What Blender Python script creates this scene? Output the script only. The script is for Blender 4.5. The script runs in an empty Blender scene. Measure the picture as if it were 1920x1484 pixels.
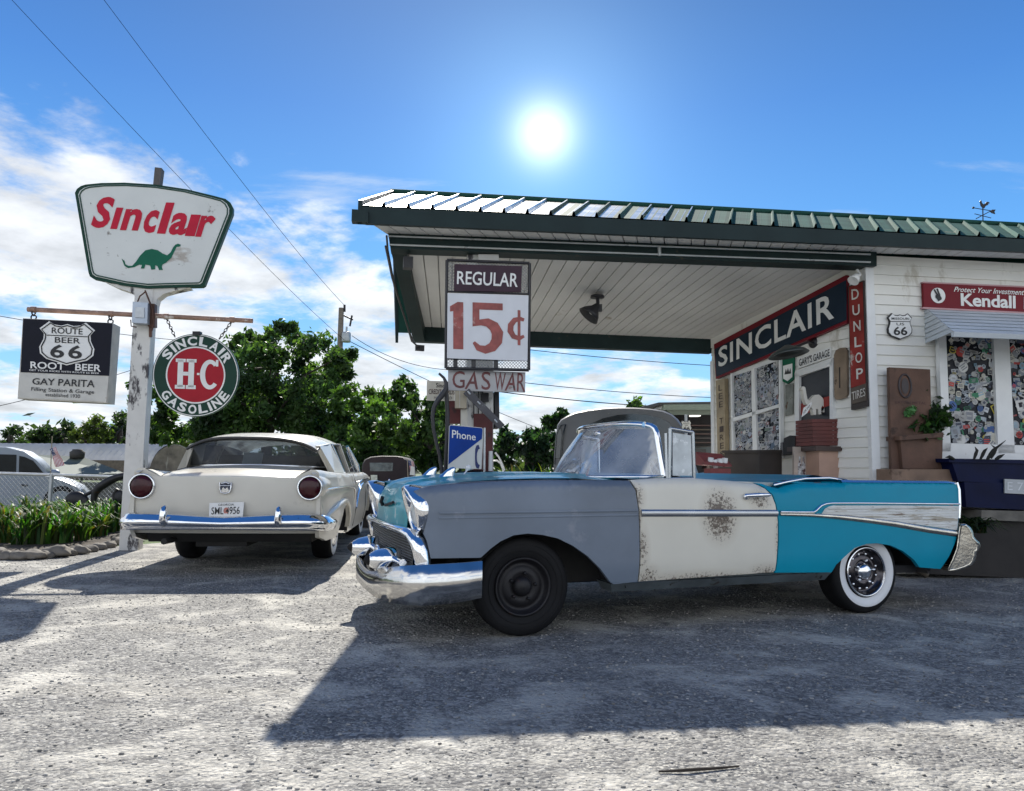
import bpy, bmesh, math, random
import numpy as np
from mathutils import Vector, Matrix, noise as mnoise
from mathutils.geometry import delaunay_2d_cdt
SC = bpy.context.scene
COL = SC.collection
rnd = random.Random(7)
# ------------------------------------------------------------------ camera
FPX, PIT, ROL, CXP, CYP, CAMH = 1400.0, math.radians(5.57), 0.012, 960.0, 742.0, 1.125
_f = Vector((0, math.cos(PIT), math.sin(PIT))); _r = Vector((1, 0, 0)); _u = _r.cross(_f)
RT = _r*math.cos(ROL) + _u*math.sin(ROL); UP = _u*math.cos(ROL) - _r*math.sin(ROL); FW = _f
CAM0 = Vector((0, 0, CAMH))
cd = bpy.data.cameras.new('camera'); cam = bpy.data.objects.new('camera', cd); COL.objects.link(cam)
cd.sensor_width = 36; cd.lens = 36*FPX/1920; cd.clip_end = 4000; cd.clip_start = .05
cam.matrix_world = Matrix(((RT.x, UP.x, -FW.x, 0), (RT.y, UP.y, -FW.y, 0), (RT.z, UP.z, -FW.z, CAMH), (0, 0, 0, 1)))
SC.camera = cam
def RAY(px, py): return FW + RT*((px-CXP)/FPX) - UP*((py-CYP)/FPX)
def P(px, py, Y):
    d = RAY(px, py); return CAM0 + d*(Y/d.y)
def G(px, py, z=0.0):
    d = RAY(px, py); return CAM0 + d*((z-CAMH)/d.z)
# ------------------------------------------------------------------ world, sun, exposure
SUN_EL, SUN_AZ = math.radians(42.0), math.radians(-8.5)
GLOW = RAY(1020, 250).normalized()
world = bpy.data.worlds.new("World"); SC.world = world; world.use_nodes = True
nt = world.node_tree; nt.nodes.clear()
def N(t, **k):
    n = nt.nodes.new(t)
    for a, b in k.items(): setattr(n, a, b)
    return n
def MATH(op, a, b=None, c=None, clamp=False):
    n = N('ShaderNodeMath', operation=op, use_clamp=clamp)
    for i, x in enumerate((a, b, c)):
        if x is None: continue
        if isinstance(x, (int, float)): n.inputs[i].default_value = x
        else: nt.links.new(x, n.inputs[i])
    return n.outputs[0]
def MIXC(fac, a, b, mode='MIX'):
    n = N('ShaderNodeMix', data_type='RGBA', blend_type=mode)
    for s, x in ((n.inputs[0], fac), (n.inputs[6], a), (n.inputs[7], b)):
        if isinstance(x, (int, float)): s.default_value = x
        elif isinstance(x, tuple): s.default_value = (*x, 1)
        else: nt.links.new(x, s)
    return n.outputs[2]
sky = N('ShaderNodeTexSky', sky_type='NISHITA', sun_disc=False, sun_elevation=SUN_EL, sun_rotation=SUN_AZ,
        altitude=300, air_density=1.0, dust_density=0.2, ozone_density=3.0)
SKY_STR = 0.085
tc = N('ShaderNodeTexCoord'); sep = N('ShaderNodeSeparateXYZ'); nt.links.new(tc.outputs['Generated'], sep.inputs[0])
dx, dy, dz = sep.outputs
skyc = MIXC(1.0, sky.outputs[0], (SKY_STR,)*3, 'MULTIPLY')
# deep clear blue overhead, lighter low down, measured from the photograph's sky
gr = N('ShaderNodeValToRGB'); nt.links.new(MATH('MULTIPLY', dz, 1.6), gr.inputs[0])
el = gr.color_ramp.elements
el[0].position = 0.0; el[0].color = (.20, .36, .50, 1)
el[1].position = 1.0; el[1].color = (.007, .045, .155, 1)
for p_, c_ in ((.16, (.115, .28, .47)), (.42, (.045, .18, .41)), (.7, (.018, .10, .30))):
    e_ = gr.color_ramp.elements.new(p_); e_.color = (*c_, 1)
skyc = MIXC(0.85, skyc, gr.outputs[0])
# clouds: fractal noise on a flat cloud deck
zz = MATH('ADD', MATH('MAXIMUM', dz, 0.0), 0.16)
cv = N('ShaderNodeCombineXYZ')
nt.links.new(MATH('DIVIDE', dx, zz), cv.inputs[0]); nt.links.new(MATH('DIVIDE', dy, zz), cv.inputs[1])
mp = N('ShaderNodeMapping'); nt.links.new(cv.outputs[0], mp.inputs[0]); mp.inputs['Location'].default_value = (3.1, 1.7, 0.4)
mp.inputs['Rotation'].default_value = (0, 0, .5)
n1 = N('ShaderNodeTexNoise'); nt.links.new(mp.outputs[0], n1.inputs['Vector'])
n1.inputs['Scale'].default_value = 2.2; n1.inputs['Detail'].default_value = 9; n1.inputs['Roughness'].default_value = .61; n1.inputs['Distortion'].default_value = .15
n2 = N('ShaderNodeTexNoise'); nt.links.new(mp.outputs[0], n2.inputs['Vector'])
n2.inputs['Scale'].default_value = 2.6; n2.inputs['Detail'].default_value = 8; n2.inputs['Roughness'].default_value = .6
back = MATH('LESS_THAN', dy, 0.0)
limf = MATH('SUBTRACT', 0.25, MATH('MULTIPLY', dx, 0.36))
lim = MATH('ADD', MATH('MULTIPLY', limf, MATH('SUBTRACT', 1.0, back)), MATH('MULTIPLY', back, 0.62))  # heavy cloud cover added out of view, behind the camera, for fill
cov = MATH('MULTIPLY', MATH('SUBTRACT', lim, dz), 1.7)
cov = MATH('MINIMUM', MATH('MAXIMUM', cov, -0.55), 0.20)
dens = MATH('ADD', n1.outputs[0], cov)
mr = N('ShaderNodeMapRange', interpolation_type='SMOOTHSTEP'); nt.links.new(dens, mr.inputs[0])
mr.inputs[1].default_value = .53; mr.inputs[2].default_value = .71
shade = N('ShaderNodeMapRange'); nt.links.new(n2.outputs[0], shade.inputs[0])
shade.inputs[1].default_value = .33; shade.inputs[2].default_value = .62; shade.inputs[3].default_value = .60; shade.inputs[4].default_value = 1.0
CLF = N('ShaderNodeMapRange'); nt.links.new(dy, CLF.inputs[0])       # unseen clouds behind the camera, added and brightened as fill light
CLF.inputs[1].default_value = .15; CLF.inputs[2].default_value = -.45; CLF.inputs[3].default_value = .50; CLF.inputs[4].default_value = .80
cb = MATH('MULTIPLY', shade.outputs[0], CLF.outputs[0])
cc = N('ShaderNodeCombineColor')
nt.links.new(MATH('MULTIPLY', cb, .97), cc.inputs[0]); nt.links.new(cb, cc.inputs[1]); nt.links.new(MATH('MULTIPLY', cb, 1.04), cc.inputs[2])
skyc = MIXC(MATH('MULTIPLY', mr.outputs[0], .95), skyc, cc.outputs[0])
mp3 = N('ShaderNodeMapping'); nt.links.new(cv.outputs[0], mp3.inputs[0]); mp3.inputs['Scale'].default_value = (.8, 2.4, 1); mp3.inputs['Rotation'].default_value = (0, 0, -.6); mp3.inputs['Location'].default_value = (5.2, .3, 0)
n3 = N('ShaderNodeTexNoise'); nt.links.new(mp3.outputs[0], n3.inputs['Vector']); n3.inputs['Scale'].default_value = 1.6; n3.inputs['Detail'].default_value = 9; n3.inputs['Roughness'].default_value = .62
m3 = N('ShaderNodeMapRange', interpolation_type='SMOOTHSTEP'); nt.links.new(MATH('SUBTRACT', n3.outputs[0], MATH('MULTIPLY', MATH('MAXIMUM', MATH('SUBTRACT', dz, .30), 0.0), .9)), m3.inputs[0])
m3.inputs[1].default_value = .53; m3.inputs[2].default_value = .74; m3.inputs[3].default_value = 0; m3.inputs[4].default_value = .55
skyc = MIXC(m3.outputs[0], skyc, (.33, .36, .40))
# the sun's own glare
vd = N('ShaderNodeVectorMath', operation='DOT_PRODUCT'); nt.links.new(tc.outputs['Generated'], vd.inputs[0]); vd.inputs[1].default_value = GLOW
dt = MATH('MAXIMUM', vd.outputs['Value'], 0.0)
core = N('ShaderNodeMapRange', interpolation_type='SMOOTHSTEP'); nt.links.new(dt, core.inputs[0])
core.inputs[1].default_value = math.cos(math.radians(1.2)); core.inputs[2].default_value = math.cos(math.radians(.3)); core.inputs[3].default_value = 0; core.inputs[4].default_value = 3.0
wide = MATH('ADD', MATH('MULTIPLY', MATH('POWER', dt, 120.0), .10), MATH('MULTIPLY', MATH('POWER', dt, 18.0), .035))
glow = MATH('ADD', core.outputs[0], MATH('MULTIPLY', MATH('POWER', dt, 1500.0), .42))
gc = N('ShaderNodeCombineColor')
nt.links.new(MATH('ADD', glow, MATH('MULTIPLY', wide, .62)), gc.inputs[0]); nt.links.new(MATH('ADD', MATH('MULTIPLY', glow, .97), wide), gc.inputs[1]); nt.links.new(MATH('ADD', MATH('MULTIPLY', glow, .92), MATH('MULTIPLY', wide, 1.15)), gc.inputs[2])
skyc = MIXC(1.0, skyc, gc.outputs[0], 'ADD')
bg = N('ShaderNodeBackground'); nt.links.new(skyc, bg.inputs[0]); bg.inputs[1].default_value = 1.0
wo = N('ShaderNodeOutputWorld'); nt.links.new(bg.outputs[0], wo.inputs[0])
sd = bpy.data.lights.new('sun', 'SUN'); sd.energy = 3.6; sd.angle = math.radians(.5); sd.color = (1, .95, .86)
sun = bpy.data.objects.new('sun', sd); COL.objects.link(sun)
sdir = Vector((math.sin(SUN_AZ)*math.cos(SUN_EL), math.cos(SUN_AZ)*math.cos(SUN_EL), math.sin(SUN_EL)))
sun.rotation_euler = sdir.to_track_quat('Z', 'Y').to_euler()
SC.view_settings.view_transform = 'Standard'; SC.view_settings.look = 'None'; SC.view_settings.gamma = 1
SC.view_settings.exposure = 1.2
SC.render.engine = 'CYCLES'; SC.cycles.use_denoising = True; SC.cycles.max_bounces = 8; SC.cycles.transparent_max_bounces = 12
SC.cycles.caustics_reflective = False; SC.cycles.caustics_refractive = False
# ------------------------------------------------------------------ materials
MATS = {}
def M(name, col, rough=.55, metal=0.0, coat=0.0, var=.10, vs=6.0, bump=0.0, bs=40.0, spots=None, spec=.5, attr=False, streak=None):
    """procedural material: base colour with large scale variation, fine bump and optional spots (colour, threshold, scale)"""
    if name in MATS: return MATS[name]
    m = bpy.data.materials.new(name); m.use_nodes = True; t = m.node_tree; b = t.nodes['Principled BSDF']
    L = t.links.new
    b.inputs['Roughness'].default_value = rough; b.inputs['Metallic'].default_value = metal
    b.inputs['Coat Weight'].default_value = coat; b.inputs['Coat Roughness'].default_value = .06
    b.inputs['Specular IOR Level'].default_value = spec
    co = t.nodes.new('ShaderNodeTexCoord')
    if attr:
        a = t.nodes.new('ShaderNodeVertexColor'); a.layer_name = 'Col'; base = a.outputs[0]
    else:
        a = t.nodes.new('ShaderNodeRGB'); a.outputs[0].default_value = (*col, 1); base = a.outputs[0]
    if var:
        n = t.nodes.new('ShaderNodeTexNoise'); n.inputs['Scale'].default_value = vs; n.inputs['Detail'].default_value = 6
        L(co.outputs['Object'], n.inputs['Vector'])
        mr = t.nodes.new('ShaderNodeMapRange'); L(n.outputs[0], mr.inputs[0]); mr.inputs[1].default_value = .3; mr.inputs[2].default_value = .7
        mr.inputs[3].default_value = 1-var; mr.inputs[4].default_value = 1+var
        mx = t.nodes.new('ShaderNodeVectorMath'); mx.operation = 'SCALE'; L(base, mx.inputs[0]); L(mr.outputs[0], mx.inputs['Scale']); base = mx.outputs[0]
        r2 = t.nodes.new('ShaderNodeMapRange'); L(n.outputs[0], r2.inputs[0]); r2.inputs[3].default_value = max(0, rough-.08); r2.inputs[4].default_value = min(1, rough+.08)
        L(r2.outputs[0], b.inputs['Roughness'])
    for sp in (spots or []):
        c2, th, sc = sp[:3]
        n = t.nodes.new('ShaderNodeTexNoise'); n.inputs['Scale'].default_value = sc; n.inputs['Detail'].default_value = 9; n.inputs['Roughness'].default_value = .65
        mp = t.nodes.new('ShaderNodeMapping'); L(co.outputs['Object'], mp.inputs[0]); L(mp.outputs[0], n.inputs['Vector'])
        if len(sp) > 3: mp.inputs['Scale'].default_value = sp[3]
        mr = t.nodes.new('ShaderNodeMapRange'); L(n.outputs[0], mr.inputs[0]); mr.inputs[1].default_value = th; mr.inputs[2].default_value = th+.06
        mx = t.nodes.new('ShaderNodeMix'); mx.data_type = 'RGBA'; L(mr.outputs[0], mx.inputs[0]); L(base, mx.inputs[6]); mx.inputs[7].default_value = (*c2, 1); base = mx.outputs[2]
    L(base, b.inputs['Base Color'])
    if bump:
        n = t.nodes.new('ShaderNodeTexNoise'); n.inputs['Scale'].default_value = bs; n.inputs['Detail'].default_value = 4
        L(co.outputs['Object'], n.inputs['Vector'])
        bp = t.nodes.new('ShaderNodeBump'); bp.inputs['Strength'].default_value = bump; bp.inputs['Distance'].default_value = .02; L(n.outputs[0], bp.inputs['Height']); L(bp.outputs[0], b.inputs['Normal'])
    MATS[name] = m; return m
RUST = (.085, .04, .022); GRIME = (.10, .09, .075)
def glass(name, tint, alpha, rough=.03):
    """thin glass: see-through mixed with a mirror film, streaked with a pale diffuse haze"""
    if name in MATS: return MATS[name]
    m = bpy.data.materials.new(name); m.use_nodes = True; t = m.node_tree; t.nodes.clear(); L = t.links.new
    o = t.nodes.new('ShaderNodeOutputMaterial'); tr = t.nodes.new('ShaderNodeBsdfTransparent'); tr.inputs[0].default_value = (*tint, 1)
    g = t.nodes.new('ShaderNodeBsdfGlossy'); g.inputs['Roughness'].default_value = rough
    d = t.nodes.new('ShaderNodeBsdfDiffuse'); d.inputs[0].default_value = (.55, .58, .62, 1)
    fr = t.nodes.new('ShaderNodeFresnel'); fr.inputs[0].default_value = 1.5
    ad = t.nodes.new('ShaderNodeMath'); ad.operation = 'ADD'; ad.use_clamp = True; L(fr.outputs[0], ad.inputs[0]); ad.inputs[1].default_value = alpha[0]
    m1 = t.nodes.new('ShaderNodeMixShader'); L(ad.outputs[0], m1.inputs[0]); L(tr.outputs[0], m1.inputs[1]); L(g.outputs[0], m1.inputs[2])
    co = t.nodes.new('ShaderNodeTexCoord'); n = t.nodes.new('ShaderNodeTexNoise'); n.inputs['Scale'].default_value = 3; n.inputs['Detail'].default_value = 7; L(co.outputs['Object'], n.inputs['Vector'])
    mr = t.nodes.new('ShaderNodeMapRange'); L(n.outputs[0], mr.inputs[0]); mr.inputs[1].default_value = .35; mr.inputs[2].default_value = .7; mr.inputs[3].default_value = alpha[1]*.35; mr.inputs[4].default_value = alpha[1]
    m2 = t.nodes.new('ShaderNodeMixShader'); L(mr.outputs[0], m2.inputs[0]); L(m1.outputs[0], m2.inputs[1]); L(d.outputs[0], m2.inputs[2]); L(m2.outputs[0], o.inputs[0])
    MATS[name] = m; return m
CHROME = M('chrome', (.82, .83, .85), .07, 1.0, var=.05, vs=14, spots=[((.38, .36, .34), .66, 30)])
PITTED = M('pitted chrome', (.62, .58, .50), .22, 1.0, var=.2, vs=9, spots=[((.25, .2, .15), .62, 26)], bump=.1)
BLACKRUB = M('black rubber', (.008, .008, .009), .7, spec=.25, var=.3, vs=10)
WHITERUB = M('whitewall rubber', (.72, .73, .74), .45, var=.05, spots=[((.35, .33, .3), .68, 14)])
DARK = M('dark void', (.012, .012, .014), .8, var=0)
IRON = M('dark iron', (.03, .03, .033), .5, .6, var=.3, spots=[(RUST, .62, 9)])
GALV = M('galvanised steel', (.42, .44, .46), .4, .8, var=.15, vs=12)
BLACKP = M('black paint', (.02, .02, .024), .45, var=.2)
WHITEP = M('white paint', (.78, .78, .76), .5, var=.05, bump=.05, spots=[((.45, .42, .36), .70, 5)])
# ------------------------------------------------------------------ mesh helpers
ROOTM = {}
def lerp(a, b, t): return a + (b-a)*t
def interp(x, xs, ys): return float(np.interp(x, xs, ys))
class MB:
    def __init__(s): s.v = []; s.f = []; s.mi = []; s.sm = []; s.col = []
    def add(s, vs, fs, mi=0, sm=False, col=None):
        o = len(s.v); s.v += [tuple(x) for x in vs]
        for f in fs: s.f.append(tuple(i+o for i in f)); s.mi.append(mi); s.sm.append(sm); s.col.append(col or (1, 1, 1))
        return s
    def hexa(s, p, mi=0, col=None):     # 8 points: bottom loop 0-3, top loop 4-7
        return s.add(p, [(0, 3, 2, 1), (4, 5, 6, 7), (0, 1, 5, 4), (1, 2, 6, 5), (2, 3, 7, 6), (3, 0, 4, 7)], mi, False, col)
    def obox(s, o, ex, ey, ez, mi=0, col=None):
        o, ex, ey, ez = map(Vector, (o, ex, ey, ez)); return s.hexa([o, o+ex, o+ex+ey, o+ey, o+ez, o+ex+ez, o+ex+ey+ez, o+ey+ez], mi, col)
    def box(s, c, d, rz=0.0, mi=0, col=None):
        c = Vector(c); ca, sa = math.cos(rz), math.sin(rz); ex = Vector((ca, sa, 0))*d[0]; ey = Vector((-sa, ca, 0))*d[1]; ez = Vector((0, 0, d[2]))
        return s.obox(c-ex/2-ey/2-ez/2, ex, ey, ez, mi, col)
    def prism(s, poly, vec, mi=0, sm=False, col=None):
        n = len(poly); vec = Vector(vec); a = [Vector(p) for p in poly]; b = [p+vec for p in a]
        s.add(a+b, [tuple(range(n))[::-1], tuple(range(n, 2*n))], mi, False, col)
        s.add(a+b, [(i, (i+1) % n, (i+1) % n+n, i+n) for i in range(n)], mi, sm, col); return s
    def tube(s, pts, r, n=8, closed=False, mi=0, cap=True, col=None, flat=1.0):
        pts = [Vector(p) for p in pts]; m = len(pts); rs = r if isinstance(r, (list, tuple)) else [r]*m
        vs = []; ref = None
        for i, p in enumerate(pts):
            t = (pts[(i+1) % m]-pts[i-1]) if closed else (pts[min(i+1, m-1)]-pts[max(i-1, 0)])
            t = t.normalized() if t.length > 1e-9 else Vector((0, 0, 1))
            if ref is None: ref = Vector((0, 0, 1)) if abs(t.z) < .9 else Vector((1, 0, 0))
            a = (ref - t*ref.dot(t))
            a = a.normalized() if a.length > 1e-6 else t.orthogonal().normalized()
            ref = a; b = t.cross(a)
            for k in range(n):
                q = 2*math.pi*k/n; vs.append(p + a*(math.cos(q)*rs[i]) + b*(math.sin(q)*rs[i]*flat))
        fs = [(i*n+k, i*n+(k+1) % n, ((i+1) % m)*n+(k+1) % n, ((i+1) % m)*n+k) for i in range(m if closed else m-1) for k in range(n)]
        s.add(vs, fs, mi, True, col)
        if cap and not closed: s.add(vs[:n], [tuple(range(n))[::-1]], mi, False, col); s.add(vs[-n:], [tuple(range(n))], mi, False, col)
        return s
    def lathe(s, prof, o, ax, n=32, mi=0, sm=True, col=None, sy=1.0):
        o = Vector(o); ax = Vector(ax).normalized(); a = ax.orthogonal().normalized(); b = ax.cross(a)
        vs = []
        for r, h in prof:
            for k in range(n):
                q = 2*math.pi*k/n; vs.append(o + ax*h + a*(math.cos(q)*r) + b*(math.sin(q)*r*sy))
        fs = [(i*n+k, i*n+(k+1) % n, (i+1)*n+(k+1) % n, (i+1)*n+k) for i in range(len(prof)-1) for k in range(n)]
        return s.add(vs, fs, mi, sm, col)
    def grid(s, fn, nu, nv, mi=0, sm=True, col=None):
        vs = [fn(i/nu, j/nv) for i in range(nu+1) for j in range(nv+1)]; w = nv+1
        return s.add(vs, [(i*w+j, (i+1)*w+j, (i+1)*w+j+1, i*w+j+1) for i in range(nu) for j in range(nv)], mi, sm, col)
    def loft(s, loops, mi=0, sm=True, closed=True, caps=True):
        n = len(loops[0]); vs = [p for l in loops for p in l]
        s.add(vs, [(i*n+k, i*n+(k+1) % n, (i+1)*n+(k+1) % n, (i+1)*n+k) for i in range(len(loops)-1) for k in range(n if closed else n-1)], mi, sm)
        if caps and closed: s.add(loops[0], [tuple(range(n))[::-1]], mi); s.add(loops[-1], [tuple(range(n))], mi)
        return s
    def ball(s, c, r, seg=12, mi=0, sc=(1, 1, 1), col=None):
        c = Vector(c); prof = []
        vs = []; fs = []
        for i in range(seg+1):
            a = math.pi*i/seg
            for k in range(2*seg):
                q = math.pi*k/seg; vs.append(c+Vector((math.sin(a)*math.cos(q)*sc[0], math.sin(a)*math.sin(q)*sc[1], math.cos(a)*sc[2]))*r)
        w = 2*seg
        return s.add(vs, [(i*w+k, (i+1)*w+k, (i+1)*w+(k+1) % w, i*w+(k+1) % w) for i in range(seg) for k in range(w)], mi, True, col)
    def build(s, name, mats, parent=None, base=None, local=False, props=None, fix=True):
        if not isinstance(mats, (list, tuple)): mats = [mats]
        vs = s.v
        mw = None
        if parent is not None and not local:
            inv = ROOTM[parent.name].inverted(); vs = [inv @ Vector(p) for p in vs]
        elif parent is None:
            if base is None:
                A = np.array(vs); base = ((A[:, 0].min()+A[:, 0].max())/2, (A[:, 1].min()+A[:, 1].max())/2, A[:, 2].min())
            vs = [Vector(p)-Vector(base) for p in vs]
        me = bpy.data.meshes.new(name); me.from_pydata([tuple(p) for p in vs], [], s.f)
        for m_ in mats: me.materials.append(m_)
        me.polygons.foreach_set('material_index', s.mi); me.polygons.foreach_set('use_smooth', s.sm)
        if any(c != (1, 1, 1) for c in s.col):
            at = me.color_attributes.new('Col', 'FLOAT_COLOR', 'CORNER'); buf = []
            for f, c in zip(s.f, s.col): buf += [c[0], c[1], c[2], 1.0]*len(f)
            at.data.foreach_set('color', buf)
        me.update()
        if fix:
            bm = bmesh.new(); bm.from_mesh(me); bmesh.ops.remove_doubles(bm, verts=[v for v in bm.verts if False], dist=0); bmesh.ops.recalc_face_normals(bm, faces=bm.faces); bm.to_mesh(me); bm.free()
        o = bpy.data.objects.new(name, me); COL.objects.link(o)
        if parent is not None: o.parent = parent; ROOTM[o.name] = ROOTM[parent.name]
        else: o.location = base; ROOTM[o.name] = Matrix.Translation(Vector(base))
        for k, x in (props or {}).items(): o[k] = x
        return o
def thing(name, label, cat, loc, rz=0.0, sc=1.0, group=None):
    o = bpy.data.objects.new(name, None); COL.objects.link(o); o.location = loc; o.rotation_euler = (0, 0, rz); o.scale = (sc,)*3
    o.empty_display_size = .2; o['label'] = label; o['category'] = cat
    if group: o['group'] = group
    ROOTM[o.name] = Matrix.Translation(Vector(loc)) @ Matrix.Rotation(rz, 4, 'Z') @ Matrix.Scale(sc, 4); return o
def tag(o, label, cat, group=None):
    o['label'] = label; o['category'] = cat
    if group: o['group'] = group
    return o
def structure(o): o['kind'] = 'structure'; return o
def stuff(o): o['kind'] = 'stuff'; return o
class Plane:
    """a real flat surface; on(px,py,off) is the point of it that the camera sees at a pixel, off metres in front of it"""
    def __init__(s, p, yaw=None, n=None):
        s.p = Vector(p); s.n = Vector(n).normalized() if n is not None else Vector((math.sin(yaw), -math.cos(yaw), 0))
        s.a = Vector((-s.n.y, s.n.x, 0)).normalized()
    def on(s, px, py, off=0.0):
        d = RAY(px, py); p = s.p + s.n*off; return CAM0 + d*((p-CAM0).dot(s.n)/d.dot(s.n))
    def poly(s, pts, off=0.0): return [s.on(x, y, off) for x, y in pts]
    def slab(s, mb, pts, t0, t1, mi=0, col=None):     # traced on the front face (offset t1), solid back to t0
        return mb.prism(s.poly(pts, t1), s.n*(t0-t1), mi, False, col)
def bil(q, x, y): return lerp(lerp(q[0], q[1], x), lerp(q[3], q[2], x), y)     # q = bl, br, tr, tl
_tc = {}
def glyphs(txt, off=0.0, shear=0.0, sp=1.0):
    k = (txt, off, shear, sp)
    if k in _tc: return _tc[k]
    c = bpy.data.curves.new('t', 'FONT'); c.body = txt; c.offset = off; c.shear = shear; c.resolution_u = 3; c.space_character = sp; c.fill_mode = 'BOTH'
    o = bpy.data.objects.new('t', c); COL.objects.link(o); bpy.context.view_layer.update()
    me = bpy.data.meshes.new_from_object(o.evaluated_get(bpy.context.evaluated_depsgraph_get()))
    v = [(p.co.x, p.co.y) for p in me.vertices]; f = [tuple(p.vertices) for p in me.polygons]
    bpy.data.objects.remove(o); bpy.data.curves.remove(c); bpy.data.meshes.remove(me)
    A = np.array(v); lo = A.min(0); hi = A.max(0); A = (A-lo)/(hi-lo)
    _tc[k] = (A, f, (hi-lo)); return _tc[k]
def text_q(mb, txt, q, off=0.0, shear=0.0, sp=1.0, mi=0, col=None):
    A, f, _ = glyphs(txt, off, shear, sp); q = [Vector(p) for p in q]
    return mb.add([bil(q, x, y) for x, y in A], f, mi, False, col)
def text_px(mb, txt, pl, bl, br, tr, tl, d, off=0.0, shear=0.0, sp=1.0, mi=0, col=None):
    return text_q(mb, txt, pl.poly([bl, br, tr, tl], d), off, shear, sp, mi, col)
def arc_text(mb, txt, fn, r0, r1, a0, a1, flip=False, off=.02, mi=0, col=None, gap=.25):
    """letters round a circle; fn(x,y)->point, angles in degrees from the top, clockwise"""
    ws = [0.32 if ch == 'I' else (1.15 if ch in 'MW' else 1.0) for ch in txt]; tot = sum(ws)+gap*(len(txt)-1); a = 0
    for ch, w in zip(txt, ws):
        A, f, _ = glyphs(ch, off); t0 = math.radians(lerp(a0, a1, a/tot)); t1 = math.radians(lerp(a0, a1, (a+w)/tot)); a += w+gap
        vs = []
        for x, y in A:
            t = lerp(t0, t1, x); r = lerp(r1, r0, y) if flip else lerp(r0, r1, y); vs.append(fn(math.sin(t)*r, math.cos(t)*r))
        mb.add(vs, f, mi, False, col)
SHIELD = [(0, .90), (.22, .82), (.48, .86), (.66, 1.0), (1.0, .66), (.84, .42), (.86, .16), (1.0, -.2), (.97, -.5), (.74, -.74), (.36, -.86), (0, -1.0)]
SHIELD = SHIELD + [(-x, y) for x, y in SHIELD[-2:0:-1]]
def shield_poly(q, k=1.0): return [bil(q, .5+.5*x*k, .5+.5*y*k) for x, y in SHIELD]
def inpoly(x, y, P_):
    c = False; j = len(P_)-1
    for i in range(len(P_)):
        xi, yi = P_[i]; xj, yj = P_[j]
        if (yi > y) != (yj > y) and x < (xj-xi)*(y-yi)/(yj-yi)+xi: c = not c
        j = i
    return c
def densify(P_, st):
    out = []
    for i in range(len(P_)):
        a = np.array(P_[i]); b = np.array(P_[(i+1) % len(P_)]); n = max(1, int(np.linalg.norm(b-a)/st))
        out += [tuple(a+(b-a)*k/n) for k in range(n)]
    return out
def panel(mb, outline, fn, fdir, flange=.03, step=.05, mi=0, extra=()):
    """sheet-metal panel: 2D outline filled with a fine mesh, lifted to 3D by fn(x,y), its edge turned in along fdir"""
    B = densify(outline, step); n = len(B); xs = [p[0] for p in B]; ys = [p[1] for p in B]; pts = list(B)
    arr = np.array(B)
    gx = np.arange(min(xs)+step/2, max(xs), step); gy = np.arange(min(ys)+step/2, max(ys), step)
    for x in gx:
        for y in gy:
            if inpoly(x, y, B) and np.min(np.sum((arr-(x, y))**2, 1)) > (step*.42)**2: pts.append((x, y))
    for x, y in extra:
        if inpoly(x, y, B) and np.min(np.sum((arr-(x, y))**2, 1)) > 1e-5: pts.append((x, y))
    r = delaunay_2d_cdt([Vector(p) for p in pts], [(i, (i+1) % n) for i in range(n)], [], 1, 1e-5)
    mb.add([fn(p.x, p.y) for p in r[0]], [tuple(f) for f in r[2]], mi, True)
    if flange:
        fd = Vector(fdir)*flange; b3 = [Vector(fn(*p)) for p in B]
        mb.add(b3+[p+fd for p in b3], [(i, (i+1) % n, (i+1) % n+n, i+n) for i in range(n)], mi, False)
    return mb
def stickers(mb, q, nrm, n, smin, smax, seed, pal):
    R = random.Random(seed); q = [Vector(p) for p in q]; W = ((q[1]-q[0]).length+(q[2]-q[3]).length)/2; Hh = ((q[3]-q[0]).length+(q[2]-q[1]).length)/2
    nrm = Vector(nrm)
    for i in range(n):
        sz = R.uniform(smin, smax)*(.7 if R.random() < .5 else 1); cx = R.random(); cy = R.random()**1.08; ang = R.uniform(-.25, .25) if R.random() < .7 else R.uniform(-1, 1)
        k = R.random(); asp = 1.0
        if k < .42: sh = [(math.cos(a*math.pi/8), math.sin(a*math.pi/8)) for a in range(16)]
        elif k < .5: sh = SHIELD
        else: sh = [(-1, -1), (1, -1), (1, 1), (-1, 1)]; asp = R.choice((.35, .5, .7, 1.0))
        c = R.choice(pal if R.random() < .45 else pal[:5]); g_ = R.uniform(.45, .95); c = tuple(min(1, max(.004, x*g_)) for x in c); d = .003+.009*i/n
        def put(shape, kx, ky, ox, oy, c_, dd):
            vs = []
            for x, y in shape:
                x = x*kx+ox; y = y*ky+oy
                X = (x*math.cos(ang)-y*asp*math.sin(ang))*sz/2/W+cx; Y = (x*math.sin(ang)+y*asp*math.cos(ang))*sz/2/Hh+cy
                vs.append(bil(q, min(1, max(0, X)), min(1, max(0, Y)))+nrm*(d+dd))
            mb.add(vs, [tuple(range(len(vs)))], 0, False, c_)
        put(sh, 1, 1, 0, 0, c, 0); ink = R.choice([(.03, .03, .04), (.08, .09, .12), (.25, .26, .28), R.choice(pal)])
        m_ = R.random(); SQ = [(-1, -1), (1, -1), (1, 1), (-1, 1)]
        if m_ < .35:
            for r_ in range(R.choice((2, 3))): put(SQ, R.uniform(.35, .75), .11, R.uniform(-.1, .1), .45-r_*.42, ink, .0003)
        elif m_ < .55: put(sh, .72, .72, 0, 0, ink, .0003); put(SQ, .45, .14, 0, 0, c, .0006)
        elif m_ < .75: put(SQ, .55, .22, 0, .0, ink, .0003); put(SQ, .4, .07, 0, -.5, ink, .0003)
        elif m_ < .88: put(sh, .45, .45, 0, .1, ink, .0003)
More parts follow.
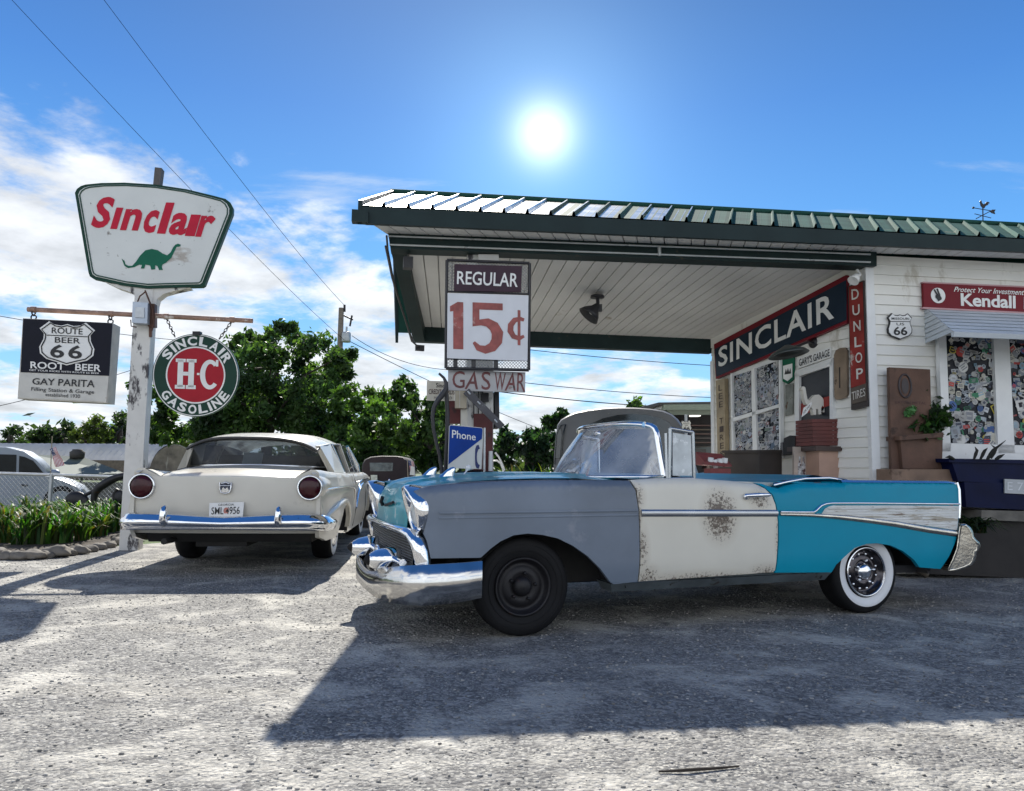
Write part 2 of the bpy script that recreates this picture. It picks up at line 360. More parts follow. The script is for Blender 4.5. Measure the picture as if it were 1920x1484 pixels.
STICK = [(.62, .62, .6), (.7, .7, .68), (.55, .57, .6), (.66, .64, .55), (.45, .5, .55), (.1, .18, .4), (.08, .1, .14), (.03, .03, .035), (.5, .08, .07), (.08, .28, .16), (.6, .5, .1), (.25, .4, .5), (.35, .34, .33)]
STICKM = M('sticker paper', (1, 1, 1), .6, var=.12, vs=20, attr=True, spec=.15)
PAINTM = M('painted signs', (1, 1, 1), .42, var=.06, vs=8, attr=True, spots=[((.16, .11, .07), .70, 7)])
RED = (.42, .025, .04); NAVY = (.012, .018, .05); GREEN = (.01, .10, .055); WHT = (.72, .72, .70); BLK = (.012, .012, .015)
# ------------------------------------------------------------------ ground
def ground_mat():
    m = bpy.data.materials.new('worn chip-seal asphalt'); m.use_nodes = True; t = m.node_tree; b = t.nodes['Principled BSDF']; L = t.links.new
    co = t.nodes.new('ShaderNodeTexCoord')
    def mapped(sc):
        n = t.nodes.new('ShaderNodeMapping'); n.inputs['Scale'].default_value = sc; L(co.outputs['Object'], n.inputs[0]); return n.outputs[0]
    def noise(v, s, d=6, r=.6, dist=0):
        n = t.nodes.new('ShaderNodeTexNoise'); n.inputs['Scale'].default_value = s; n.inputs['Detail'].default_value = d; n.inputs['Roughness'].default_value = r; n.inputs['Distortion'].default_value = dist
        L(v, n.inputs['Vector']); return n.outputs[0]
    def mapr(x, a, b_, c, d):
        n = t.nodes.new('ShaderNodeMapRange'); L(x, n.inputs[0])
        for i, q in enumerate((a, b_, c, d)): n.inputs[i+1].default_value = q
        return n.outputs[0]
    def mix(f, a, c):
        n = t.nodes.new('ShaderNodeMix'); n.data_type = 'RGBA'
        L(f, n.inputs[0])
        for s, x in ((n.inputs[6], a), (n.inputs[7], c)):
            if isinstance(x, tuple): s.default_value = (*x, 1)
            else: L(x, s)
        return n.outputs[2]
    v1 = mapped((1, 1, 1)); v2 = mapped((.85, 1, 1))
    vo = t.nodes.new('ShaderNodeTexVoronoi'); vo.inputs['Scale'].default_value = 46; L(v1, vo.inputs['Vector'])
    vo2 = t.nodes.new('ShaderNodeTexVoronoi'); vo2.inputs['Scale'].default_value = 110; L(v1, vo2.inputs['Vector'])
    sp = t.nodes.new('ShaderNodeSeparateColor'); L(vo.outputs['Color'], sp.inputs[0])
    sp2 = t.nodes.new('ShaderNodeSeparateColor'); L(vo2.outputs['Color'], sp2.inputs[0])
    peb = mix(mapr(sp.outputs[0], .25, .95, 0, 1), (.13, .128, .126), (.40, .39, .365))
    fine = mix(mapr(sp2.outputs[1], .5, .9, 0, 1), (.15, .148, .144), (.42, .41, .375))
    c = mix(mapr(noise(v2, 9, 7), .42, .58, 0, 1), peb, fine)
    dust = noise(v2, 2.1, 10, .68, .4)
    c = mix(mapr(dust, .49, .62, 0, .8), c, (.54, .52, .465))
    c = mix(mapr(noise(v1, .35, 4), .45, .7, 0, .35), c, (.12, .115, .11))
    c = mix(mapr(noise(v1, .9, 5, .6, .8), .62, .70, 0, .35), c, (.085, .082, .08))
    c = mix(mapr(noise(mapped((.25, 1.6, 1)), 1.1, 6), .56, .66, 0, .15), c, (.60, .56, .47))
    L(c, b.inputs['Base Color']); b.inputs['Roughness'].default_value = .85; b.inputs['Specular IOR Level'].default_value = .25
    h = t.nodes.new('ShaderNodeMath'); h.operation = 'ADD'; L(mapr(vo.outputs['Distance'], 0, .7, 1, 0), h.inputs[0]); L(mapr(noise(v2, 30, 6), .2, .8, 0, 1.6), h.inputs[1])
    bp = t.nodes.new('ShaderNodeBump'); bp.inputs['Strength'].default_value = .62; bp.inputs['Distance'].default_value = .016; L(h.outputs[0], bp.inputs['Height']); L(bp.outputs[0], b.inputs['Normal'])
    return m
GRASS = M('grass ground', (.05, .085, .02), .9, var=.35, vs=.8, bump=.6, bs=30, spots=[((.16, .14, .06), .60, 2.5)])
mb = MB(); mb.add([(-1500, -600, -.02), (1500, -600, -.02), (1500, 3000, -.02), (-1500, 3000, -.02)], [(0, 1, 2, 3)])
structure(mb.build('ground', GRASS, base=(0, 0, 0)))
mb = MB(); mb.add([(-60, -40, 0), (60, -40, 0), (60, 30, 0), (-3.2, 30, 0), (-4.0, 14, 0), (-5.0, 10.9, 0), (-6.1, 9.4, 0), (-8.2, 8.8, 0), (-60, 8.6, 0)], [tuple(range(9))])
structure(mb.build('asphalt_lot', ground_mat(), base=(0, 0, 0)))

def pebbles(n, seed, region, rmin, rmax):
    R = np.random.RandomState(seed); pts = []
    while len(pts) < n:
        x, y = R.uniform(region[0], region[1]), R.uniform(region[2], region[3])
        if abs(x) < y*.74+.3: pts.append((x, y))
    pts = np.array(pts); bm = bmesh.new(); bmesh.ops.create_icosphere(bm, subdivisions=1, radius=1); V0 = np.array([v.co[:] for v in bm.verts]); F0 = np.array([[v.index for v in f.verts] for f in bm.faces]); bm.free()
    r = rmin+(rmax-rmin)*R.rand(n)**3; k = 1+R.uniform(-.3, .3, (n, len(V0), 1)); V = V0[None]*k*r[:, None, None]*np.stack([R.uniform(.8, 1.6, n), R.uniform(.7, 1.2, n), R.uniform(.45, .8, n)], 1)[:, None, :]
    V[:, :, 0] += pts[:, 0:1]; V[:, :, 1] += pts[:, 1:2]; V[:, :, 2] += (r*.25)[:, None]
    F = (F0[None]+(np.arange(n)*len(V0))[:, None, None]).reshape(-1, 3); V = V.reshape(-1, 3); nf = len(F)
    me = bpy.data.meshes.new('loose_gravel'); me.vertices.add(len(V)); me.loops.add(nf*3); me.polygons.add(nf); me.vertices.foreach_set('co', V.ravel()); me.loops.foreach_set('vertex_index', F.ravel().astype(np.int32)); me.polygons.foreach_set('loop_start', np.arange(0, nf*3, 3, dtype=np.int32)); me.update(calc_edges=True)
    g = R.uniform(.10, .42, n); C = np.stack([g, g*.96, g*.88, np.ones(n)], 1); at = me.color_attributes.new('Col', 'FLOAT_COLOR', 'CORNER'); at.data.foreach_set('color', np.repeat(C, len(F0)*3, 0).ravel())
    me.materials.append(M('gravel stones', (1, 1, 1), .8, var=.15, vs=60, attr=True)); o = bpy.data.objects.new('loose_gravel', me); COL.objects.link(o); return o
o = pebbles(24000, 3, (-7.5, 7.5, 2.2, 9.2), .0025, .0085); stuff(o); o['label'] = 'loose pale gravel chips scattered over the worn lot'; o['category'] = 'gravel'
tw = MB(); tw.tube([G(1235, 1447, .006), G(1290, 1444, .012), G(1340, 1441, .008), G(1386, 1437, .006)], [.004, .007, .006, .003], 6); tag(tw.build('twig', M('dark twig', (.03, .022, .015), .8)), 'thin dark twig lying on the ground at the bottom of the picture', 'twig')

# ------------------------------------------------------------------ filling station
YAW = math.radians(7.4)
_b1 = P(1640, 895, 8.5); B1 = Vector((_b1.x, _b1.y, 0)); _b2 = P(1338, 880, 11.05); B2 = Vector((_b2.x, _b2.y, 0))
FAC = Plane(B1, YAW); FA = Vector((math.cos(YAW), math.sin(YAW), 0)); FN = FAC.n
BACK = Plane(B2, YAW)
sb = (B2-B1).normalized(); SIDE = Plane(B1, n=(-sb.y, sb.x, 0)); SN = SIDE.n
GREENM = M('dark green painted steel', (.020, .034, .035), .42, spec=.12, var=.15, vs=3)
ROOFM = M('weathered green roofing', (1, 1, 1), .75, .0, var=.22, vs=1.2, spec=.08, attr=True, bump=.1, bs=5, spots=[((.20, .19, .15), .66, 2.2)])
BEAMM = M('green canopy trim', (.020, .036, .036), .5, spec=.12, var=.25, vs=3, spots=[((.07, .06, .045), .64, 6)])
SOFM = M('cream soffit boards', (.68, .68, .66), .6, var=.10, vs=1.2, spots=[((.36, .32, .26), .66, 1.6)])
SIDM = M('white lap siding', (.78, .77, .72), .55, var=.07, vs=1.5, spots=[((.55, .52, .45), .60, 2.2, (1, 1, .35)), ((.45, .42, .35), .66, 7, (.3, .3, 2))])
TRIM = M('white trim boards', (.76, .77, .76), .5, var=.05, spots=[((.5, .46, .4), .7, 8)])
ST = thing('filling_station', 'white lap sided filling station with green ribbed metal roof and drive-under canopy', 'filling station', B1)
def siding(mb, o, along, z0, z1, nrm, step=.118, d=.017, top=None):
    o = Vector(o); along = Vector(along); nrm = Vector(nrm); z = z0
    while z < z1-1e-3:
        zt = min(z+step, z1); a = o+Vector((0, 0, z))+nrm*d; b = o+Vector((0, 0, zt))+nrm*(d*(1-(zt-z)/step)); c = o+Vector((0, 0, z))
        mb.add([a, a+along, b+along, b], [(0, 1, 2, 3)]); mb.add([c, c+along, a+along, a], [(0, 1, 2, 3)]); z = zt
ztop = FAC.on(1640, 476).z; zsoff = FAC.on(1700, 483).z
RIGHT = 8.5
mb = MB(); siding(mb, B1+FA*.02, FA*RIGHT, 0, zsoff, FN)
mb.obox(B1+FA*.02, FA*RIGHT, -FN*.15, Vector((0, 0, zsoff))); mb.build('front_wall', SIDM, ST)
SL = (B2-B1).length
mb = MB(); siding(mb, B1+sb*.02, sb*(SL-.02), 0, 3.0, SN)
zn = SIDE.on(1612, 508).z; zf = SIDE.on(1342, 640).z
mb.obox(B1+sb*.02, sb*(SL-.02), -SN*.15, Vector((0, 0, 2.9)))
mb.prism([B1+sb*.02+Vector((0, 0, 2.9)), B1+sb*SL+Vector((0, 0, 2.9)), B1+sb*SL+Vector((0, 0, max(2.92, zf+.1))), B1+sb*.02+Vector((0, 0, zn+.15))], -SN*.15)
mb.prism([B1+sb*.02+SN*.004+Vector((0, 0, 2.95)), B1+sb*SL+SN*.004+Vector((0, 0, 2.95)), B1+sb*SL+SN*.004+Vector((0, 0, max(2.97, zf+.05))), B1+sb*.02+SN*.004+Vector((0, 0, zn+.1))], SN*.016)
mb.build('side_wall', SIDM, ST)
mb = MB()
mb.obox(B1-FA*.02-sb*.0+FN*.025+SN*.025, FA*.10, -FN*.07, Vector((0, 0, ztop-.02)))
mb.build('corner_board', TRIM, ST)
mb = MB(); mb.obox(B2+SN*.03-sb*.06, sb*.07, -SN*.2, Vector((0, 0, 2.75))); mb.build('corner_board', TRIM, ST)
mb = MB()   # rest of the building behind
mb.obox(B1+FA*.3-FN*.2, FA*(RIGHT-.4), -FN*3.2, Vector((0, 0, zsoff-.1))); mb.build('rear_block', SIDM, ST)
# front canopy beam with its two pale rails
def rail3(mb, pts, w, h):  # little box bar between two points
    a, b = map(Vector, pts); mb.tube([a, b], w, 4)
bq = [FAC.on(728, 440, .0), FAC.on(1634, 473.5, .0), FAC.on(1634, 503.5, .0), FAC.on(733, 471, .0)]
mb = MB(); mb.prism([p+FN*.10 for p in bq], -FN*.22)
fl, fr_ = BACK.on(775, 640), BACK.on(1336, 662); flt, frt = BACK.on(791, 613), BACK.on(1342, 637)
dzb = (flt.z-fl.z)
mb.hexa([fl, fr_, fr_-FN*.15, fl-FN*.15, fl+Vector((0, 0, dzb+.14)), fr_+Vector((0, 0, dzb+.14)), fr_-FN*.15+Vector((0, 0, dzb+.14)), fl-FN*.15+Vector((0, 0, dzb+.14))])
nl = FAC.on(733, 471, -.12); nlt = FAC.on(728, 440, -.12)
mb.hexa([nl, nl+FA*.16, fl+FA*.16, fl, nlt+Vector((0, 0, .02)), nlt+FA*.16+Vector((0, 0, .02)), fl+FA*.16+Vector((0, 0, .5)), fl+Vector((0, 0, .5))])
mb.build('canopy_beam', BEAMM, ST)
mb = MB()
for a, b in (((728, 443), (1632, 477.5)), ((730, 459), (1632, 492))):
    mb.tube([FAC.on(*a, .115), FAC.on(*b, .115)], .011, 6)
for x, y0, y1 in ((1236, 462, 480),):
    mb.tube([FAC.on(x, y0, .115), FAC.on(x+1, y1, .115)], .02, 6)
mb.build('neon_rail', M('pale rails', (.55, .58, .58), .3, .4), ST)
# ceiling: separate boards running front to back, narrow dark joints between them
cA, cB = FAC.on(735, 474, -.12), FAC.on(1640, 507, -.12); cA.z = nl.z+.05; cB.z = FAC.on(1634, 503, -.12).z+.06
cC, cD = BACK.on(1350, 640, .01), BACK.on(775, 615, .01); cC.z = frt.z; cD.z = flt.z
mb = MB(); nb = 34
for i in range(nb):
    a0, a1 = i/nb, (i+1)/nb-.0022
    q = [lerp(cA, cB, a0), lerp(cA, cB, a1), lerp(cD, cC, a1), lerp(cD, cC, a0)]; up = Vector((0, 0, .03+.004*(i % 3)))
    mb.hexa(q+[p+up for p in q])
q = [p+Vector((0, 0, .06)) for p in (cA, cB, cC, cD)]; mb.hexa(q+[p+Vector((0, 0, .02)) for p in q]); mb.build('canopy_ceiling', SOFM, ST)
# roof
OV = .50; EV = Plane(B1+FN*OV, YAW); RG = Plane(B1-FN*3.3, YAW); BK = Plane(B2-FN*.35, YAW)
eL, eR = EV.on(677, 385), EV.on(1900, 446); eR = eL+(eR-eL)*1.55
rL, rR = RG.on(738, 363), RG.on(1900, 424); rR = rL+(rR-rL)*1.5
kL = BK.on(746, 618); kR = kL+(rR-rL); kR.z = kL.z+.1
rn = (eR-eL).cross(rL-eL).normalized(); rn = rn if rn.z > 0 else -rn
mb = MB(); npan = 46; rib = .045
prof = [(0, 0), (.30, 0), (.34, .012), (.38, 0), (.62, 0), (.66, .012), (.70, 0), (.84, 0), (.89, 1), (.95, 1), (1.0, 0)]
fr = []
for i in range(npan):
    for x, h in prof[:-1]: fr.append(((i+x)/npan, h*rib))
fr.append((1, 0))
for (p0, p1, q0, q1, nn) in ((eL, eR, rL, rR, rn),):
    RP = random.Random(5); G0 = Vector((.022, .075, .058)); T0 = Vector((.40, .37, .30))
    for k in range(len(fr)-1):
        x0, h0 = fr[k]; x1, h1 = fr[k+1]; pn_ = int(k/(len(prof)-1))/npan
        glint = max(0, min(1, 1.15-pn_*3.6))*RP.uniform(.55, 1.0) if k % 10 < 8 else max(0, .7-pn_*2.6)*.5      # pale tan painted in for sun glint at the canopy end
        c_ = G0.lerp(T0, glint)*RP.uniform(.8, 1.2)
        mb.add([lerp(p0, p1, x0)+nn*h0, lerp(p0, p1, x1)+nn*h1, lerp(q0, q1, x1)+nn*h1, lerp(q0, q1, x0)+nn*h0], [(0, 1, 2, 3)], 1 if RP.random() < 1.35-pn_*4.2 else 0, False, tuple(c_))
GC = (.022, .075, .058); mb.add([rL, rR, kR, kL], [(0, 1, 2, 3)], 0, False, GC)
dn = Vector((0, 0, -.05)); mb.add([eL+dn*.5, eR+dn*.5, rR+dn, rL+dn], [(0, 1, 2, 3)], 0, False, GC); mb.add([rL+dn, rR+dn, kR+dn, kL+dn], [(0, 1, 2, 3)], 0, False, GC)
mb.tube([rL-FA*.05+Vector((0, 0, .02)), rR+Vector((0, 0, .02))], .05, 8, flat=1.0, col=GC)
roof = mb.build('roof', [ROOFM, M('bright glint sheets', (.66, .63, .56), .27, .95, var=.2, vs=1.5, bump=.25, bs=2.5, spots=[((.2, .19, .16), .62, 3)])], ST)  # pale metal sheets put in to imitate sun glints on the roof
fb0, fb1 = EV.on(685, 419.5), EV.on(1900, 472); fb1 = fb0+(fb1-fb0)*1.55
mb = MB(); mb.hexa([fb0, fb1, fb1-FN*.05, fb0-FN*.05, eL-Vector((0, 0, .012)), eR-Vector((0, 0, .012)), eR-FN*.05-Vector((0, 0, .012)), eL-FN*.05-Vector((0, 0, .012))])
# rake boards on the left gable, and the gutter stub at the corner
for a, b in ((eL, rL), (rL, kL)):
    a2, b2 = a-FA*.03, b-FA*.03; mb.hexa([a2+Vector((0, 0, -.20)), b2+Vector((0, 0, -.20)), b2+Vector((0, 0, -.20))+FA*.04, a2+Vector((0, 0, -.20))+FA*.04, a2+Vector((0, 0, .05)), b2+Vector((0, 0, .05)), b2+FA*.04+Vector((0, 0, .05)), a2+FA*.04+Vector((0, 0, .05))])
g0 = EV.on(664, 405); mb.box(g0+FA*.06+Vector((0, 0, -.01)), (.16, .10, .12), YAW)
mb.build('fascia', GREENM, ST)
mb = MB(); s0, s1 = EV.on(695, 419.2, -.03), EV.on(1900, 471, -.03); s1 = s0+(s1-s0)*1.5
w0, w1 = FAC.on(729, 441.5, .02), FAC.on(1634, 475, .02); w1 = w0+(w1-w0)*((s1-s0).length/(w1-w0).length)
nb = 70
for i in range(nb):
    a0, a1 = i/nb, (i+1)/nb-.0012; q = [lerp(s0, s1, a0), lerp(s0, s1, a1), lerp(w0, w1, a1), lerp(w0, w1, a0)]; mb.hexa(q+[p+Vector((0, 0, .02)) for p in q])
q = [s0, s1, w1, w0]; q = [p+Vector((0, 0, .03)) for p in q]; mb.hexa(q+[p+Vector((0, 0, .015)) for p in q])
mb.build('eave_soffit', SOFM, ST)
# cables at the canopy's left end
mb = MB()
for pts in ([(725, 443), (727, 470), (740, 540), (760, 600), (772, 640), (786, 652)], [(723, 462), (735, 520), (750, 570), (771, 632), (778, 645)]):
    n_ = len(pts); mb.tube([P(x, y, lerp(7.55, 10.2, i/(n_-1))) for i, (x, y) in enumerate(pts)], .012, 6)
mb.box(P(787, 653, 10.2), (.12, .05, .08), .4); mb.box(P(765, 494, 7.9), (.1, .12, .12), .2, 0)
mb.build('cable', BLACKP, ST)
# ---- facade window with stickers, door, second window on the side wall
PANEM = M('dark window pane', (.014, .016, .022), .25, spec=.15, var=.2)
def window(pl, outer, panes, off, nst, seed, smin, smax, pal=STICK, bars=()):
    f = MB(); frame_t = off+.05; n = len(panes)
    w = MB(); pl.slab(w, outer, -.02, off-.01); win = w.build('window', TRIM, ST)
    for b in bars: pl.slab(f, b, off-.012, frame_t)
    f.build('frame', TRIM, win)
    pn = MB(); sk = MB()
    for i, q in enumerate(panes):
        pl.slab(pn, q, off-.02, off+.004); stickers(sk, pl.poly(q, off+.006), pl.n, nst, smin, smax, seed+i, pal)
    pn.build('pane', PANEM, win); sk.build('stickers', STICKM, win, fix=False)
    return win
P1 = [(1782, 831), (1873, 834), (1864, 630), (1773, 630)]; P2 = [(1902, 836), (1995, 839), (1984, 634), (1891, 632)]
window(FAC, [(1768, 846), (2010, 852), (1996, 628), (1758, 626)], [P1, P2], .05, 270, 11, .04, .13,
       bars=[[(1768, 847), (1783, 847), (1774, 626), (1760, 626)], [(1872, 850), (1903, 850), (1892, 628), (1863, 628)], [(1994, 850), (2012, 850), (1998, 628), (1983, 628)], [(1768, 847), (2010, 853), (2010, 838), (1768, 831)]])
mb = MB(); FAC.slab(mb, [(1764, 863), (2030, 871), (2030, 852), (1764, 847)], 0, .10); FAC.slab(mb, [(1768, 874), (2030, 884), (2030, 872), (1768, 863.5)], 0, .06); mb.build('window_sill', TRIM, ST)
def sp_(pts, o=(1300, 440), k=3.0918): return [(o[0]+x/k, o[1]+y/k) for x, y in pts]
wq = sp_([(215, 800), (500, 708), (503, 1300), (235, 1400)])
pa = [sp_(q) for q in ([(225, 1062), (345, 1025), (335, 790), (222, 825)], [(360, 1020), (497, 985), (494, 730), (352, 782)], [(236, 1390), (355, 1350), (350, 1050), (230, 1085)], [(372, 1345), (500, 1300), (498, 1005), (366, 1042)])]
SIDEPAL = [(.5, .52, .56), (.55, .57, .6), (.45, .5, .6), (.4, .42, .45), (.6, .6, .58), (.2, .28, .4), (.12, .14, .16), (.05, .06, .07), (.35, .2, .2), (.25, .32, .28)]
window(SIDE, wq, pa, .04, 250, 31, .035, .11, SIDEPAL, bars=[sp_(b) for b in ([(222, 1088), (500, 1000), (500, 982), (222, 1065)], [(345, 1350), (372, 1340), (353, 775), (335, 782)], [(226, 1400), (236, 1398), (222, 805), (214, 806)], [(497, 1300), (506, 1298), (502, 705), (494, 706)])])
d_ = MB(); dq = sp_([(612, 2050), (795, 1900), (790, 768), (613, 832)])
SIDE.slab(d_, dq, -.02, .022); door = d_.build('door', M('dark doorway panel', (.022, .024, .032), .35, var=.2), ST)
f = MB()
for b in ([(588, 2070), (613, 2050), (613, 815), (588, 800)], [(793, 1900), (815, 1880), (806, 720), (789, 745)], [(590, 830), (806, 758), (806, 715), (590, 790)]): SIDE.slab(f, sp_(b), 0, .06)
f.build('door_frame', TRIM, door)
f = MB(); SIDE.slab(f, sp_([(613, 1052), (795, 990), (795, 935), (613, 985)]), .02, .03); f.build('red_band', M('red band', (.28, .03, .025), .5), door)
# awning over the front window, hipped at its left end, clad in lap boards
zb = FAC.on(1735, 645).z; aF = G(1787, 623, zb); aW = FAC.on(1735, 645); aT = FAC.on(1733, 580)
out = (aF-B1).dot(FN); alen = 3.0
mb = MB(); st_ = 7
tl_, bl_ = aT+FN*.03, aF
for i in range(st_):
    k0, k1 = i/st_, (i+1)/st_
    a0, a1 = lerp(tl_, bl_, k0)+FN*.0, lerp(tl_, bl_, k1)+FN*.018
    mb.add([a0, a0+FA*alen, a1+FA*alen, a1], [(0, 1, 2, 3)]); mb.add([a1, a1+FA*alen, a1+FA*alen-FN*.018, a1-FN*.018], [(0, 1, 2, 3)])
    e0, e1 = lerp(aT, aW, k0)+FN*.004, lerp(aT, aW, k1)+FN*.004
    mb.add([a0, e0, e1-FA*.012, a1-FA*.012], [(0, 1, 2, 3)])
mb.hexa([aF-Vector((0, 0, .05)), aF+FA*alen-Vector((0, 0, .05)), aF+FA*alen-FN*.03-Vector((0, 0, .05)), aF-FN*.03-Vector((0, 0, .05)), aF+FN*.02, aF+FA*alen+FN*.02, aF+FA*alen-FN*.03, aF-FN*.03])
tag(mb.build('window_awning', M('grey white awning boards', (.55, .60, .64), .5, var=.08, vs=3)), 'pale hipped lap board awning over the sticker covered front window', 'awning')
# ------------------------------------------------------------------ things on the station
def sign_slab(name, label, cat, pl, pts, t0, t1, mat, group=None):
    c = sum((Vector(p) for p in pl.poly(pts, t0)), Vector())/len(pts)
    t = thing(name, label, cat, c, group=group); mb = MB(); pl.slab(mb, pts, t0, t1); b = mb.build('board', mat, t); return t, b
NAVYM = M('navy enamel', (.016, .028, .045), .3, spec=.12, var=.15, vs=2, spots=[((.12, .05, .03), .68, 6)])
MAROON = M('maroon enamel', (.17, .016, .024), .35, spec=.12, var=.12, vs=2, spots=[((.10, .05, .03), .70, 8)])
CREAM = M('cream sign paint', (.66, .64, .58), .45, var=.06)
WLET = M('white sign lettering', (.74, .74, .72), .45, var=.06, spots=[((.35, .3, .25), .72, 9)])
BLET = M('black sign lettering', (.012, .012, .014), .5, var=0)
# big SINCLAIR board over the side wall
t, b = sign_slab('sinclair_wall_sign', 'long dark navy board with maroon border and white letters SINCLAIR above the garage door', 'sign', SIDE,
    [(1342, 711), (1588, 606), (1586, 516), (1338.5, 646)], .02, .075, MAROON)
mb = MB(); SIDE.slab(mb, [(1343, 707), (1587, 600), (1585.5, 526), (1340, 655)], .07, .082); mb.build('panel', NAVYM, b)
mb = MB(); text_px(mb, 'SINCLAIR', SIDE, (1347, 690), (1564, 597), (1562.5, 546), (1347, 653), .088, off=.018, sp=1.08); mb.build('lettering', WLET, b, fix=False)
# DUNLOP TIRES vertical board
t, b = sign_slab('vertical_tire_sign', 'tall narrow red board with vertical DUNLOP TIRES lettering beside the building corner', 'sign', SIDE, sp_([(915, 1018), (1011, 995), (986, 266), (896, 300)]), .02, .07, M('dark sign edge', (.03, .022, .02), .5, var=.2))
mb = MB(); SIDE.slab(mb, sp_([(914, 890), (996, 865), (978, 276), (901, 305)]), .06, .078); mb.build('panel', M('faded red panel', (.24, .035, .03), .45, spec=.15, var=.3, vs=4, spots=[((.5, .45, .4), .62, 3)]), b)
mb = MB(); SIDE.slab(mb, sp_([(918, 985), (1003, 962), (1000, 862), (914, 893)]), .06, .078); mb.build('lower_panel', M('brown panel', (.085, .065, .05), .5, var=.3), b)
mb = MB()
for i, ch in enumerate('DUNLOP'):
    y0 = 318+i*92; xa, xb = 918+i*5.5, 960+i*5
    text_px(mb, ch, SIDE, *sp_([(xa, y0+62), (xb, y0+54), (xb-2, y0-6), (xa-2, y0+2)]), .083, off=.012)
text_px(mb, 'TIRES', SIDE, *sp_([(920, 962), (997, 935), (995, 888), (918, 915)]), .083)
mb.build('lettering', M('worn pale lettering', (.62, .60, .56), .5, var=.1, spots=[((.2, .08, .06), .62, 12)]), b, fix=False)
# GARY'S GARAGE plate
t, b = sign_slab('garage_name_plate', "small white plate reading GARY'S GARAGE over the dark doorway", 'sign', SIDE, sp_([(606, 778), (797, 712), (795, 652), (603, 715)]), .02, .035, WHITEP)
mb = MB(); text_px(mb, "GARY'S GARAGE", SIDE, *sp_([(613, 765), (790, 705), (789, 662), (612, 722)]), .040, off=.008); mb.build('lettering', BLET, b, fix=False)
# green and white shield sign
def side_q(pts): return sp_(pts)
t = thing('green_shield_sign', 'green shield shaped sign with white centre between side window and doorway', 'sign', SIDE.on(1476, 690, .02))
pts = sp_([(510, 712), (580, 694), (580, 838), (545, 866), (513, 850)]); mb = MB(); SIDE.slab(mb, pts, .02, .05); b = mb.build('board', M('green enamel', (.012, .11, .06), .35, spec=.12, var=.15, spots=[((.3, .3, .25), .68, 9)]), t)
mb = MB(); SIDE.slab(mb, sp_([(520, 762), (572, 748), (572, 826), (545, 850), (521, 836)]), .045, .056); mb.build('centre', WHITEP, b)
mb = MB(); SIDE.slab(mb, sp_([(528, 812), (536, 780), (541, 800), (548, 775), (554, 800), (562, 776), (565, 806)]), .05, .06); mb.build('emblem', BLET, b)
# grey thermometer strip, tan rounded panel
t, b = sign_slab('tin_strip_sign', 'narrow grey weathered tin strip hanging under the green shield sign', 'sign', SIDE, sp_([(533, 1053), (576, 1040), (577, 862), (533, 872)]), .02, .035, M('weathered grey tin', (.20, .21, .19), .5, .3, var=.35, vs=8, spots=[(RUST, .6, 10)]))
t = thing('thermometer_board', 'tan rounded wooden thermometer board right of the doorway', 'thermometer', SIDE.on(1575, 700, .02))
pts = [(815, 700), (825, 672), (850, 658), (876, 655), (888, 672), (890, 925), (880, 945), (850, 955), (825, 958), (817, 940)]
mb = MB(); SIDE.slab(mb, sp_(pts), .02, .055); b = mb.build('board', M('tan thermometer board', (.22, .16, .11), .5, var=.25, vs=5, spots=[((.08, .05, .03), .63, 9)]), t)
mb = MB(); SIDE.slab(mb, sp_([(845, 890), (849, 888), (848, 770), (844, 771)]), .05, .062); mb.build('gauge', BLET, b)
# LEE TIRES wooden board
t, b = sign_slab('wooden_tire_sign', 'tall yellowed wooden board with vertical LEE TIRES letters at the far wall end', 'sign', SIDE, sp_([(140, 1295), (186, 1285), (180, 834), (130, 848)]), .03, .10, M('yellowed sign wood', (.34, .27, .17), .6, var=.25, vs=5, spots=[((.14, .09, .05), .62, 8)]))
mb = MB()
for i, ch in enumerate('LEE TIRES'):
    if ch == ' ': continue
    y0 = 872+i*48; text_px(mb, ch, SIDE, *sp_([(146+i*1.2, y0+36), (168+i*1.2, y0+31), (168+i*1.2, y0-3), (146+i*1.2, y0+2)]), .106)
mb.build('lettering', M('brown lettering', (.06, .04, .03), .6), b, fix=False)
# gooseneck wall lamp
t = thing('gooseneck_wall_lamp', 'dark gooseneck lamp with wide shade under the SINCLAIR board', 'lamp', SIDE.on(1524, 645))
mb = MB(); a = SIDE.on(1526, 643, .0); b_ = SIDE.on(1500, 648, .35); c_ = SIDE.on(1478, 655, .55)
mb.tube([a, lerp(a, b_, .5)+Vector((0, 0, .02)), b_, c_], .016, 8); mb.lathe([(.0, 0), (.07, 0), (.07, .02), (0, .02)], a, SN, 16); mb.build('arm', BLACKP, t)
mb = MB(); mb.lathe([(.03, .10), (.07, .08), (.20, .02), (.24, -.02), (.235, -.025), (.19, .01), (.06, .06), (.02, .07)], c_-Vector((0, 0, .05)), Vector((-.15, .1, 1)), 28); mb.build('shade', M('green lamp shade', (.02, .03, .028), .4, coat=.4), t)
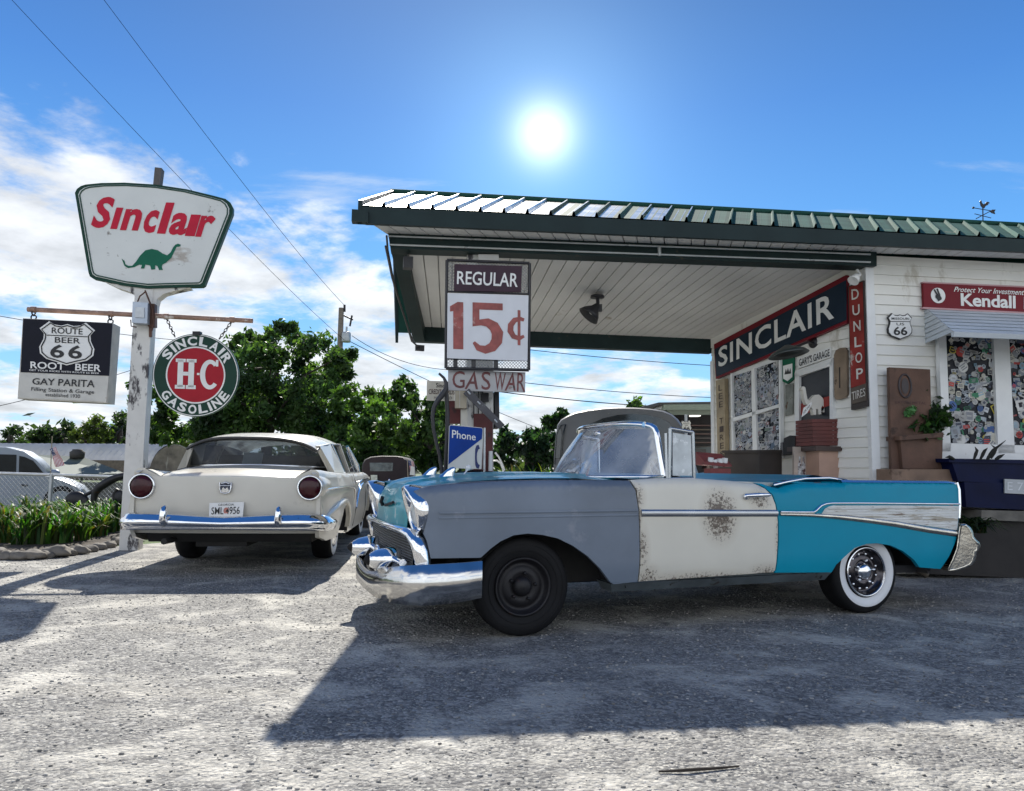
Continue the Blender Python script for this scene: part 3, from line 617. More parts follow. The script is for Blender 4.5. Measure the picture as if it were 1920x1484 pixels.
# hanging barn lamp under canopy ceiling
lp = P(1120, 556, 9.3); t = thing('canopy_barn_lamp', 'dark barn lamp with angled cone shade hanging from the canopy ceiling', 'lamp', lp)
mb = MB(); mb.lathe([(0, 0), (.09, 0), (.085, .03), (0, .03)], lp-Vector((0, 0, .02)), (0, 0, 1), 16); mb.tube([lp, P(1121, 572, 9.3), P(1125, 580, 9.25)], .022, 8); mb.box(P(1124, 578, 9.25), (.06, .06, .09)); mb.build('stem', BLACKP, t)
mb = MB(); ax = Vector((-.62, -.10, -.72)).normalized(); mb.lathe([(.04, 0), (.05, .03), (.06, .06), (.11, .12), (.145, .19), (.14, .19), (.10, .12), (.05, .06), (.0, .05)], P(1121, 573, 9.25), ax, 24); mb.build('shade', BLACKP, t)
mb = MB(); mb.ball(P(1121, 573, 9.25)+ax*.11, .04, 8); mb.build('bulb', M('frosted bulb', (.6, .6, .58), .3), t)
# corner floodlight
t = thing('corner_floodlight', 'small white floodlight tucked under the canopy at the building corner', 'floodlight', FAC.on(1600, 512, .1))
mb = MB(); a = FAC.on(1607, 507, .02); mb.tube([a, a+Vector((0, 0, -.07))+FN*.05, a+Vector((-.05, 0, -.10))+FN*.08], .018, 8); mb.build('bracket', WHITEP, t)
mb = MB(); ax = Vector((-.6, -.3, -.7)); mb.lathe([(0, 0), (.035, 0), (.05, .05), (.065, .10), (.06, .10), (.0, .085)], a+Vector((-.03, -.06, -.08)), ax, 16); mb.build('lamp_head', WHITEP, t)
# ---- facade: shield, oil sign
t = thing('highway_shield_sign', 'white MISSOURI US 66 highway shield on the front wall siding', 'sign', FAC.on(1688, 612, .02))
def shield_sign(t, q, pl, dep, rows, bm=WHITEP, edge=BLET):
    mb = MB(); po = shield_poly(q); mb.prism(po, -pl.n*dep); b = mb.build('plate', edge, t)
    mb = MB(); mb.prism([p+pl.n*.003 for p in shield_poly(q, .93)], -pl.n*.002); mb.build('face', bm, b)
    mb = MB()
    for txt, x0, x1, y0, y1, o in rows:
        qq = [bil(q, x0, y0)+pl.n*.007, bil(q, x1, y0)+pl.n*.007, bil(q, x1, y1)+pl.n*.007, bil(q, x0, y1)+pl.n*.007]
        if txt == '-': mb.add(qq, [(0, 1, 2, 3)])
        else: text_q(mb, txt, qq, o)
    mb.build('lettering', edge, b, fix=False); return b
shield_sign(t, FAC.poly([(1665, 637), (1711, 637), (1710, 588), (1664.5, 587)], .045), FAC, .025, [('MISSOURI', .14, .86, .74, .83, .004), ('-', .09, .91, .665, .69, 0), ('US', .34, .66, .53, .63, .006), ('66', .22, .78, .16, .48, .02)])
t, b = sign_slab('motor_oil_sign', 'maroon oil banner sign with white lettering and hand emblem above the awning', 'sign', FAC, [(1733, 576.5), (2075, 593), (2072, 545), (1731.5, 530.5)], .02, .06, MAROON)
mb = MB(); FAC.slab(mb, [(1730.5, 579), (2076, 596), (2076, 593), (1730.5, 576)], .02, .065); FAC.slab(mb, [(1730.5, 531), (2076, 546), (2076, 543.5), (1730.5, 528.5)], .02, .065); mb.build('rim', M('pink rim', (.45, .25, .26), .4), b)
mb = MB(); text_px(mb, 'Protect Your Investment with', FAC, (1788.5, 547.2), (1945, 555), (1946, 544.5), (1789.5, 538), .065, off=.008, shear=.25)
text_px(mb, 'Kendall', FAC, (1802, 574), (1904.5, 579), (1904, 555), (1801, 550), .065, off=.028, sp=.98)
text_px(mb, 'MOTOR OIL', FAC, (1920, 580), (2060, 588), (2060, 563), (1920, 557), .065, off=.02)
c0 = FAC.on(1759, 554.5, .0655); r_ = (FAC.on(1772.5, 555, .0655)-c0).length
mb.add([c0+FAC.a*math.cos(a*math.pi/16)*r_+Vector((0, 0, 1))*math.sin(a*math.pi/16)*r_ for a in range(32)], [tuple(range(32))]); mb.build('lettering', WLET, b, fix=False)
mb = MB()   # the emblem: a hand with two raised fingers
for a, b2, w in (((1751.5, 543), (1759, 556), 1.3), ((1757, 541.5), (1762, 555), 1.3)):
    p, q_ = FAC.on(*a, .07), FAC.on(*b2, .07); d = (q_-p).normalized(); s_ = FN.cross(d)*.008*w; mb.add([p-s_, p+s_, q_+s_*1.2, q_-s_*1.2], [(0, 1, 2, 3)])
mb.add(FAC.poly([(1754, 554), (1761, 552), (1766, 559), (1765.5, 562), (1759.5, 565.5), (1757, 561), (1754, 558)], .07), [tuple(range(7))]); mb.build('emblem', BLET, b, fix=False)
# weather vane
vp = RG.on(1843, 419); t = thing('rooster_weather_vane', 'black rooster weather vane standing on the roof ridge', 'weather vane', vp)
VP_ = Plane(vp, YAW)
def vz(pts, o=(1560, 360), k=5.3333): return [(o[0]+x/k, o[1]+y/k) for x, y in pts]
mb = MB(); mb.tube([vp-Vector((0, 0, .05)), VP_.on(*vz([(1508, 165)])[0])], .010, 6)
for a, b2 in (((1410, 160), (1590, 190)), ((1425, 220), (1590, 262)), ((1440, 270), (1590, 190))):
    mb.tube([VP_.on(*vz([a])[0]), VP_.on(*vz([b2])[0])], .007, 6)
mb.build('spindle', IRON, t)
mb = MB(); VP_.slab(mb, vz([(1485, 85), (1497, 90), (1500, 110), (1515, 125), (1535, 115), (1548, 100), (1570, 102), (1578, 115), (1560, 120), (1565, 130), (1545, 138), (1532, 150), (1525, 165), (1508, 160), (1490, 140), (1484, 110), (1478, 98)]), -.006, .006); mb.build('rooster', IRON, t)
mb = MB(); VP_.slab(mb, vz([(1580, 195), (1600, 178), (1638, 178), (1625, 200), (1634, 222), (1600, 212)]), -.006, .006); mb.build('arrow_tail', IRON, t)
mb = MB(); mb.ball(VP_.on(*vz([(1413, 160)])[0]), .02, 6); mb.build('arrow_tip', IRON, t)
# ------------------------------------------------------------------ clutter along the walls
RUSTM = M('rusted steel plate', (.115, .062, .042), .75, var=.35, vs=3, bump=.15, spots=[((.05, .028, .02), .56, 4), ((.20, .11, .07), .66, 9)])
WOODR = M('red brown crate wood', (.13, .035, .03), .65, var=.3, vs=4, spots=[((.05, .02, .02), .6, 12, (1, 1, .15))])
WOODP = M('pinkish cabinet wood', (.44, .28, .21), .55, var=.22, vs=2.5, spots=[((.25, .15, .11), .60, 6, (1, 1, .2))])
DCRATE = M('dark crate board', (.04, .034, .03), .7, var=.3, vs=4)
t = thing('rusty_steel_door', 'tall rusty brown steel panel leaning on the front wall beside the corner', 'steel panel', FAC.on(1708, 900, .2))
mb = MB(); FAC.slab(mb, [(1675, 1010), (1752, 1010), (1744, 693), (1667.5, 689)], .10, .15); b = mb.build('panel', RUSTM, t)
mb = MB(); c0 = FAC.on(1697, 724, .155); ra = .075
mb.tube([c0+FAC.a*math.cos(a*math.pi/12)*ra+Vector((0, 0, 1))*math.sin(a*math.pi/12)*ra*1.75 for a in range(24)], .012, 6, True)
mb.add([c0+FAC.a*math.cos(a*math.pi/12)*ra*.6+Vector((0, 0, 1))*math.sin(a*math.pi/12)*ra*.6*2+FN*.002 for a in range(24)], [tuple(range(24))]); mb.build('oval_badge', M('dark oval badge', (.04, .03, .032), .5, var=.3), b)
mb = MB(); text_px(mb, 'EATON METAL', FAC, (1679, 757), (1737, 759), (1737, 754), (1679, 752), .153); mb.build('lettering', M('dark red lettering', (.06, .02, .02), .6), b, fix=False)
PLQ = Plane(P(1728, 880, 8.35), YAW)
t = thing('rusty_planter', 'rust brown square tapered planter holding a leafy green bush', 'planter', P(1728, 905, 8.3))
mb = MB(); PLQ.slab(mb, [(1693, 879), (1766, 880), (1768, 816), (1688, 822)], -.36, 0); pb = mb.build('tub', RUSTM, t)
mb = MB(); PLQ.slab(mb, [(1687, 826), (1769, 820), (1769, 811), (1687, 818)], -.40, .04); mb.build('rim', RUSTM, t)
t = thing('wooden_plinth', 'low brown wooden plinth under the rusty planter', 'plinth', P(1725, 960, 8.3))
mb = MB(); PLQ.slab(mb, [(1672, 1000), (1790, 1000), (1786, 880.5), (1672, 880)], -.45, .10); mb.build('box', M('weathered brown wood', (.20, .13, .09), .7, var=.3, vs=4, spots=[((.1, .06, .04), .6, 6)]), t)
def leafmat(name, dark, trans=.35, rough=.5):
    if name in MATS: return MATS[name]
    m = bpy.data.materials.new(name); m.use_nodes = True; t_ = m.node_tree; b_ = t_.nodes['Principled BSDF']; L = t_.links.new; o = t_.nodes['Material Output']
    a = t_.nodes.new('ShaderNodeVertexColor'); a.layer_name = 'Col'; L(a.outputs[0], b_.inputs['Base Color']); b_.inputs['Roughness'].default_value = rough; b_.inputs['Specular IOR Level'].default_value = .35
    tl = t_.nodes.new('ShaderNodeBsdfTranslucent'); sc = t_.nodes.new('ShaderNodeVectorMath'); sc.operation = 'MULTIPLY'; sc.inputs[1].default_value = (1.5, 1.7, .5); L(a.outputs[0], sc.inputs[0]); L(sc.outputs[0], tl.inputs[0])
    mx = t_.nodes.new('ShaderNodeMixShader'); mx.inputs[0].default_value = trans; L(b_.outputs[0], mx.inputs[1]); L(tl.outputs[0], mx.inputs[2]); L(mx.outputs[0], o.inputs[0]); MATS[name] = m; return m
LEAFM = leafmat('tree leaves', 0, .45)
def leaf_cloud(centres, n, size, cols, seed, parent=None, name='foliage', base=None, mat=None, squash=1.0, flat=.35):
    """many small leaf faces on the shells of clumps: centres = (x,y,z,r)"""
    R = np.random.RandomState(seed); V = []; F = []; C = []
    cols = np.array(cols)
    for (cx, cy, cz, r) in centres:
        d = R.normal(size=(n, 3)); d /= np.linalg.norm(d, axis=1)[:, None]; rr = r*np.minimum(1.6, np.abs(R.normal(.25, .68, n))); p = d*rr[:, None]*np.array([1, 1, squash])+np.array([cx, cy, cz])
        a = R.normal(size=(n, 3)); a[:, 2] -= flat; a /= np.linalg.norm(a, axis=1)[:, None]; b = np.cross(a, R.normal(size=(n, 3))); b /= np.linalg.norm(b, axis=1)[:, None]
        s = size*R.uniform(.55, 1.35, n)[:, None]; o = len(V)*0
        q = np.stack([p-a*s, p+b*s*.45, p+a*s, p-b*s*.45], 1); tone = R.rand(); base_c = cols[R.randint(len(cols))]*(.7+.6*tone)
        V.append(q.reshape(-1, 3)); C.append(np.clip(base_c[None]*R.uniform(.6, 1.4, (n, 1)), 0, 1))
    V = np.concatenate(V); C = np.concatenate(C); nq = len(V)//4
    if parent is not None: inv = np.array(ROOTM[parent.name].inverted()); V = V@inv[:3, :3].T+inv[:3, 3]
    elif base is not None: V = V-np.array(base)
    me = bpy.data.meshes.new(name); me.vertices.add(len(V)); me.loops.add(len(V)); me.polygons.add(nq)
    me.vertices.foreach_set('co', V.ravel()); me.loops.foreach_set('vertex_index', np.arange(len(V), dtype=np.int32)); me.polygons.foreach_set('loop_start', np.arange(0, len(V), 4, dtype=np.int32))
    me.update(calc_edges=True); at = me.color_attributes.new('Col', 'FLOAT_COLOR', 'CORNER'); at.data.foreach_set('color', np.repeat(np.c_[C, np.ones(nq)], 4, 0).ravel())
    me.materials.append(mat or LEAFM); o = bpy.data.objects.new(name, me); COL.objects.link(o)
    if parent is not None: o.parent = parent; ROOTM[o.name] = ROOTM[parent.name]
    elif base is not None: o.location = base
    return o
BUSHC = [(.03, .075, .02), (.045, .10, .03), (.02, .05, .018)]
def blades(mb, c, n, h, spread, w, seed, cols, droop=.5):
    R = random.Random(seed); c = Vector(c)
    for i in range(n):
        a = R.uniform(0, 2*math.pi); ln = h*R.uniform(.55, 1.1); s = spread*R.uniform(.2, 1); d = Vector((math.cos(a), math.sin(a), 0)); side = Vector((-math.sin(a), math.cos(a), 0)); w_ = w*R.uniform(.7, 1.2)
        o = c+Vector((R.uniform(-1, 1), R.uniform(-1, 1), 0))*spread*.22; pts = []
        for k in range(6):
            t_ = k/5; pts.append((o+d*s*(t_**1.6)+Vector((0, 0, ln*(t_-droop*.5*t_**3))), w_*(1-t_**2.2)+.0015))
        vs = []
        for p, ww in pts: vs += [p-side*ww/2, p+side*ww/2]
        col = tuple(x*R.uniform(.6, 1.4) for x in R.choice(cols)); mb.add(vs, [(2*k, 2*k+1, 2*k+3, 2*k+2) for k in range(5)], 0, True, col)
t = thing('planter_bush', 'bushy dark green plant with pale green bloom growing in the rusty planter', 'plant', P(1730, 812, 8.45))
bc = [(*P(x, y, 8.5+dy), r) for x, y, r, dy in ((1722, 795, .17, 0), (1740, 780, .18, .05), (1752, 795, .17, 0), (1706, 800, .10, 0), (1735, 805, .15, -.08), (1730, 768, .09, .1), (1715, 785, .08, 0), (1760, 778, .09, 0), (1768, 790, .07, -.05))]
leaf_cloud(bc, 130, .055, BUSHC, 3, t)
mb = MB(); blades(mb, P(1752, 800, 8.4), 16, .26, .34, .03, 4, BUSHC, 1.2); mb.build('stems', LEAFM, t, fix=False)
leaf_cloud([(*P(1707, 771, 8.35), .04), (*P(1702, 776, 8.37), .03), (*P(1712, 768, 8.36), .03)], 60, .03, [(.16, .36, .15), (.12, .28, .11)], 41, t, 'bloom')
BLUEM = M('navy blue enamel tub', (.004, .008, .040), .4, spec=.12, var=.3, vs=3, spots=[((.05, .04, .05), .66, 8)])
BLQ = Plane(P(1850, 905, 8.25), YAW)
t = thing('blue_trough', 'long navy blue trough planter standing under the front window', 'planter', P(1900, 905, 8.2))
mb = MB(); BLQ.slab(mb, [(1797, 903), (2300, 925), (2300, 870), (1783, 861)], -.40, 0); mb.build('trough', BLUEM, t)
mb = MB(); BLQ.slab(mb, [(1780, 867), (2300, 877), (2300, 870), (1779, 860)], -.42, .03); mb.build('rim', BLUEM, t)
t = thing('blue_tank', 'glossy navy blue tank below the blue trough', 'tank', P(1900, 950, 8.2))
mb = MB(); BLQ.slab(mb, [(1812, 951), (2300, 975), (2300, 915), (1808, 904.5)], -.38, .02); b = mb.build('body', BLUEM, t)
t = thing('white_plate', 'white licence plate with faint marks fixed to the blue tank', 'licence plate', BLQ.on(1905, 912, .03))
mb = MB(); BLQ.slab(mb, [(1884, 925), (1960, 929), (1959, 902), (1884, 898.5)], .03, .042); b = mb.build('plate', M('dull white plate', (.42, .44, .45), .4, var=.1), t)
mb = MB(); text_px(mb, 'E 7AV', BLQ, (1889, 919), (1950, 923), (1950, 907), (1889, 904), .046); mb.build('lettering', M('pale grey marks', (.62, .64, .66), .4), b, fix=False)
t = thing('stone_bench', 'grey stone slab bench below the blue tank', 'bench', P(1880, 1010, 8.2))
mb = MB(); BLQ.slab(mb, [(1840, 975), (2300, 995), (2300, 968), (1840, 957)], -.5, .06); mb.build('seat', M('grey stone', (.15, .14, .12), .85, var=.3, bump=.3), t)
mb = MB(); BLQ.slab(mb, [(1700, 1075), (2300, 1100), (2300, 995), (1700, 970)], -.4, 0); mb.build('base', M('shade dark base', (.028, .025, .023), .85, var=.3), t)  # near-black colour paints in the shade under the bench
for i, (x, y, Y, lb) in enumerate(((1828, 1035, 7.95, 'dark green fern with arching fronds hanging beside the stone bench'),)):
    t = thing('fern', lb, 'plant', P(x, y, Y)); mb = MB(); c = P(x, 990, Y)
    blades(mb, c-Vector((0, 0, .05)), 70, .38, .42, .035, 9+i, [(.018, .035, .016), (.03, .05, .02)], 1.7); mb.build('fronds', LEAFM, t, fix=False)
t = thing('spiky_plant', 'dark spiky plant rising from the blue trough against the sticker window', 'plant', P(1855, 860, 8.3)); mb = MB()
R_ = [((1826, 862), (1832, 845), (1828, 838)), ((1838, 862), (1846, 846), (1852, 840)), ((1850, 862), (1862, 845), (1886, 826)), ((1858, 860), (1868, 842), (1858, 834)), ((1866, 862), (1876, 856), (1884, 852)), ((1852, 862), (1858, 850), (1873, 836)), ((1790, 862), (1780, 857), (1772, 858))]
for pts in R_:
    p = [P(x, y, 8.15) for x, y in pts]; mb.tube([p[0], lerp(p[0], p[1], .6), p[1], p[2]], [.012, .02, .018, .002], 6, flat=.4, col=(.02, .022, .02))
mb.build('leaves', LEAFM, t)
# cabinet, crate, pot, cut-out dinosaur by the doorway
CB = Plane(P(1575, 890, 8.95), YAW)
t = thing('wooden_cabinet', 'pinkish wooden cabinet with poster side standing by the garage doorway', 'cabinet', P(1555, 1000, 8.95))
mb = MB(); CB.slab(mb, [(1537, 1085), (1618, 1085), (1615, 843), (1536, 840)], -.62, 0); cab = mb.build('carcass', WOODP, t)
mb = MB(); CB.slab(mb, [(1530, 845), (1622, 847), (1622, 839), (1530, 836)], -.66, .05); mb.build('top', M('dark cabinet top', (.05, .03, .026), .5, var=.2), t)
mb = MB(); CB.slab(mb, [(1488, 1085), (1536, 1085), (1535, 841), (1489, 838)], -.34, -.30); b = mb.build('side_board', M('pale poster board', (.50, .42, .36), .6, var=.2, spots=[((.25, .18, .14), .6, 8)]), t)
mb = MB(); CB.slab(mb, [(1515, 905), (1534, 905), (1533, 850), (1514, 850)], -.31, -.292); mb.build('poster', M('brown poster', (.22, .14, .10), .5, var=.4, vs=9), b)
mb = MB()
for x in (1500, 1507): CB.slab(mb, [(x-3, 905), (x+3, 905), (x+3, 872), (x+1.3, 866), (x+1.3, 856), (x-1.3, 856), (x-1.3, 866), (x-3, 872)], -.31, -.29)
mb.build('bottles', M('printed bottles', (.55, .55, .56), .3, var=.5, vs=30, spots=[((.10, .05, .05), .52, 20)]), b)
t = thing('red_crate', 'dark red slatted wooden crate standing on the cabinet', 'crate', CB.on(1560, 836))
mb = MB()
for i in range(7):
    y0, y1 = 836-i*7.2, 836-(i+1)*7.2+.7; CB.slab(mb, [(1524-i*.1, y0-.4), (1594, y0), (1594, y1), (1524-i*.1, y1-.4)], -.4, 0)
CB.slab(mb, [(1527, 832), (1591, 832), (1591, 788), (1527, 788)], -.38, -.012); mb.build('slats', WOODR, t)
t = thing('small_rust_pot', 'small dark rust coloured pot right of the red crate', 'pot', CB.on(1606, 838))
mb = MB(); mb.lathe([(0, 0), (.05, 0), (.065, .13), (.06, .135), (.05, .11), (0, .11)], CB.on(1606, 839, -.15), (0, 0, 1), 20); mb.build('body', M('rust pot', (.09, .035, .03), .6, var=.3), t)
t = thing('dinosaur_cutout', 'white long-necked dinosaur figure standing on the red crate before the doorway', 'dinosaur figure', CB.on(1535, 782))
DZ = [(628, 890), (640, 880), (650, 888), (655, 920), (662, 955), (675, 965), (685, 950), (705, 930), (728, 928), (748, 945), (762, 970), (772, 1005), (768, 1025), (756, 1032), (748, 1028), (758, 1020), (760, 1005), (750, 990), (742, 1005), (742, 1042), (728, 1044), (722, 1010), (712, 1012), (712, 1046), (698, 1046), (690, 1010), (672, 990), (655, 985), (640, 950), (636, 905), (628, 898)]
DP = Plane(CB.on(1535, 782, -.2), YAW)
mb = MB(); DP.slab(mb, sp_(DZ), -.035, .035); mb.build('figure', M('white plaster', (.62, .60, .54), .5, var=.1), t)
t, b = sign_slab('paper_tag', 'white paper tag hung at a slant on the dinosaur figure', 'tag', DP, sp_([(628, 1060), (660, 1035), (688, 985), (686, 970), (655, 995), (640, 1005)]), .045, .052, WHITEP)
mb = MB(); text_px(mb, 'FOR SALE', DP, *sp_([(640, 1042), (678, 993), (674, 985), (637, 1030)]), .056); 
mb.build('lettering', BLET, b, fix=False)
t = thing('wall_mailbox', 'dark metal mailbox mounted low on the wall left of the doorway', 'mailbox', SIDE.on(1478, 850, .1))
mb = MB(); SIDE.slab(mb, sp_([(520, 1280), (590, 1262), (590, 1168), (560, 1165), (525, 1182)]), .01, .12); mb.build('box', IRON, t)
mb = MB(); SIDE.slab(mb, sp_([(500, 1272), (520, 1275), (520, 1205), (503, 1208)]), .02, .09); mb.build('flap', M('grey flap', (.12, .12, .13), .5, .5), t)
# low junk table under the side window
TB = Plane(P(1410, 900, 9.0), YAW)
t = thing('junk_table', 'low white topped table under the side window covered in crates and papers', 'table', P(1400, 1000, 9.2))
mb = MB(); TB.slab(mb, [(1330, 908), (1490, 908), (1490, 902), (1330, 902)], -1.0, .1); mb.build('tabletop', M('white tabletop', (.72, .70, .66), .5), t)
for x in (1340, 1480):
    for dpt in (0, -.9): mb = MB(); TB.slab(mb, [(x-4, 1068), (x+4, 1068), (x+4, 907), (x-4, 907)], dpt-.05, dpt); mb.build('leg', IRON, t)
for nm, lb, x0, x1, y0, y1, dd, dep, mt in (('dark_crate', 'large dark brown open crate on the junk table by the mailbox', 1424, 1466, 845, 901, -.2, .5, DCRATE), ('dark_crate', 'smaller dark box behind white cups on the junk table', 1374, 1400, 856, 901, -.55, .35, DCRATE)):
    t = thing(nm, lb, 'crate', TB.on((x0+x1)/2, y1, dd), group='dark crates on the junk table'); R2 = Plane(TB.on((x0+x1)/2, 880, dd), YAW+math.radians(32))
    mb = MB(); R2.slab(mb, [(x0, y1), (x1, y1), (x1, y0), (x0, y0)], -dep, 0); b = mb.build('box', mt, t)
    mb = MB(); R2.slab(mb, [(x0-1, y0+4), (x1+1, y0+4), (x1+1, y0-1), (x0-1, y0-1)], -dep-.01, .012); mb.build('rim', DCRATE, b)
t = thing('red_tray', 'red wooden tray tilted on the left end of the junk table', 'tray', TB.on(1345, 900, .1))
a = TB.on(1322, 872, .05); b_ = TB.on(1372, 876, .05); mb = MB(); mb.hexa([a, b_, b_-FN*.3, a-FN*.3, a+Vector((0, 0, .03)), b_+Vector((0, 0, .03)), b_-FN*.3+Vector((0, 0, .16)), a-FN*.3+Vector((0, 0, .16))]); mb.box(TB.on(1345, 890, 0), (.25, .2, .14), YAW); mb.build('tray', M('red tray wood', (.20, .04, .04), .6, var=.3), t)
for i, (x, y) in enumerate(((1342, 872), (1351, 870), (1359, 869), (1331, 868))):
    t_ = MB(); t_.lathe([(0, 0), (.028, 0), (.034, .10), (.03, .10), (0, .09)], TB.on(x, y+6, 0), (.1*(i-1.5), 0, 1), 14)
    tag(t_.build('white_cup', WHITEP), 'white cup standing in the red tray', 'cup', 'white cups in the red tray')
for i, (x, y, w, mt, lb) in enumerate(((1388, 899, .2, WHITEP, 'loose white paper sheet in front of the small dark box'), (1415, 898, .34, M('old brown book', (.12, .07, .05), .6), 'brown book lying by the large dark crate'), (1376, 902, .16, M('green paper', (.03, .16, .08), .5), 'green folder at the table edge'))):
    m_ = MB(); m_.box(TB.on(x, y, .02), (w, .2, .03), .3*i); tag(m_.build('folder' if i == 2 else ('book' if i else 'paper_sheet'), mt), lb, 'folder' if i == 2 else ('book' if i else 'paper'))
# ------------------------------------------------------------------ three-tone convertible
CYAW = math.radians(19.7); CA = Vector((.085, 5.15, 0)); CE = Vector((math.cos(CYAW), math.sin(CYAW), 0)); CNV = Vector((math.sin(CYAW), -math.cos(CYAW), 0))
CORG = CA - CNV*.83
CAR = thing('convertible_car', 'vintage two door convertible with grey fender, rusty cream door and turquoise rear', 'car', CORG, CYAW)
def CL(u, v, w): return (u, -w, v)       # u rearward from the front axle, v up, w towards the driver's side
TURQ = (.002, .26, .385)
TURQM = M('turquoise paint', TURQ, .42, coat=.06, spec=.18, var=.10, vs=1.3, spots=[((.01, .20, .29), .66, 3)])
TURQW = M('worn turquoise nose paint', (.012, .30, .37), .34, coat=.4, var=.2, vs=5, spots=[((.42, .56, .56), .57, 5), ((.10, .18, .19), .66, 13)])
PRIMER = M('grey primer', (.138, .170, .216), .42, coat=.12, var=.22, vs=1.6, bump=.03, bs=3, spots=[((.21, .235, .28), .60, 2.6), ((.10, .11, .13), .70, 14)])
def door_mat():
    m = M('cream door paint', (.66, .63, .54), .4, coat=.15, var=.05, vs=2); t = m.node_tree; L = t.links.new; b = t.nodes['Principled BSDF']
    base = b.inputs['Base Color'].links[0].from_socket; co = t.nodes.new('ShaderNodeTexCoord'); sp = t.nodes.new('ShaderNodeSeparateXYZ'); L(co.outputs['Object'], sp.inputs[0])
    def mt(op, a, c=None):
        n = t.nodes.new('ShaderNodeMath'); n.operation = op
        for i, x in enumerate((a, c)):
            if x is None: continue
            if isinstance(x, (int, float)): n.inputs[i].default_value = x
            else: L(x, n.inputs[i])
        return n.outputs[0]
    def blob(cu, cv, su, sv):   # soft wear centred on a spot of the door
        d = mt('ADD', mt('POWER', mt('ABSOLUTE', mt('DIVIDE', mt('SUBTRACT', sp.outputs[0], cu), su)), 2), mt('POWER', mt('ABSOLUTE', mt('DIVIDE', mt('SUBTRACT', sp.outputs[2], cv), sv)), 2))
        return mt('MAXIMUM', mt('SUBTRACT', 1.0, d), 0)
    w = blob(1.50, .80, .20, .26)
    for a in ((.83, .935, .075, .13), (1.86, .91, .13, .12), (.86, .56, .07, .22), (.90, .37, .13, .12), (1.3, .335, .75, .09), (1.9, .37, .2, .09), (2.02, .6, .05, .3), (.83, .8, .035, .2)): w = mt('MAXIMUM', w, blob(*a))
    n = t.nodes.new('ShaderNodeTexNoise'); n.inputs['Scale'].default_value = 48; n.inputs['Detail'].default_value = 9; n.inputs['Roughness'].default_value = .78; L(co.outputs['Object'], n.inputs['Vector'])
    cen = blob(1.50, .80, .20, .26); w = mt('ADD', mt('MULTIPLY', w, .80), mt('MULTIPLY', cen, .25)); s = mt('ADD', n.outputs[0], mt('MULTIPLY', w, .30)); mr = t.nodes.new('ShaderNodeMapRange'); L(s, mr.inputs[0]); mr.inputs[1].default_value = .70; mr.inputs[2].default_value = .78
    n2 = t.nodes.new('ShaderNodeTexNoise'); n2.inputs['Scale'].default_value = 40; L(co.outputs['Object'], n2.inputs['Vector'])
    rc = t.nodes.new('ShaderNodeMix'); rc.data_type = 'RGBA'; L(n2.outputs[0], rc.inputs[0]); rc.inputs[6].default_value = (.02, .018, .016, 1); rc.inputs[7].default_value = (.20, .15, .11, 1)
    mx = t.nodes.new('ShaderNodeMix'); mx.data_type = 'RGBA'; L(mr.outputs[0], mx.inputs[0]); st = t.nodes.new('ShaderNodeMix'); st.data_type = 'RGBA'; L(mt('MULTIPLY', w, .34), st.inputs[0]); L(base, st.inputs[6]); st.inputs[7].default_value = (.33, .24, .15, 1)
    L(st.outputs[2], mx.inputs[6]); L(rc.outputs[2], mx.inputs[7]); L(mx.outputs[2], b.inputs['Base Color']); return m
DOORM = door_mat()
TOPX = [-.80, -.67, -.47, -.2, .31, .79, 1.03, 1.31, 1.65, 1.85, 1.93, 2.07, 2.15, 2.26, 2.69, 2.72, 3.9, 4.1]
TOPZ = [.985, 1.0, 1.022, 1.039, 1.051, 1.05, 1.067, 1.069, 1.05, 1.034, 1.01, .996, 1.018, 1.038, 1.042, 1.05, 1.05, 1.045]
def ctop(u): return interp(u, TOPX, TOPZ)
def CS(u, v):
    w = interp(u, [-.85, -.6, -.2, .5, 2.0, 3.0, 4.0], [.885, .91, .93, .945, .955, .945, .905])
    if v < .46: w -= (.46-v)**1.5*.45
    if v > .84: w -= (v-.84)*.10
    w += .006*math.exp(-((v-.84)/.02)**2)
    r = .055; tp = ctop(u) if u < 2.69 else 1.05
    if u > 2.69: r = .02
    d = v-(tp-r)
    if d > 0: w -= r-math.sqrt(max(0, r*r-d*d))
    return w
def csurf(off=0.0, s=1): return lambda u, v: CL(u, v, s*(CS(u, v)+off))
FOUT = [(-.767, .972), (-.734, .925), (-.688, .88), (-.679, .823), (-.692, .755), (-.702, .699), (-.682, .653), (-.656, .545), (-.333, .542), (-.326, .543), (-.261, .599), (-.193, .646), (-.103, .683), (-.005, .693), (.103, .682), (.214, .657), (.325, .605), (.437, .531), (.527, .448), (.613, .35), (.640, .333), (.824, .345), (.833, .526), (.831, .73), (.823, .845), (.817, .905), (.809, .979), (.790, 1.05), (.31, 1.051), (-.2, 1.039), (-.47, 1.022), (-.67, 1.0)]
DOUT = [(.800, 1.052), (.818, .99), (.826, .905), (.832, .845), (.840, .73), (.842, .526), (.834, .345), (1.97, .372), (1.985, .389), (2.008, .603), (2.012, .748), (1.995, .878), (1.970, .945), (1.925, .995), (1.85, 1.034), (1.65, 1.05), (1.31, 1.069), (1.03, 1.067)]
QOUT = [(1.862, 1.036), (1.935, 1.005), (1.980, .950), (2.005, .88), (2.022, .748), (2.018, .603), (1.995, .389), (1.982, .368), (2.527, .350), (2.565, .409), (2.652, .472), (2.75, .534), (2.874, .562), (2.976, .564), (3.126, .544), (3.253, .498), (3.38, .422), (3.455, .355), (3.700, .332), (3.78, .43), (3.856, .54), (3.882, .598), (3.91, .72), (3.931, .863), (3.946, 1.0), (3.935, 1.04), (3.87, 1.05), (2.72, 1.05), (2.685, 1.042), (2.257, 1.038), (2.151, 1.018), (2.071, .996), (1.99, 1.012), (1.93, 1.03)]
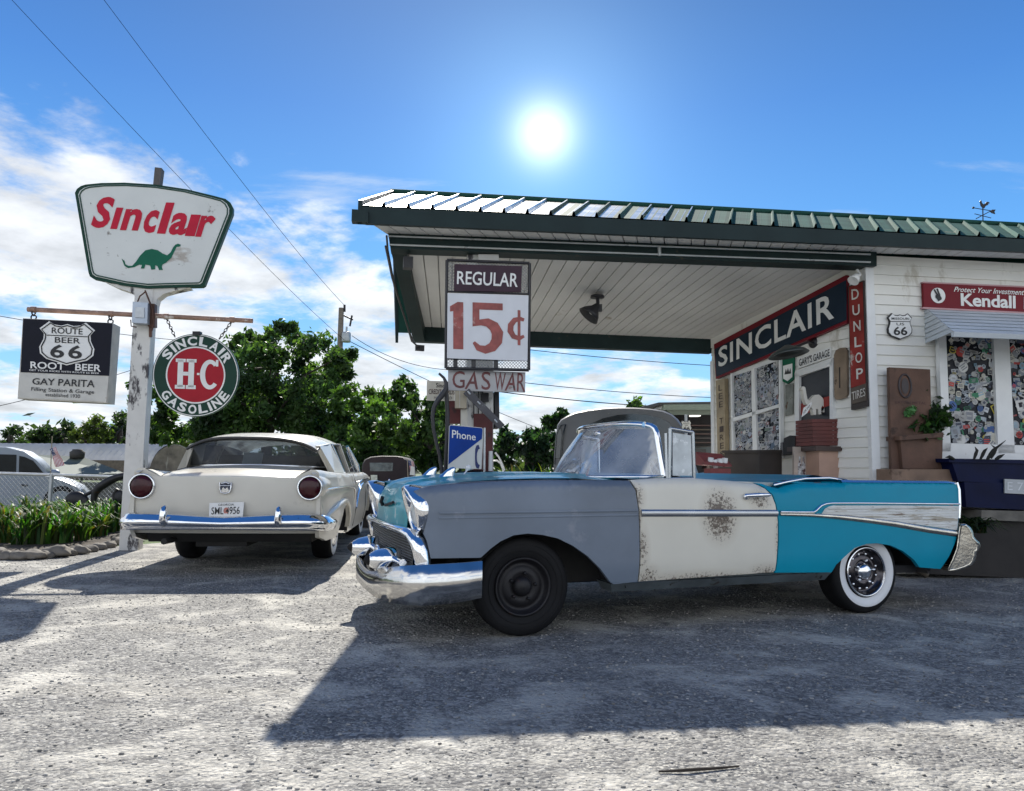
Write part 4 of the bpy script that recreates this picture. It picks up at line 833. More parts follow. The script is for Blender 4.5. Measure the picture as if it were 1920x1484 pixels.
def edge_rows(x0, x1, fn, offs, st=.06): return [(x, fn(x)-o) for x in np.arange(x0, x1, st) for o in offs]
TOPROWS = edge_rows(-.66, 3.9, ctop, (.006, .014, .028, .05))
for s, mats_ in ((1, (PRIMER, DOORM, TURQM)), (-1, (TURQM, TURQM, TURQM))):
    for nm, outl, mt_ in zip(('front_fender', 'door', 'rear_quarter'), (FOUT, DOUT, QOUT), mats_):
        mb = MB(); panel(mb, outl, csurf(0, s), (0, s, 0), .035, .05, 0, TOPROWS)
        if nm == 'front_fender':   # crown of the fender up to the hood, and the plate behind the lamp
            mb.grid(lambda a, b_: CL(lerp(-.67, .79, a), ctop(lerp(-.67, .79, a))-.004*b_, s*lerp(CS(lerp(-.67, .79, a), ctop(lerp(-.67, .79, a))-.0005)+.001, .605, b_)), 26, 6)
            mb.add([CL(-.655, .50, s*.90), CL(-.655, 1.0, s*.86), CL(-.655, 1.0, s*.52), CL(-.655, .50, s*.52)], [(0, 1, 2, 3)])
        if nm == 'rear_quarter':   # fin: inner face down to the deck
            mb.grid(lambda a, b_: CL(lerp(2.55, 3.93, a), lerp(1.049, .93, b_), s*(CS(lerp(2.55, 3.93, a), 1.049)-.05-.05*b_)), 10, 2)
            mb.grid(lambda a, b_: CL(lerp(1.9, 3.93, a), ctop(lerp(1.9, 3.93, a))-.001, s*(CS(lerp(1.9, 3.93, a), ctop(lerp(1.9, 3.93, a)))-.06*b_)), 40, 1)
        p_ = mb.build(nm, mt_, CAR, local=True)
        if s == 1 and nm == 'front_fender': p_['label'] = 'grey primer front fender'
        if s == 1 and nm == 'door': p_['label'] = 'cream door with rust patches'
        # side trim bars
        t_ = MB()
        if nm == 'door':
            for v0, v1, d in ((.797, .847, .012),):
                t_.grid(lambda a, b_: CL(lerp(.843, 2.006, a), lerp(v0, v1, b_)-.011*a, s*(CS(lerp(.85, 2.0, a), .82)+.004+d*(1-abs(2*b_-1)**3))), 20, 8)
            t_.build('trim_strip', M('dull chrome', (.42, .44, .46), .25, .9), p_, local=True)
            h = MB(); h.tube([CL(u, .948+dv, s*(CS(u, .95)+o)) for u, dv, o in ((1.72, -.012, .0), (1.735, -.004, .035), (1.80, 0, .048), (1.90, .002, .05), (1.925, .0, .045))], [.013, .016, .017, .016, .008], 10)
            h.lathe([(0, 0), (.026, 0), (.024, .02), (0, .03)], CL(1.735, .935, s*CS(1.735, .935)), (0, -s, 0), 14); h.build('door_handle', CHROME, p_, local=True)
        if nm == 'front_fender' and s == 1:
            for v in (.832, .800): t_.grid(lambda a, b_: CL(lerp(-.61, .815, a), v+.008*a+.008*(b_-.5)*2, s*(CS(lerp(-.61, .81, a), v)+.0015+.004*(1-abs(2*b_-1)))), 20, 2)
            t_.build('filled_trim_line', PRIMER, p_, local=True)
        if nm == 'rear_quarter':
            def bar(pts, wd, d=.014):
                m_ = MB(); n_ = len(pts)
                loops = []
                for i, (u, v) in enumerate(pts):
                    a = np.array(pts[max(0, i-1)]); c = np.array(pts[min(n_-1, i+1)]); tg = (c-a)/np.linalg.norm(c-a); nr = np.array((-tg[1], tg[0])); ww = wd[i] if isinstance(wd, list) else wd
                    loops.append([CL(u+nr[0]*ww*k/2, v+nr[1]*ww*k/2, s*(CS(u, v)+.002+d*(1-abs(k)**3))) for k in (-1, -.6, 0, .6, 1)])
                m_.loft(loops, closed=False, caps=False); return m_
            top_ = [(2.03, .822), (2.18, .818), (2.342, .816), (2.367, .826), (2.395, .848), (2.426, .866), (2.47, .878), (2.523, .884), (2.8, .883), (3.2, .878), (3.6, .873), (3.931, .868)]
            low_ = [(2.03, .802), (2.342, .793), (2.6, .776), (2.9, .747), (3.2, .712), (3.55, .660), (3.885, .620)]
            bar(top_, .020).build('upper_trim', CHROME, p_, local=True); bar(low_, [.022, .03, .04, .045, .05, .05, .052]).build('lower_trim', PITTED, p_, local=True)
            wp = [(2.429, .803), (2.456, .841), (2.50, .858), (2.546, .866), (3.2, .862), (3.924, .852), (3.89, .648), (3.55, .69), (3.136, .742), (2.8, .777)]
            m_ = MB(); panel(m_, wp, csurf(.003, s), (0, s, 0), 0, .05)
            for k in range(9):   # pressed ribs of the insert
                v = .66+k*.0225
                us = [u for u in np.linspace(2.44, 3.9, 60) if inpoly(u, v, wp) and inpoly(u, v-.008, wp) and inpoly(u, v+.008, wp)]
                if len(us) > 3: m_.loft([[CL(u, v+dv, s*(CS(u, v)+.0035+o)) for dv, o in ((-.005, 0), (0, .005), (.005, 0))] for u in us], closed=False, caps=False)
            ins = m_.build('side_insert', M('chalky white insert', (.66, .67, .65), .5, var=.08, spots=[((.40, .36, .29), .52, 3, (.6, 1, 8)), ((.16, .11, .08), .60, 4.5, (.7, 1, 7)), ((.35, .30, .24), .60, 12, (1, 1, 4))]), p_, local=True)
            ft = MB(); ft.grid(lambda a, b_: CL(lerp(2.69, 3.95, a), lerp(1.045, 1.066, math.sin(b_*math.pi))-.012*max(0, a-.93)/.07, s*(CS(min(3.9, lerp(2.69, 3.95, a)), 1.045)+.006-.05*b_)), 24, 6)
            ft.tube([CL(3.94, 1.05, s*.885), CL(3.952, .99, s*.895), CL(3.938, .86, s*.905), CL(3.925, .75, s*.905)], .013, 8); ft.build('fin_moulding', CHROME, p_, local=True)
            tl2 = MB(); tl2.lathe([(0, .0), (.04, .0), (.05, -.05), (.05, -.10), (.0, -.10)], CL(3.90, .80, s*.84), (1, 0, 0), 20, sy=1.9); tl2.build('tail_light', M('red tail lens', (.25, .01, .01), .15, coat=.6), CAR, local=True)
# rocker sills
for s in (1, -1):
    mb = MB(); mb.hexa([CL(.66, .272, s*.86), CL(2.515, .285, s*.87), CL(2.515, .285, s*.70), CL(.66, .272, s*.70), CL(.62, .335, s*.915), CL(2.535, .352, s*.925), CL(2.535, .352, s*.70), CL(.62, .335, s*.70)])
    mb.grid(lambda a, b_: CL(lerp(.62, 2.53, a), lerp(.345, .372, math.sin(min(1, b_)*1.57))+.012*a-.02*0, s*(.93-.05*b_)), 12, 3)
    mb.build('rocker_panel', M('dull worn sill metal', (.17, .20, .21), .38, .55, var=.3, vs=4, spots=[((.07, .06, .05), .58, 7), (RUST, .7, 15)]), CAR, local=True)
# hood with nose, split bulges and rocket ornaments
HP = [(.83, 1.066), (.5, 1.082), (.2, 1.080), (-.1, 1.07), (-.4, 1.05), (-.6, 1.026), (-.70, 1.0), (-.755, .965), (-.785, .91), (-.80, .84), (-.805, .77), (-.81, .70)]
def hood(a, b_):
    w = lerp(-.60, .60, b_); k = a*(len(HP)-1); i = min(int(k), len(HP)-2); f_ = k-i; u = lerp(HP[i][0], HP[i+1][0], f_); v = lerp(HP[i][1], HP[i+1][1], f_)
    q = (w/.60)**2; bl_ = math.exp(-((abs(w)-.27)/.055)**2)*.018*max(0, min(1, (v-.7)/.3)); return CL(u+.055*q*max(0, min(1, (-.2-u)/.5)), v-.024*q**2+bl_, w)
mb = MB(); mb.grid(hood, 44, 36); mb.build('hood', TURQW, CAR, local=True)
for s in (1, -1):
    mb = MB(); mb.loft([[CL(u+du*math.cos(q), v, s*.28+dw*math.sin(q)) for q in np.linspace(0, 2*math.pi, 13)[:-1]] for u, v, du, dw in ((-.40, 1.055, .06, .02), (-.39, 1.072, .05, .018), (-.375, 1.095, .04, .016), (-.36, 1.115, .03, .013), (-.352, 1.126, .018, .008), (-.348, 1.130, .004, .003))]); mb.build('hood_ornament', CHROME, CAR, local=True)
mb = MB(); mb.tube([CL(-.26, 1.06, .22), CL(-.20, 1.115, .16)], .006, 6); mb.ball(CL(-.195, 1.125, .155), .022, 8); mb.build('hood_pin', WHITEP, CAR, local=True)
mb = MB(); mb.grid(lambda a, b_: CL(lerp(.80, 1.30, a), 1.062+.006*math.sin(b_*3.14), lerp(-.86, .86, b_)), 6, 12); mb.build('cowl', TURQW, CAR, local=True)
mb = MB(); mb.tube([CL(-.70, .86, .10), CL(-.815, .845, .12), CL(-.80, .875, .34)], .011, 8); mb.tube([CL(-.81, .84, -.02), CL(-.825, .865, 0), CL(-.82, .90, .02)], .014, 8); mb.build('nose_badge', IRON, CAR, local=True)
# headlamps: peaked chrome hoods with lens
for s in (1, -1):
    mb = MB(); n_ = 32; rings = []
    for rr, fo, ba in ((.146, 0, 1), (.158, .25, 0), (.165, .5, 0), (.166, .72, 0), (.160, .92, 0), (.150, 1.0, 0), (.138, .98, 0), (.126, .82, 0), (.118, .35, .3)):
        ring = []
        for k in range(n_):
            q = 2*math.pi*k/n_; cu = math.cos(q); sv = math.sin(q)
            front = -.735-.085*(.5+.5*cu)**1.4; back_ = -.66; u = lerp(back_, front, fo) if ba == 1 else (lerp(-.66, front, .55) if ba == .4 else (lerp(back_, front, fo)))
            ring.append(CL(u, .845+rr*1.0*cu*(1.0 if cu > 0 else 1.03), s*(.752+rr*.98*sv)))
        rings.append(ring)
    mb.loft(rings, caps=False); hb = mb.build('headlight_bezel', CHROME, CAR, local=True)
    m_ = MB(); m_.lathe([(.0, .035), (.05, .03), (.09, .016), (.12, -.01)], CL(-.725, .845, s*.752), (-1, 0, 0), 24); m_.build('lens', M('headlight glass', (.55, .58, .6), .08, coat=1.0, var=.1), hb, local=True)
# grille
mb = MB(); mb.add([CL(-.66, .42, -.84), CL(-.66, .42, .84), CL(-.72, .70, .78), CL(-.72, .70, -.78)], [(0, 1, 2, 3)]); gb = mb.build('grille_opening', DARK, CAR, local=True)
mb = MB()
for k in range(15):
    v = .44+k*.0175; mb.tube([CL(-.745-.03*math.cos(w/.8*1.4), v, w) for w in np.linspace(-.78, .78, 15)], .0035, 4)
for k in range(48):
    w = -.78+k*.0332; mb.tube([CL(-.742-.03*math.cos(w/.8*1.4), v, w) for v in (.43, .56, .69)], .003, 4)
mb.build('grille_mesh', M('grey grille mesh', (.16, .165, .17), .35, .7), CAR, local=True)
gp = [(.50, .875, -.70), (.58, .878, -.715), (.645, .865, -.735), (.69, .80, -.765), (.707, .68, -.795), (.713, .5, -.825), (.716, .25, -.84), (.716, 0, -.845)]
gp = gp+[(v, -w, u) for v, w, u in gp[-2::-1]]
mb = MB(); mb.tube([CL(u, v, w) for v, w, u in gp], [.05, .052, .05, .042, .032, .026, .024, .022, .024, .026, .032, .042, .05, .052, .05], 12, flat=.75); mb.build('grille_surround', CHROME, CAR, local=True)
mb = MB(); mb.tube([CL(-.80-.02*math.cos(w*2), .50, w) for w in np.linspace(-.74, .74, 13)], .026, 10); mb.ball(CL(-.84, .505, 0), .06, 10, sc=(.5, 1.9, .75)); mb.build('grille_bar', CHROME, CAR, local=True)
for s in (1, -1):
    mb = MB(); mb.lathe([(.0, .175), (.022, .172), (.048, .15), (.068, .11), (.082, .05), (.088, 0), (.086, -.06), (.075, -.12), (.05, -.16)], CL(-.815, .487, s*.43), (-1, 0, .02), 28); bb = mb.build('bumper_bullet', CHROME, CAR, local=True)
    m_ = MB(); m_.lathe([(0, .195), (.018, .188), (.034, .168), (.04, .155), (.02, .15)], CL(-.815, .487, s*.43), (-1, 0, .02), 20); m_.build('rubber_tip', BLACKRUB, bb, local=True)
# front bumper
bp_ = [(-.345, .955, .530, .300), (-.45, .965, .525, .285), (-.58, .955, .52, .270), (-.69, .915, .512, .262), (-.775, .84, .50, .255), (-.835, .70, .475, .25), (-.868, .55, .445, .247), (-.885, .40, .41, .245), (-.893, .2, .385, .245), (-.896, 0, .38, .245)]
bp_ = bp_+[(u, -w, a, b_) for u, w, a, b_ in bp_[-2::-1]]
def bumper(path, bulge, th=.05):
    loops = []; n_ = len(path)
    for i, (u, w, vt, vb) in enumerate(path):
        a = path[max(0, i-1)]; c = path[min(n_-1, i+1)]; tg = np.array((c[0]-a[0], c[1]-a[1])); tg /= np.linalg.norm(tg); nr = np.array((tg[1], -tg[0]))
        if nr@np.array((u+.2-1.5*0, w)) < 0 and False: nr = -nr
        L_ = []
        for k in (0, .06, .10, .15, .25, .35, .45, .55, .65, .75, .83, .9, .95, 1):
            v = lerp(vt, vb, k); o = bulge*interp(k, [0, .06, .15, .45, .75, .9, 1], [-.5, .35, .72, .85, .74, .2, -.6]); L_.append(CL(u+nr[0]*o, v, w+nr[1]*o))
        for k in (1.0, 0.5, 0.0): v = lerp(vt, vb, k); L_.append(CL(u-nr[0]*th, v, w-nr[1]*th))
        loops.append(L_)
    m_ = MB(); m_.loft(loops); return m_
path = [bp_[0]]
for i in range(len(bp_)-1):
    for k in (.34, .67, 1): path.append(tuple(lerp(bp_[i][j], bp_[i+1][j], k) for j in range(4)))
mb = bumper(path[::-1], .055); mb.build('front_bumper', M('worn bumper chrome', (.60, .59, .57), .13, 1.0, var=.16, vs=5, spots=[((.30, .25, .2), .66, 12)]), CAR, local=True)
# rear bumper: tall wrapped corner seen in profile
RBP = [(3.93, .70), (3.985, .705), (4.03, .68), (4.055, .645), (4.065, .60), (4.085, .575), (4.125, .55), (4.14, .52), (4.125, .485), (4.09, .47), (4.085, .43), (4.065, .385), (4.03, .355), (3.96, .335), (3.86, .315), (3.76, .318), (3.82, .40), (3.88, .5), (3.905, .6)]
mb = MB(); loops = []
for w, k, sh in ((.93, .90, -.03), (.935, .97, -.01), (.90, 1.0, 0), (.80, 1.0, .02), (.60, .92, .05), (.3, .9, .07), (0, .9, .08), (-.3, .9, .07), (-.6, .92, .05), (-.80, 1.0, .02), (-.90, 1.0, 0), (-.935, .97, -.01), (-.93, .90, -.03)):
    loops.append([CL(3.9+(u-3.9)*k+sh, .5+(v-.5)*k, w) for u, v in RBP])
mb.loft(loops); mb.build('rear_bumper', PITTED, CAR, local=True)
# deck, tail panel, folded top boot
mb = MB(); mb.grid(lambda a, b_: CL(lerp(2.75, 3.92, a), lerp(1.0, .93, a)+.03*math.sin(b_*math.pi), lerp(-.86, .86, b_)), 8, 12); mb.grid(lambda a, b_: CL(3.92-.03*a, lerp(.94, .45, a), lerp(-.88, .88, b_)), 4, 4); mb.build('trunk_lid', TURQM, CAR, local=True)
mb = MB(); mb.grid(lambda a, b_: CL(lerp(2.03, 2.86, a)+.1*(1-abs(2*b_-1))*(a-.3), 1.005+.085*math.sin(min(1, a*1.25+.02)*math.pi*.62+.15)*(1 if a < .75 else 1-(a-.75)*2.2)+.012*math.sin(a*16), lerp(-.86, .86, b_)), 26, 14); mb.build('top_boot', M('turquoise vinyl boot', (.008, .20, .29), .4, var=.12, vs=6), CAR, local=True)
mb = MB(); mb.tube([CL(u, v, w) for u, v, w in ((2.03, 1.02, .89), (2.16, 1.045, .885), (2.35, 1.072, .87), (2.6, 1.078, .85), (2.80, 1.06, .83))], .012, 8); mb.build('boot_moulding', CHROME, CAR, local=True)
# interior
mb = MB(); mb.hexa([CL(.85, .30, -.80), CL(3.7, .30, -.80), CL(3.7, .30, .80), CL(.85, .30, .80), CL(.85, .36, -.80), CL(3.7, .36, -.80), CL(3.7, .36, .80), CL(.85, .36, .80)]); mb.build('floor_pan', DARK, CAR, local=True)
SEATM = M('white seat vinyl', (.74, .74, .72), .4, var=.08)
for s in (1, -1):
    mb = MB(); mb.grid(lambda a, b_: CL(lerp(1.10, 2.05, a), 1.060-.02*a-.09*b_, s*(.87-.06*math.sin(b_*1.57))), 12, 4); mb.build('door_cap', SEATM, CAR, local=True)
mb = MB()
def pad(m_, u0, u1, v0, v1, w0, w1, lean=0.0):
    loops = []
    for k in range(13):
        t_ = k/12; w = lerp(w0, w1, t_); e_ = 1-abs(2*t_-1)**6*.25; uc, vc = (u0+u1)/2, (v0+v1)/2
        loops.append([CL(uc+(u1-u0)/2*e_*math.copysign(abs(math.cos(q))**.5, math.cos(q))+lean*(math.sin(q)), vc+(v1-v0)/2*e_*math.copysign(abs(math.sin(q))**.5, math.sin(q)), w) for q in np.linspace(0, 2*math.pi, 17)[:-1]])
    m_.loft(loops)
pad(mb, 1.75, 1.92, .5, 1.045, -.72, .72, .06); pad(mb, 1.35, 1.9, .45, .60, -.72, .72); mb.build('front_seat', SEATM, CAR, local=True)
mb = MB(); pad(mb, 2.45, 2.62, .5, 1.0, -.70, .70, .05); pad(mb, 2.2, 2.6, .42, .58, -.7, .7); mb.build('rear_seat', SEATM, CAR, local=True)
mb = MB(); mb.grid(lambda a, b_: CL(1.02+.30*math.sin(a*1.57)-.05, 1.065+.03*math.sin(a*2.6)-.12*max(0, a-.6), lerp(-.80, .80, b_)), 10, 10); mb.build('dashboard', M('pale dashboard', (.42, .50, .52), .4, var=.1), CAR, local=True)
swc = Vector(CL(1.40, 1.06, .38)); ax = Vector(CL(.80, .55, 0)).normalized(); sa = ax.orthogonal().normalized(); sb2 = ax.cross(sa)
mb = MB(); mb.tube([swc+sa*math.cos(q)*.20+sb2*math.sin(q)*.20 for q in np.linspace(0, 2*math.pi, 29)[:-1]], .012, 8, True)
for q in (.3, 2.84): mb.tube([swc-ax*.03, swc+sa*math.cos(q)*.2+sb2*math.sin(q)*.2], .009, 6)
mb.tube([swc-ax*.02, swc-ax*.4], .02, 8); mb.ball(swc-ax*.02, .045, 8); mb.build('steering_wheel', M('ivory steering wheel', (.55, .55, .5), .3, coat=.4), CAR, local=True)
# windscreen
def wsp(w, t_):   # w -1..1 across, t 0 base .. 1 header
    hw = lerp(.775, .665, t_); x = abs(w)
    ub = lerp(.70, 1.135, x**3.2); ut = lerp(1.00, 1.135, x**2.6); bow = .035*math.sin(t_*math.pi)
    return CL(lerp(ub, ut, t_)-bow*(1-x**2), lerp(1.075-.012*(1-x*x), 1.485-.0*x*x-.03*x**4, t_), hw*math.copysign(x**.82, w))
mb = MB(); mb.grid(lambda a, b_: wsp(lerp(-1, 1, a), lerp(.02, .98, b_)), 40, 14); ws = mb.build('windscreen', glass('windscreen glass', (.80, .86, .92), (.24, .50)), CAR, local=True, fix=False)  # strong pale haze painted in for the windscreen's white reflection
mb = MB()
top = [wsp(x, 1) for x in np.linspace(-1, 1, 41)]; bot = [wsp(x, 0) for x in np.linspace(-1, 1, 41)]
for s in (1, -1):
    q0 = Vector(wsp(s, 1))
    mb.tube([wsp(s, t_) for t_ in np.linspace(0, .86, 10)]+[Vector(wsp(s*.985, .95)), Vector(wsp(s*.95, .99)), Vector(wsp(s*.88, 1.0))], .026, 10)
mb.tube(top[3:-3], .026, 10, flat=1.5); mb.tube(bot, .014, 8); mb.build('windscreen_frame', CHROME, CAR, local=True)
mb = MB()
for w0, w1, du in ((.30, -.06, .02), (-.25, .1, 0)):
    a = Vector(wsp(w0, .0)); mb.tube([a+Vector((-.05, 0, .0)), Vector(wsp(lerp(w0, w1, .5), .035))+Vector((-.015, 0, .01)), Vector(wsp(w1, .10))+Vector((-.012, 0, 0))], .007, 6)
mb.build('wiper', CHROME, CAR, local=True)
mb = MB(); mb.ball(wsp(.05, .84), .03, 6, sc=(.5, 2.4, .9)); mb.build('mirror', CHROME, CAR, local=True)
# raised vent windows
for s in (1, -1):
    vq = [(1.168, 1.062), (1.178, 1.435), (1.375, 1.412), (1.382, 1.065)]
    mb = MB()
    for i in range(4):
        a, b_ = vq[i], vq[(i+1) % 4]; mb.tube([CL(a[0], a[1], s*.80), CL(b_[0], b_[1], s*.80)], .014, 8)
    mb.tube([CL(1.150, 1.05, s*.795), CL(1.150, 1.40, s*.785)], .012, 8); vf = mb.build('vent_window_frame', CHROME if s < 0 else M('dull chrome', (.42, .44, .46), .25, .9), CAR, local=True)
    m_ = MB(); m_.prism([CL(a[0], a[1], s*.797) for a in ((1.195, 1.085), (1.20, 1.405), (1.357, 1.388), (1.362, 1.085))], CL(0, 0, s*.006)); m_.build('vent_glass', M('frosted vent glass', (.52, .56, .57), .3, coat=.3, var=.18, vs=9, spots=[((.72, .75, .76), .58, 16)]), vf, local=True)
# wheels
def wheel(c, s, white, yawr=0.0):
    c = Vector(c); ax = Vector((math.sin(yawr), -s*math.cos(yawr), 0)); R_ = .332
    mb = MB(); mb.lathe([(.20, -.20), (.262, -.208), (.31, -.20), (.328, -.18), (R_, -.14), (R_, -.06), (.328, -.02), (.313, .0), (.285, .011), (.25, .010), (.215, .0), (.19, -.012)], c, ax, 56)
    for k in (-.06, -.085, -.11, -.135): mb.lathe([(R_+.0005, k+.006), (R_-.004, k), (R_+.0005, k-.006)], c, ax, 56)
    ty = mb.build('tyre', BLACKRUB, CAR, local=True)
    if white:
        m_ = MB(); m_.lathe([(.275, .0125), (.265, .0145), (.25, .0135), (.218, .004), (.206, -.004)], c, ax, 56); m_.build('whitewall', WHITERUB, ty, local=True)
    else:
        m_ = MB(); m_.lathe([(.285, .0105), (.282, .0155), (.279, .0105)], c, ax, 56); m_.lathe([(.246, .0095), (.243, .0145), (.240, .0095)], c, ax, 56); m_.build('sidewall_ridge', BLACKRUB, ty, local=True)
    m_ = MB(); rim = CHROME if white else M('black steel wheel', (.011, .010, .012), .55, .2, var=.3, spots=[((.04, .018, .015), .62, 10)])
    m_.lathe([(.195, -.01), (.197, .006), (.186, .012), (.180, -.005), (.165, -.03), (.150, -.045), (.135, -.030), (.105, -.018), (.085, -.02), (.07, -.03), (.0, -.03)], c, ax, 48)
    w_ = m_.build('wheel_rim', rim if not white else M('dark chrome wheel', (.07, .065, .07), .18, .9, var=.4, vs=16), CAR, local=True)
    m_ = MB(); a = ax.orthogonal().normalized(); b_ = ax.cross(a)
    m_.lathe([(.0, .018), (.035, .016), (.062, .0), (.07, -.03)], c, ax, 24)
    for k in range(5): q = 2*math.pi*k/5; m_.lathe([(.0, .008), (.011, .006), (.012, -.02)], c+(a*math.cos(q)+b_*math.sin(q))*.09, ax, 8)
    if white:
        for k in range(12): q = 2*math.pi*k/12; m_.ball(c+(a*math.cos(q)+b_*math.sin(q))*.140-ax*.036, .013, 5)
        m_.lathe([(.197, .008), (.190, .016), (.183, .006)], c, ax, 48)
    m_.build('hub', rim, w_, local=True)
    return ty
wheel(CL(0, .331, .845), 1, False, math.radians(-3)); wheel(CL(2.945, .331, .855), 1, True); wheel(CL(0, .331, -.845), -1, False, math.radians(3)); wheel(CL(2.945, .331, -.855), -1, True)
for u0, u1 in ((-.45, .75), (2.45, 3.55)):
    for s in (1, -1):
        mb = MB(); mb.grid(lambda a, b_: CL(lerp(u0, u1, a), .30+.42*math.sin(a*math.pi)**.6, s*lerp(.905, .52, b_)), 16, 2); mb.add([CL(u0, .30, s*.52), CL(u1, .30, s*.52), CL(u1, .8, s*.52), CL(u0, .8, s*.52)], [(0, 1, 2, 3)]); mb.build('wheel_well', M('dark underbody', (.03, .028, .026), .8, var=.3), CAR, local=True)
mb = MB(); mb.box((1.4, 0, .33), (4.2, .9, .10)); mb.box((-.2, 0, .45), (.9, .8, .3)); mb.tube([CL(0, .33, -.8), CL(0, .33, .8)], .035, 8); mb.tube([CL(2.945, .33, -.8), CL(2.945, .33, .8)], .05, 8); mb.box((2.0, 0, .27), (.5, .35, .10)); mb.build('chassis', M('black chassis', (.02, .019, .018), .8, var=.3), CAR, local=True)
mb = MB(); mb.tube([CL(2.5, .29, .55), CL(3.45, .305, .60), CL(3.72, .295, .62), CL(3.80, .27, .62), CL(3.85, .24, .62)], .028, 10); mb.build('exhaust_pipe', M('rusty exhaust pipe', (.12, .10, .075), .7, .4, var=.3), CAR, local=True)
# ------------------------------------------------------------------ cream two-door saloon seen from behind
FS, FTH = 1.05, -0.0935
FORD = thing('saloon_car', 'cream 1950s saloon parked with its chrome rear bumper and round tail lights facing us', 'car', (-3.076, 9.283, 0), 0, FS)
FORD.rotation_euler = (0, 0, -FTH); ROOTM[FORD.name] = Matrix.Translation((-3.076, 9.283, 0)) @ Matrix.Rotation(-FTH, 4, 'Z') @ Matrix.Scale(FS, 4)
def FL(u, v, w): return (w, u, v)        # u forward from the rear axle, w to the right
CREAMP = M('aged cream paint', (.64, .61, .535), .30, coat=.45, var=.07, vs=2, spots=[((.45, .40, .31), .68, 4)])
FTX = [-1.42, -1.2, -.9, -.4, .4, 1.0, 2.0, 2.6, 3.2, 3.75]; FTZ = [1.035, 1.03, 1.015, 1.0, .985, .98, .975, .985, .955, .90]
def ftop(u): return interp(u, FTX, FTZ)
def FSF(u, v):
    w = interp(u, [-1.45, -1.2, -.6, .5, 2.5, 3.4, 3.8], [.905, .945, .985, .99, .985, .95, .90])
    if v < .5: w -= (.5-v)**1.4*.35
    if v > .72: w -= (v-.72)**1.3*.22
    w += .018*math.exp(-((v-.80)/.055)**2)*max(0, min(1, (u+1.5)/.3))
    r = .05; d = v-(ftop(u)-r)
    if d > 0: w -= r-math.sqrt(max(0, r*r-d*d))
    return w
FO = [(-1.44, .62), (-1.45, .46), (-1.36, .36), (-1.05, .30), (-.46, .285), (-.42, .36), (-.34, .47), (-.20, .575), (0, .62), (.20, .575), (.34, .47), (.43, .34), (.50, .255), (2.45, .255), (2.52, .34), (2.62, .50), (2.78, .615), (2.97, .65), (3.16, .615), (3.30, .50), (3.38, .36), (3.78, .38), (3.86, .55), (3.85, .80), (3.75, .895), (3.2, .952), (2.6, .982), (2.0, .973), (1.0, .978), (.4, .983), (-.4, .998), (-.9, 1.013), (-1.2, 1.028), (-1.40, 1.033), (-1.47, .99), (-1.44, .93)]
for s in (1, -1):
    mb = MB(); panel(mb, FO, lambda u, v: FL(u, v, s*FSF(u, v)), (-s, 0, 0), .04, .065, 0, edge_rows(-1.4, 3.7, ftop, (.006, .014, .028, .045)))
    mb.grid(lambda a, b_: FL(lerp(-1.40, 3.7, a), ftop(lerp(-1.40, 3.7, a))-.002-.075*b_**1.3*max(0, min(1, (.3-lerp(-1.40, 3.7, a))/1.0)), s*lerp(FSF(lerp(-1.40, 3.7, a), ftop(lerp(-1.40, 3.7, a))-.0005), .66, b_)), 40, 6)
    # flared lip over the wheel opening and bulge running to the bumper
    mb.tube([FL(u, v, s*(FSF(u, v)+.004)) for u, v in [(-1.40, .52), (-1.0, .60), (-.6, .655), (-.3, .675), (0, .66), (.2, .60), (.36, .47), (.45, .34)]], [.02, .03, .034, .034, .03, .025, .02, .015], 8)
    mb.grid(lambda a, b_: FL(-1.405-.03*math.sin(b_*1.57), lerp(.90, lerp(.96, 1.032, min(1, a*1.6)) if a < .85 else lerp(1.032, 1.0, (a-.85)/.15), b_), s*lerp(.655, .885, a)), 12, 5)
    q = mb.build('body_side', CREAMP, FORD, local=True)
    m_ = MB()
    for pts in ([(-1.30, .832), (-.8, .838), (-.2, .835), (.5, .815), (.72, .78), (.86, .66), (.93, .55)], [(.95, .57), (1.15, .76), (1.45, .86), (2.0, .885), (2.8, .885), (3.5, .84)], [(1.0, .53), (1.22, .72), (1.5, .815), (2.0, .845), (2.8, .845), (3.5, .80)]):
        m_.tube([FL(u, v, s*(FSF(u, v)+.006)) for u, v in pts], .012, 6)
    m_.build('side_trim', CHROME, q, local=True)
    m_ = MB()
    for u in (.98, 2.25): m_.tube([FL(u, v, s*(FSF(u, v)+.001)) for v in (.30, .5, .7, .85, .965)], .006, 5)
    m_.build('door_seam', DARK, q, local=True)
    m_ = MB(); m_.tube([FL(1.12, .86, s*(FSF(1.1, .86))), FL(1.13, .865, s*(FSF(1.1, .86)+.04)), FL(1.30, .87, s*(FSF(1.3, .87)+.04)), FL(1.31, .865, s*FSF(1.3, .87))], .012, 8); m_.build('door_handle', CHROME, q, local=True)
    # tail light pod
    m_ = MB(); c = FL(-1.432, .855, s*.802)
    m_.lathe([(.155, .30), (.148, .12), (.132, .03), (.118, .0)], c, (0, -1, 0), 36) if False else m_.lathe([(.145, -.45), (.146, -.2), (.140, -.06), (.128, .0), (.112, .02)], c, (0, -1, 0), 36)
    pod = m_.build('tail_light_pod', CREAMP, FORD, local=True)
    m_ = MB(); m_.lathe([(.122, .0), (.126, .02), (.120, .038), (.108, .03)], c, (0, -1, 0), 36); m_.build('lamp_ring', CHROME, pod, local=True)
    m_ = MB(); m_.lathe([(.112, .018), (.112, .03), (.104, .032)], c, (0, -1, 0), 36); m_.build('lamp_gasket', BLACKRUB, pod, local=True)
    m_ = MB(); m_.lathe([(.106, .022), (.095, .036), (.06, .047), (.03, .05), (0, .05)], c, (0, -1, 0), 36); m_.build('lamp_lens', M('dark red lamp lens', (.04, .004, .008), .2, coat=.15, spec=.3, var=.3, vs=12), pod, local=True)
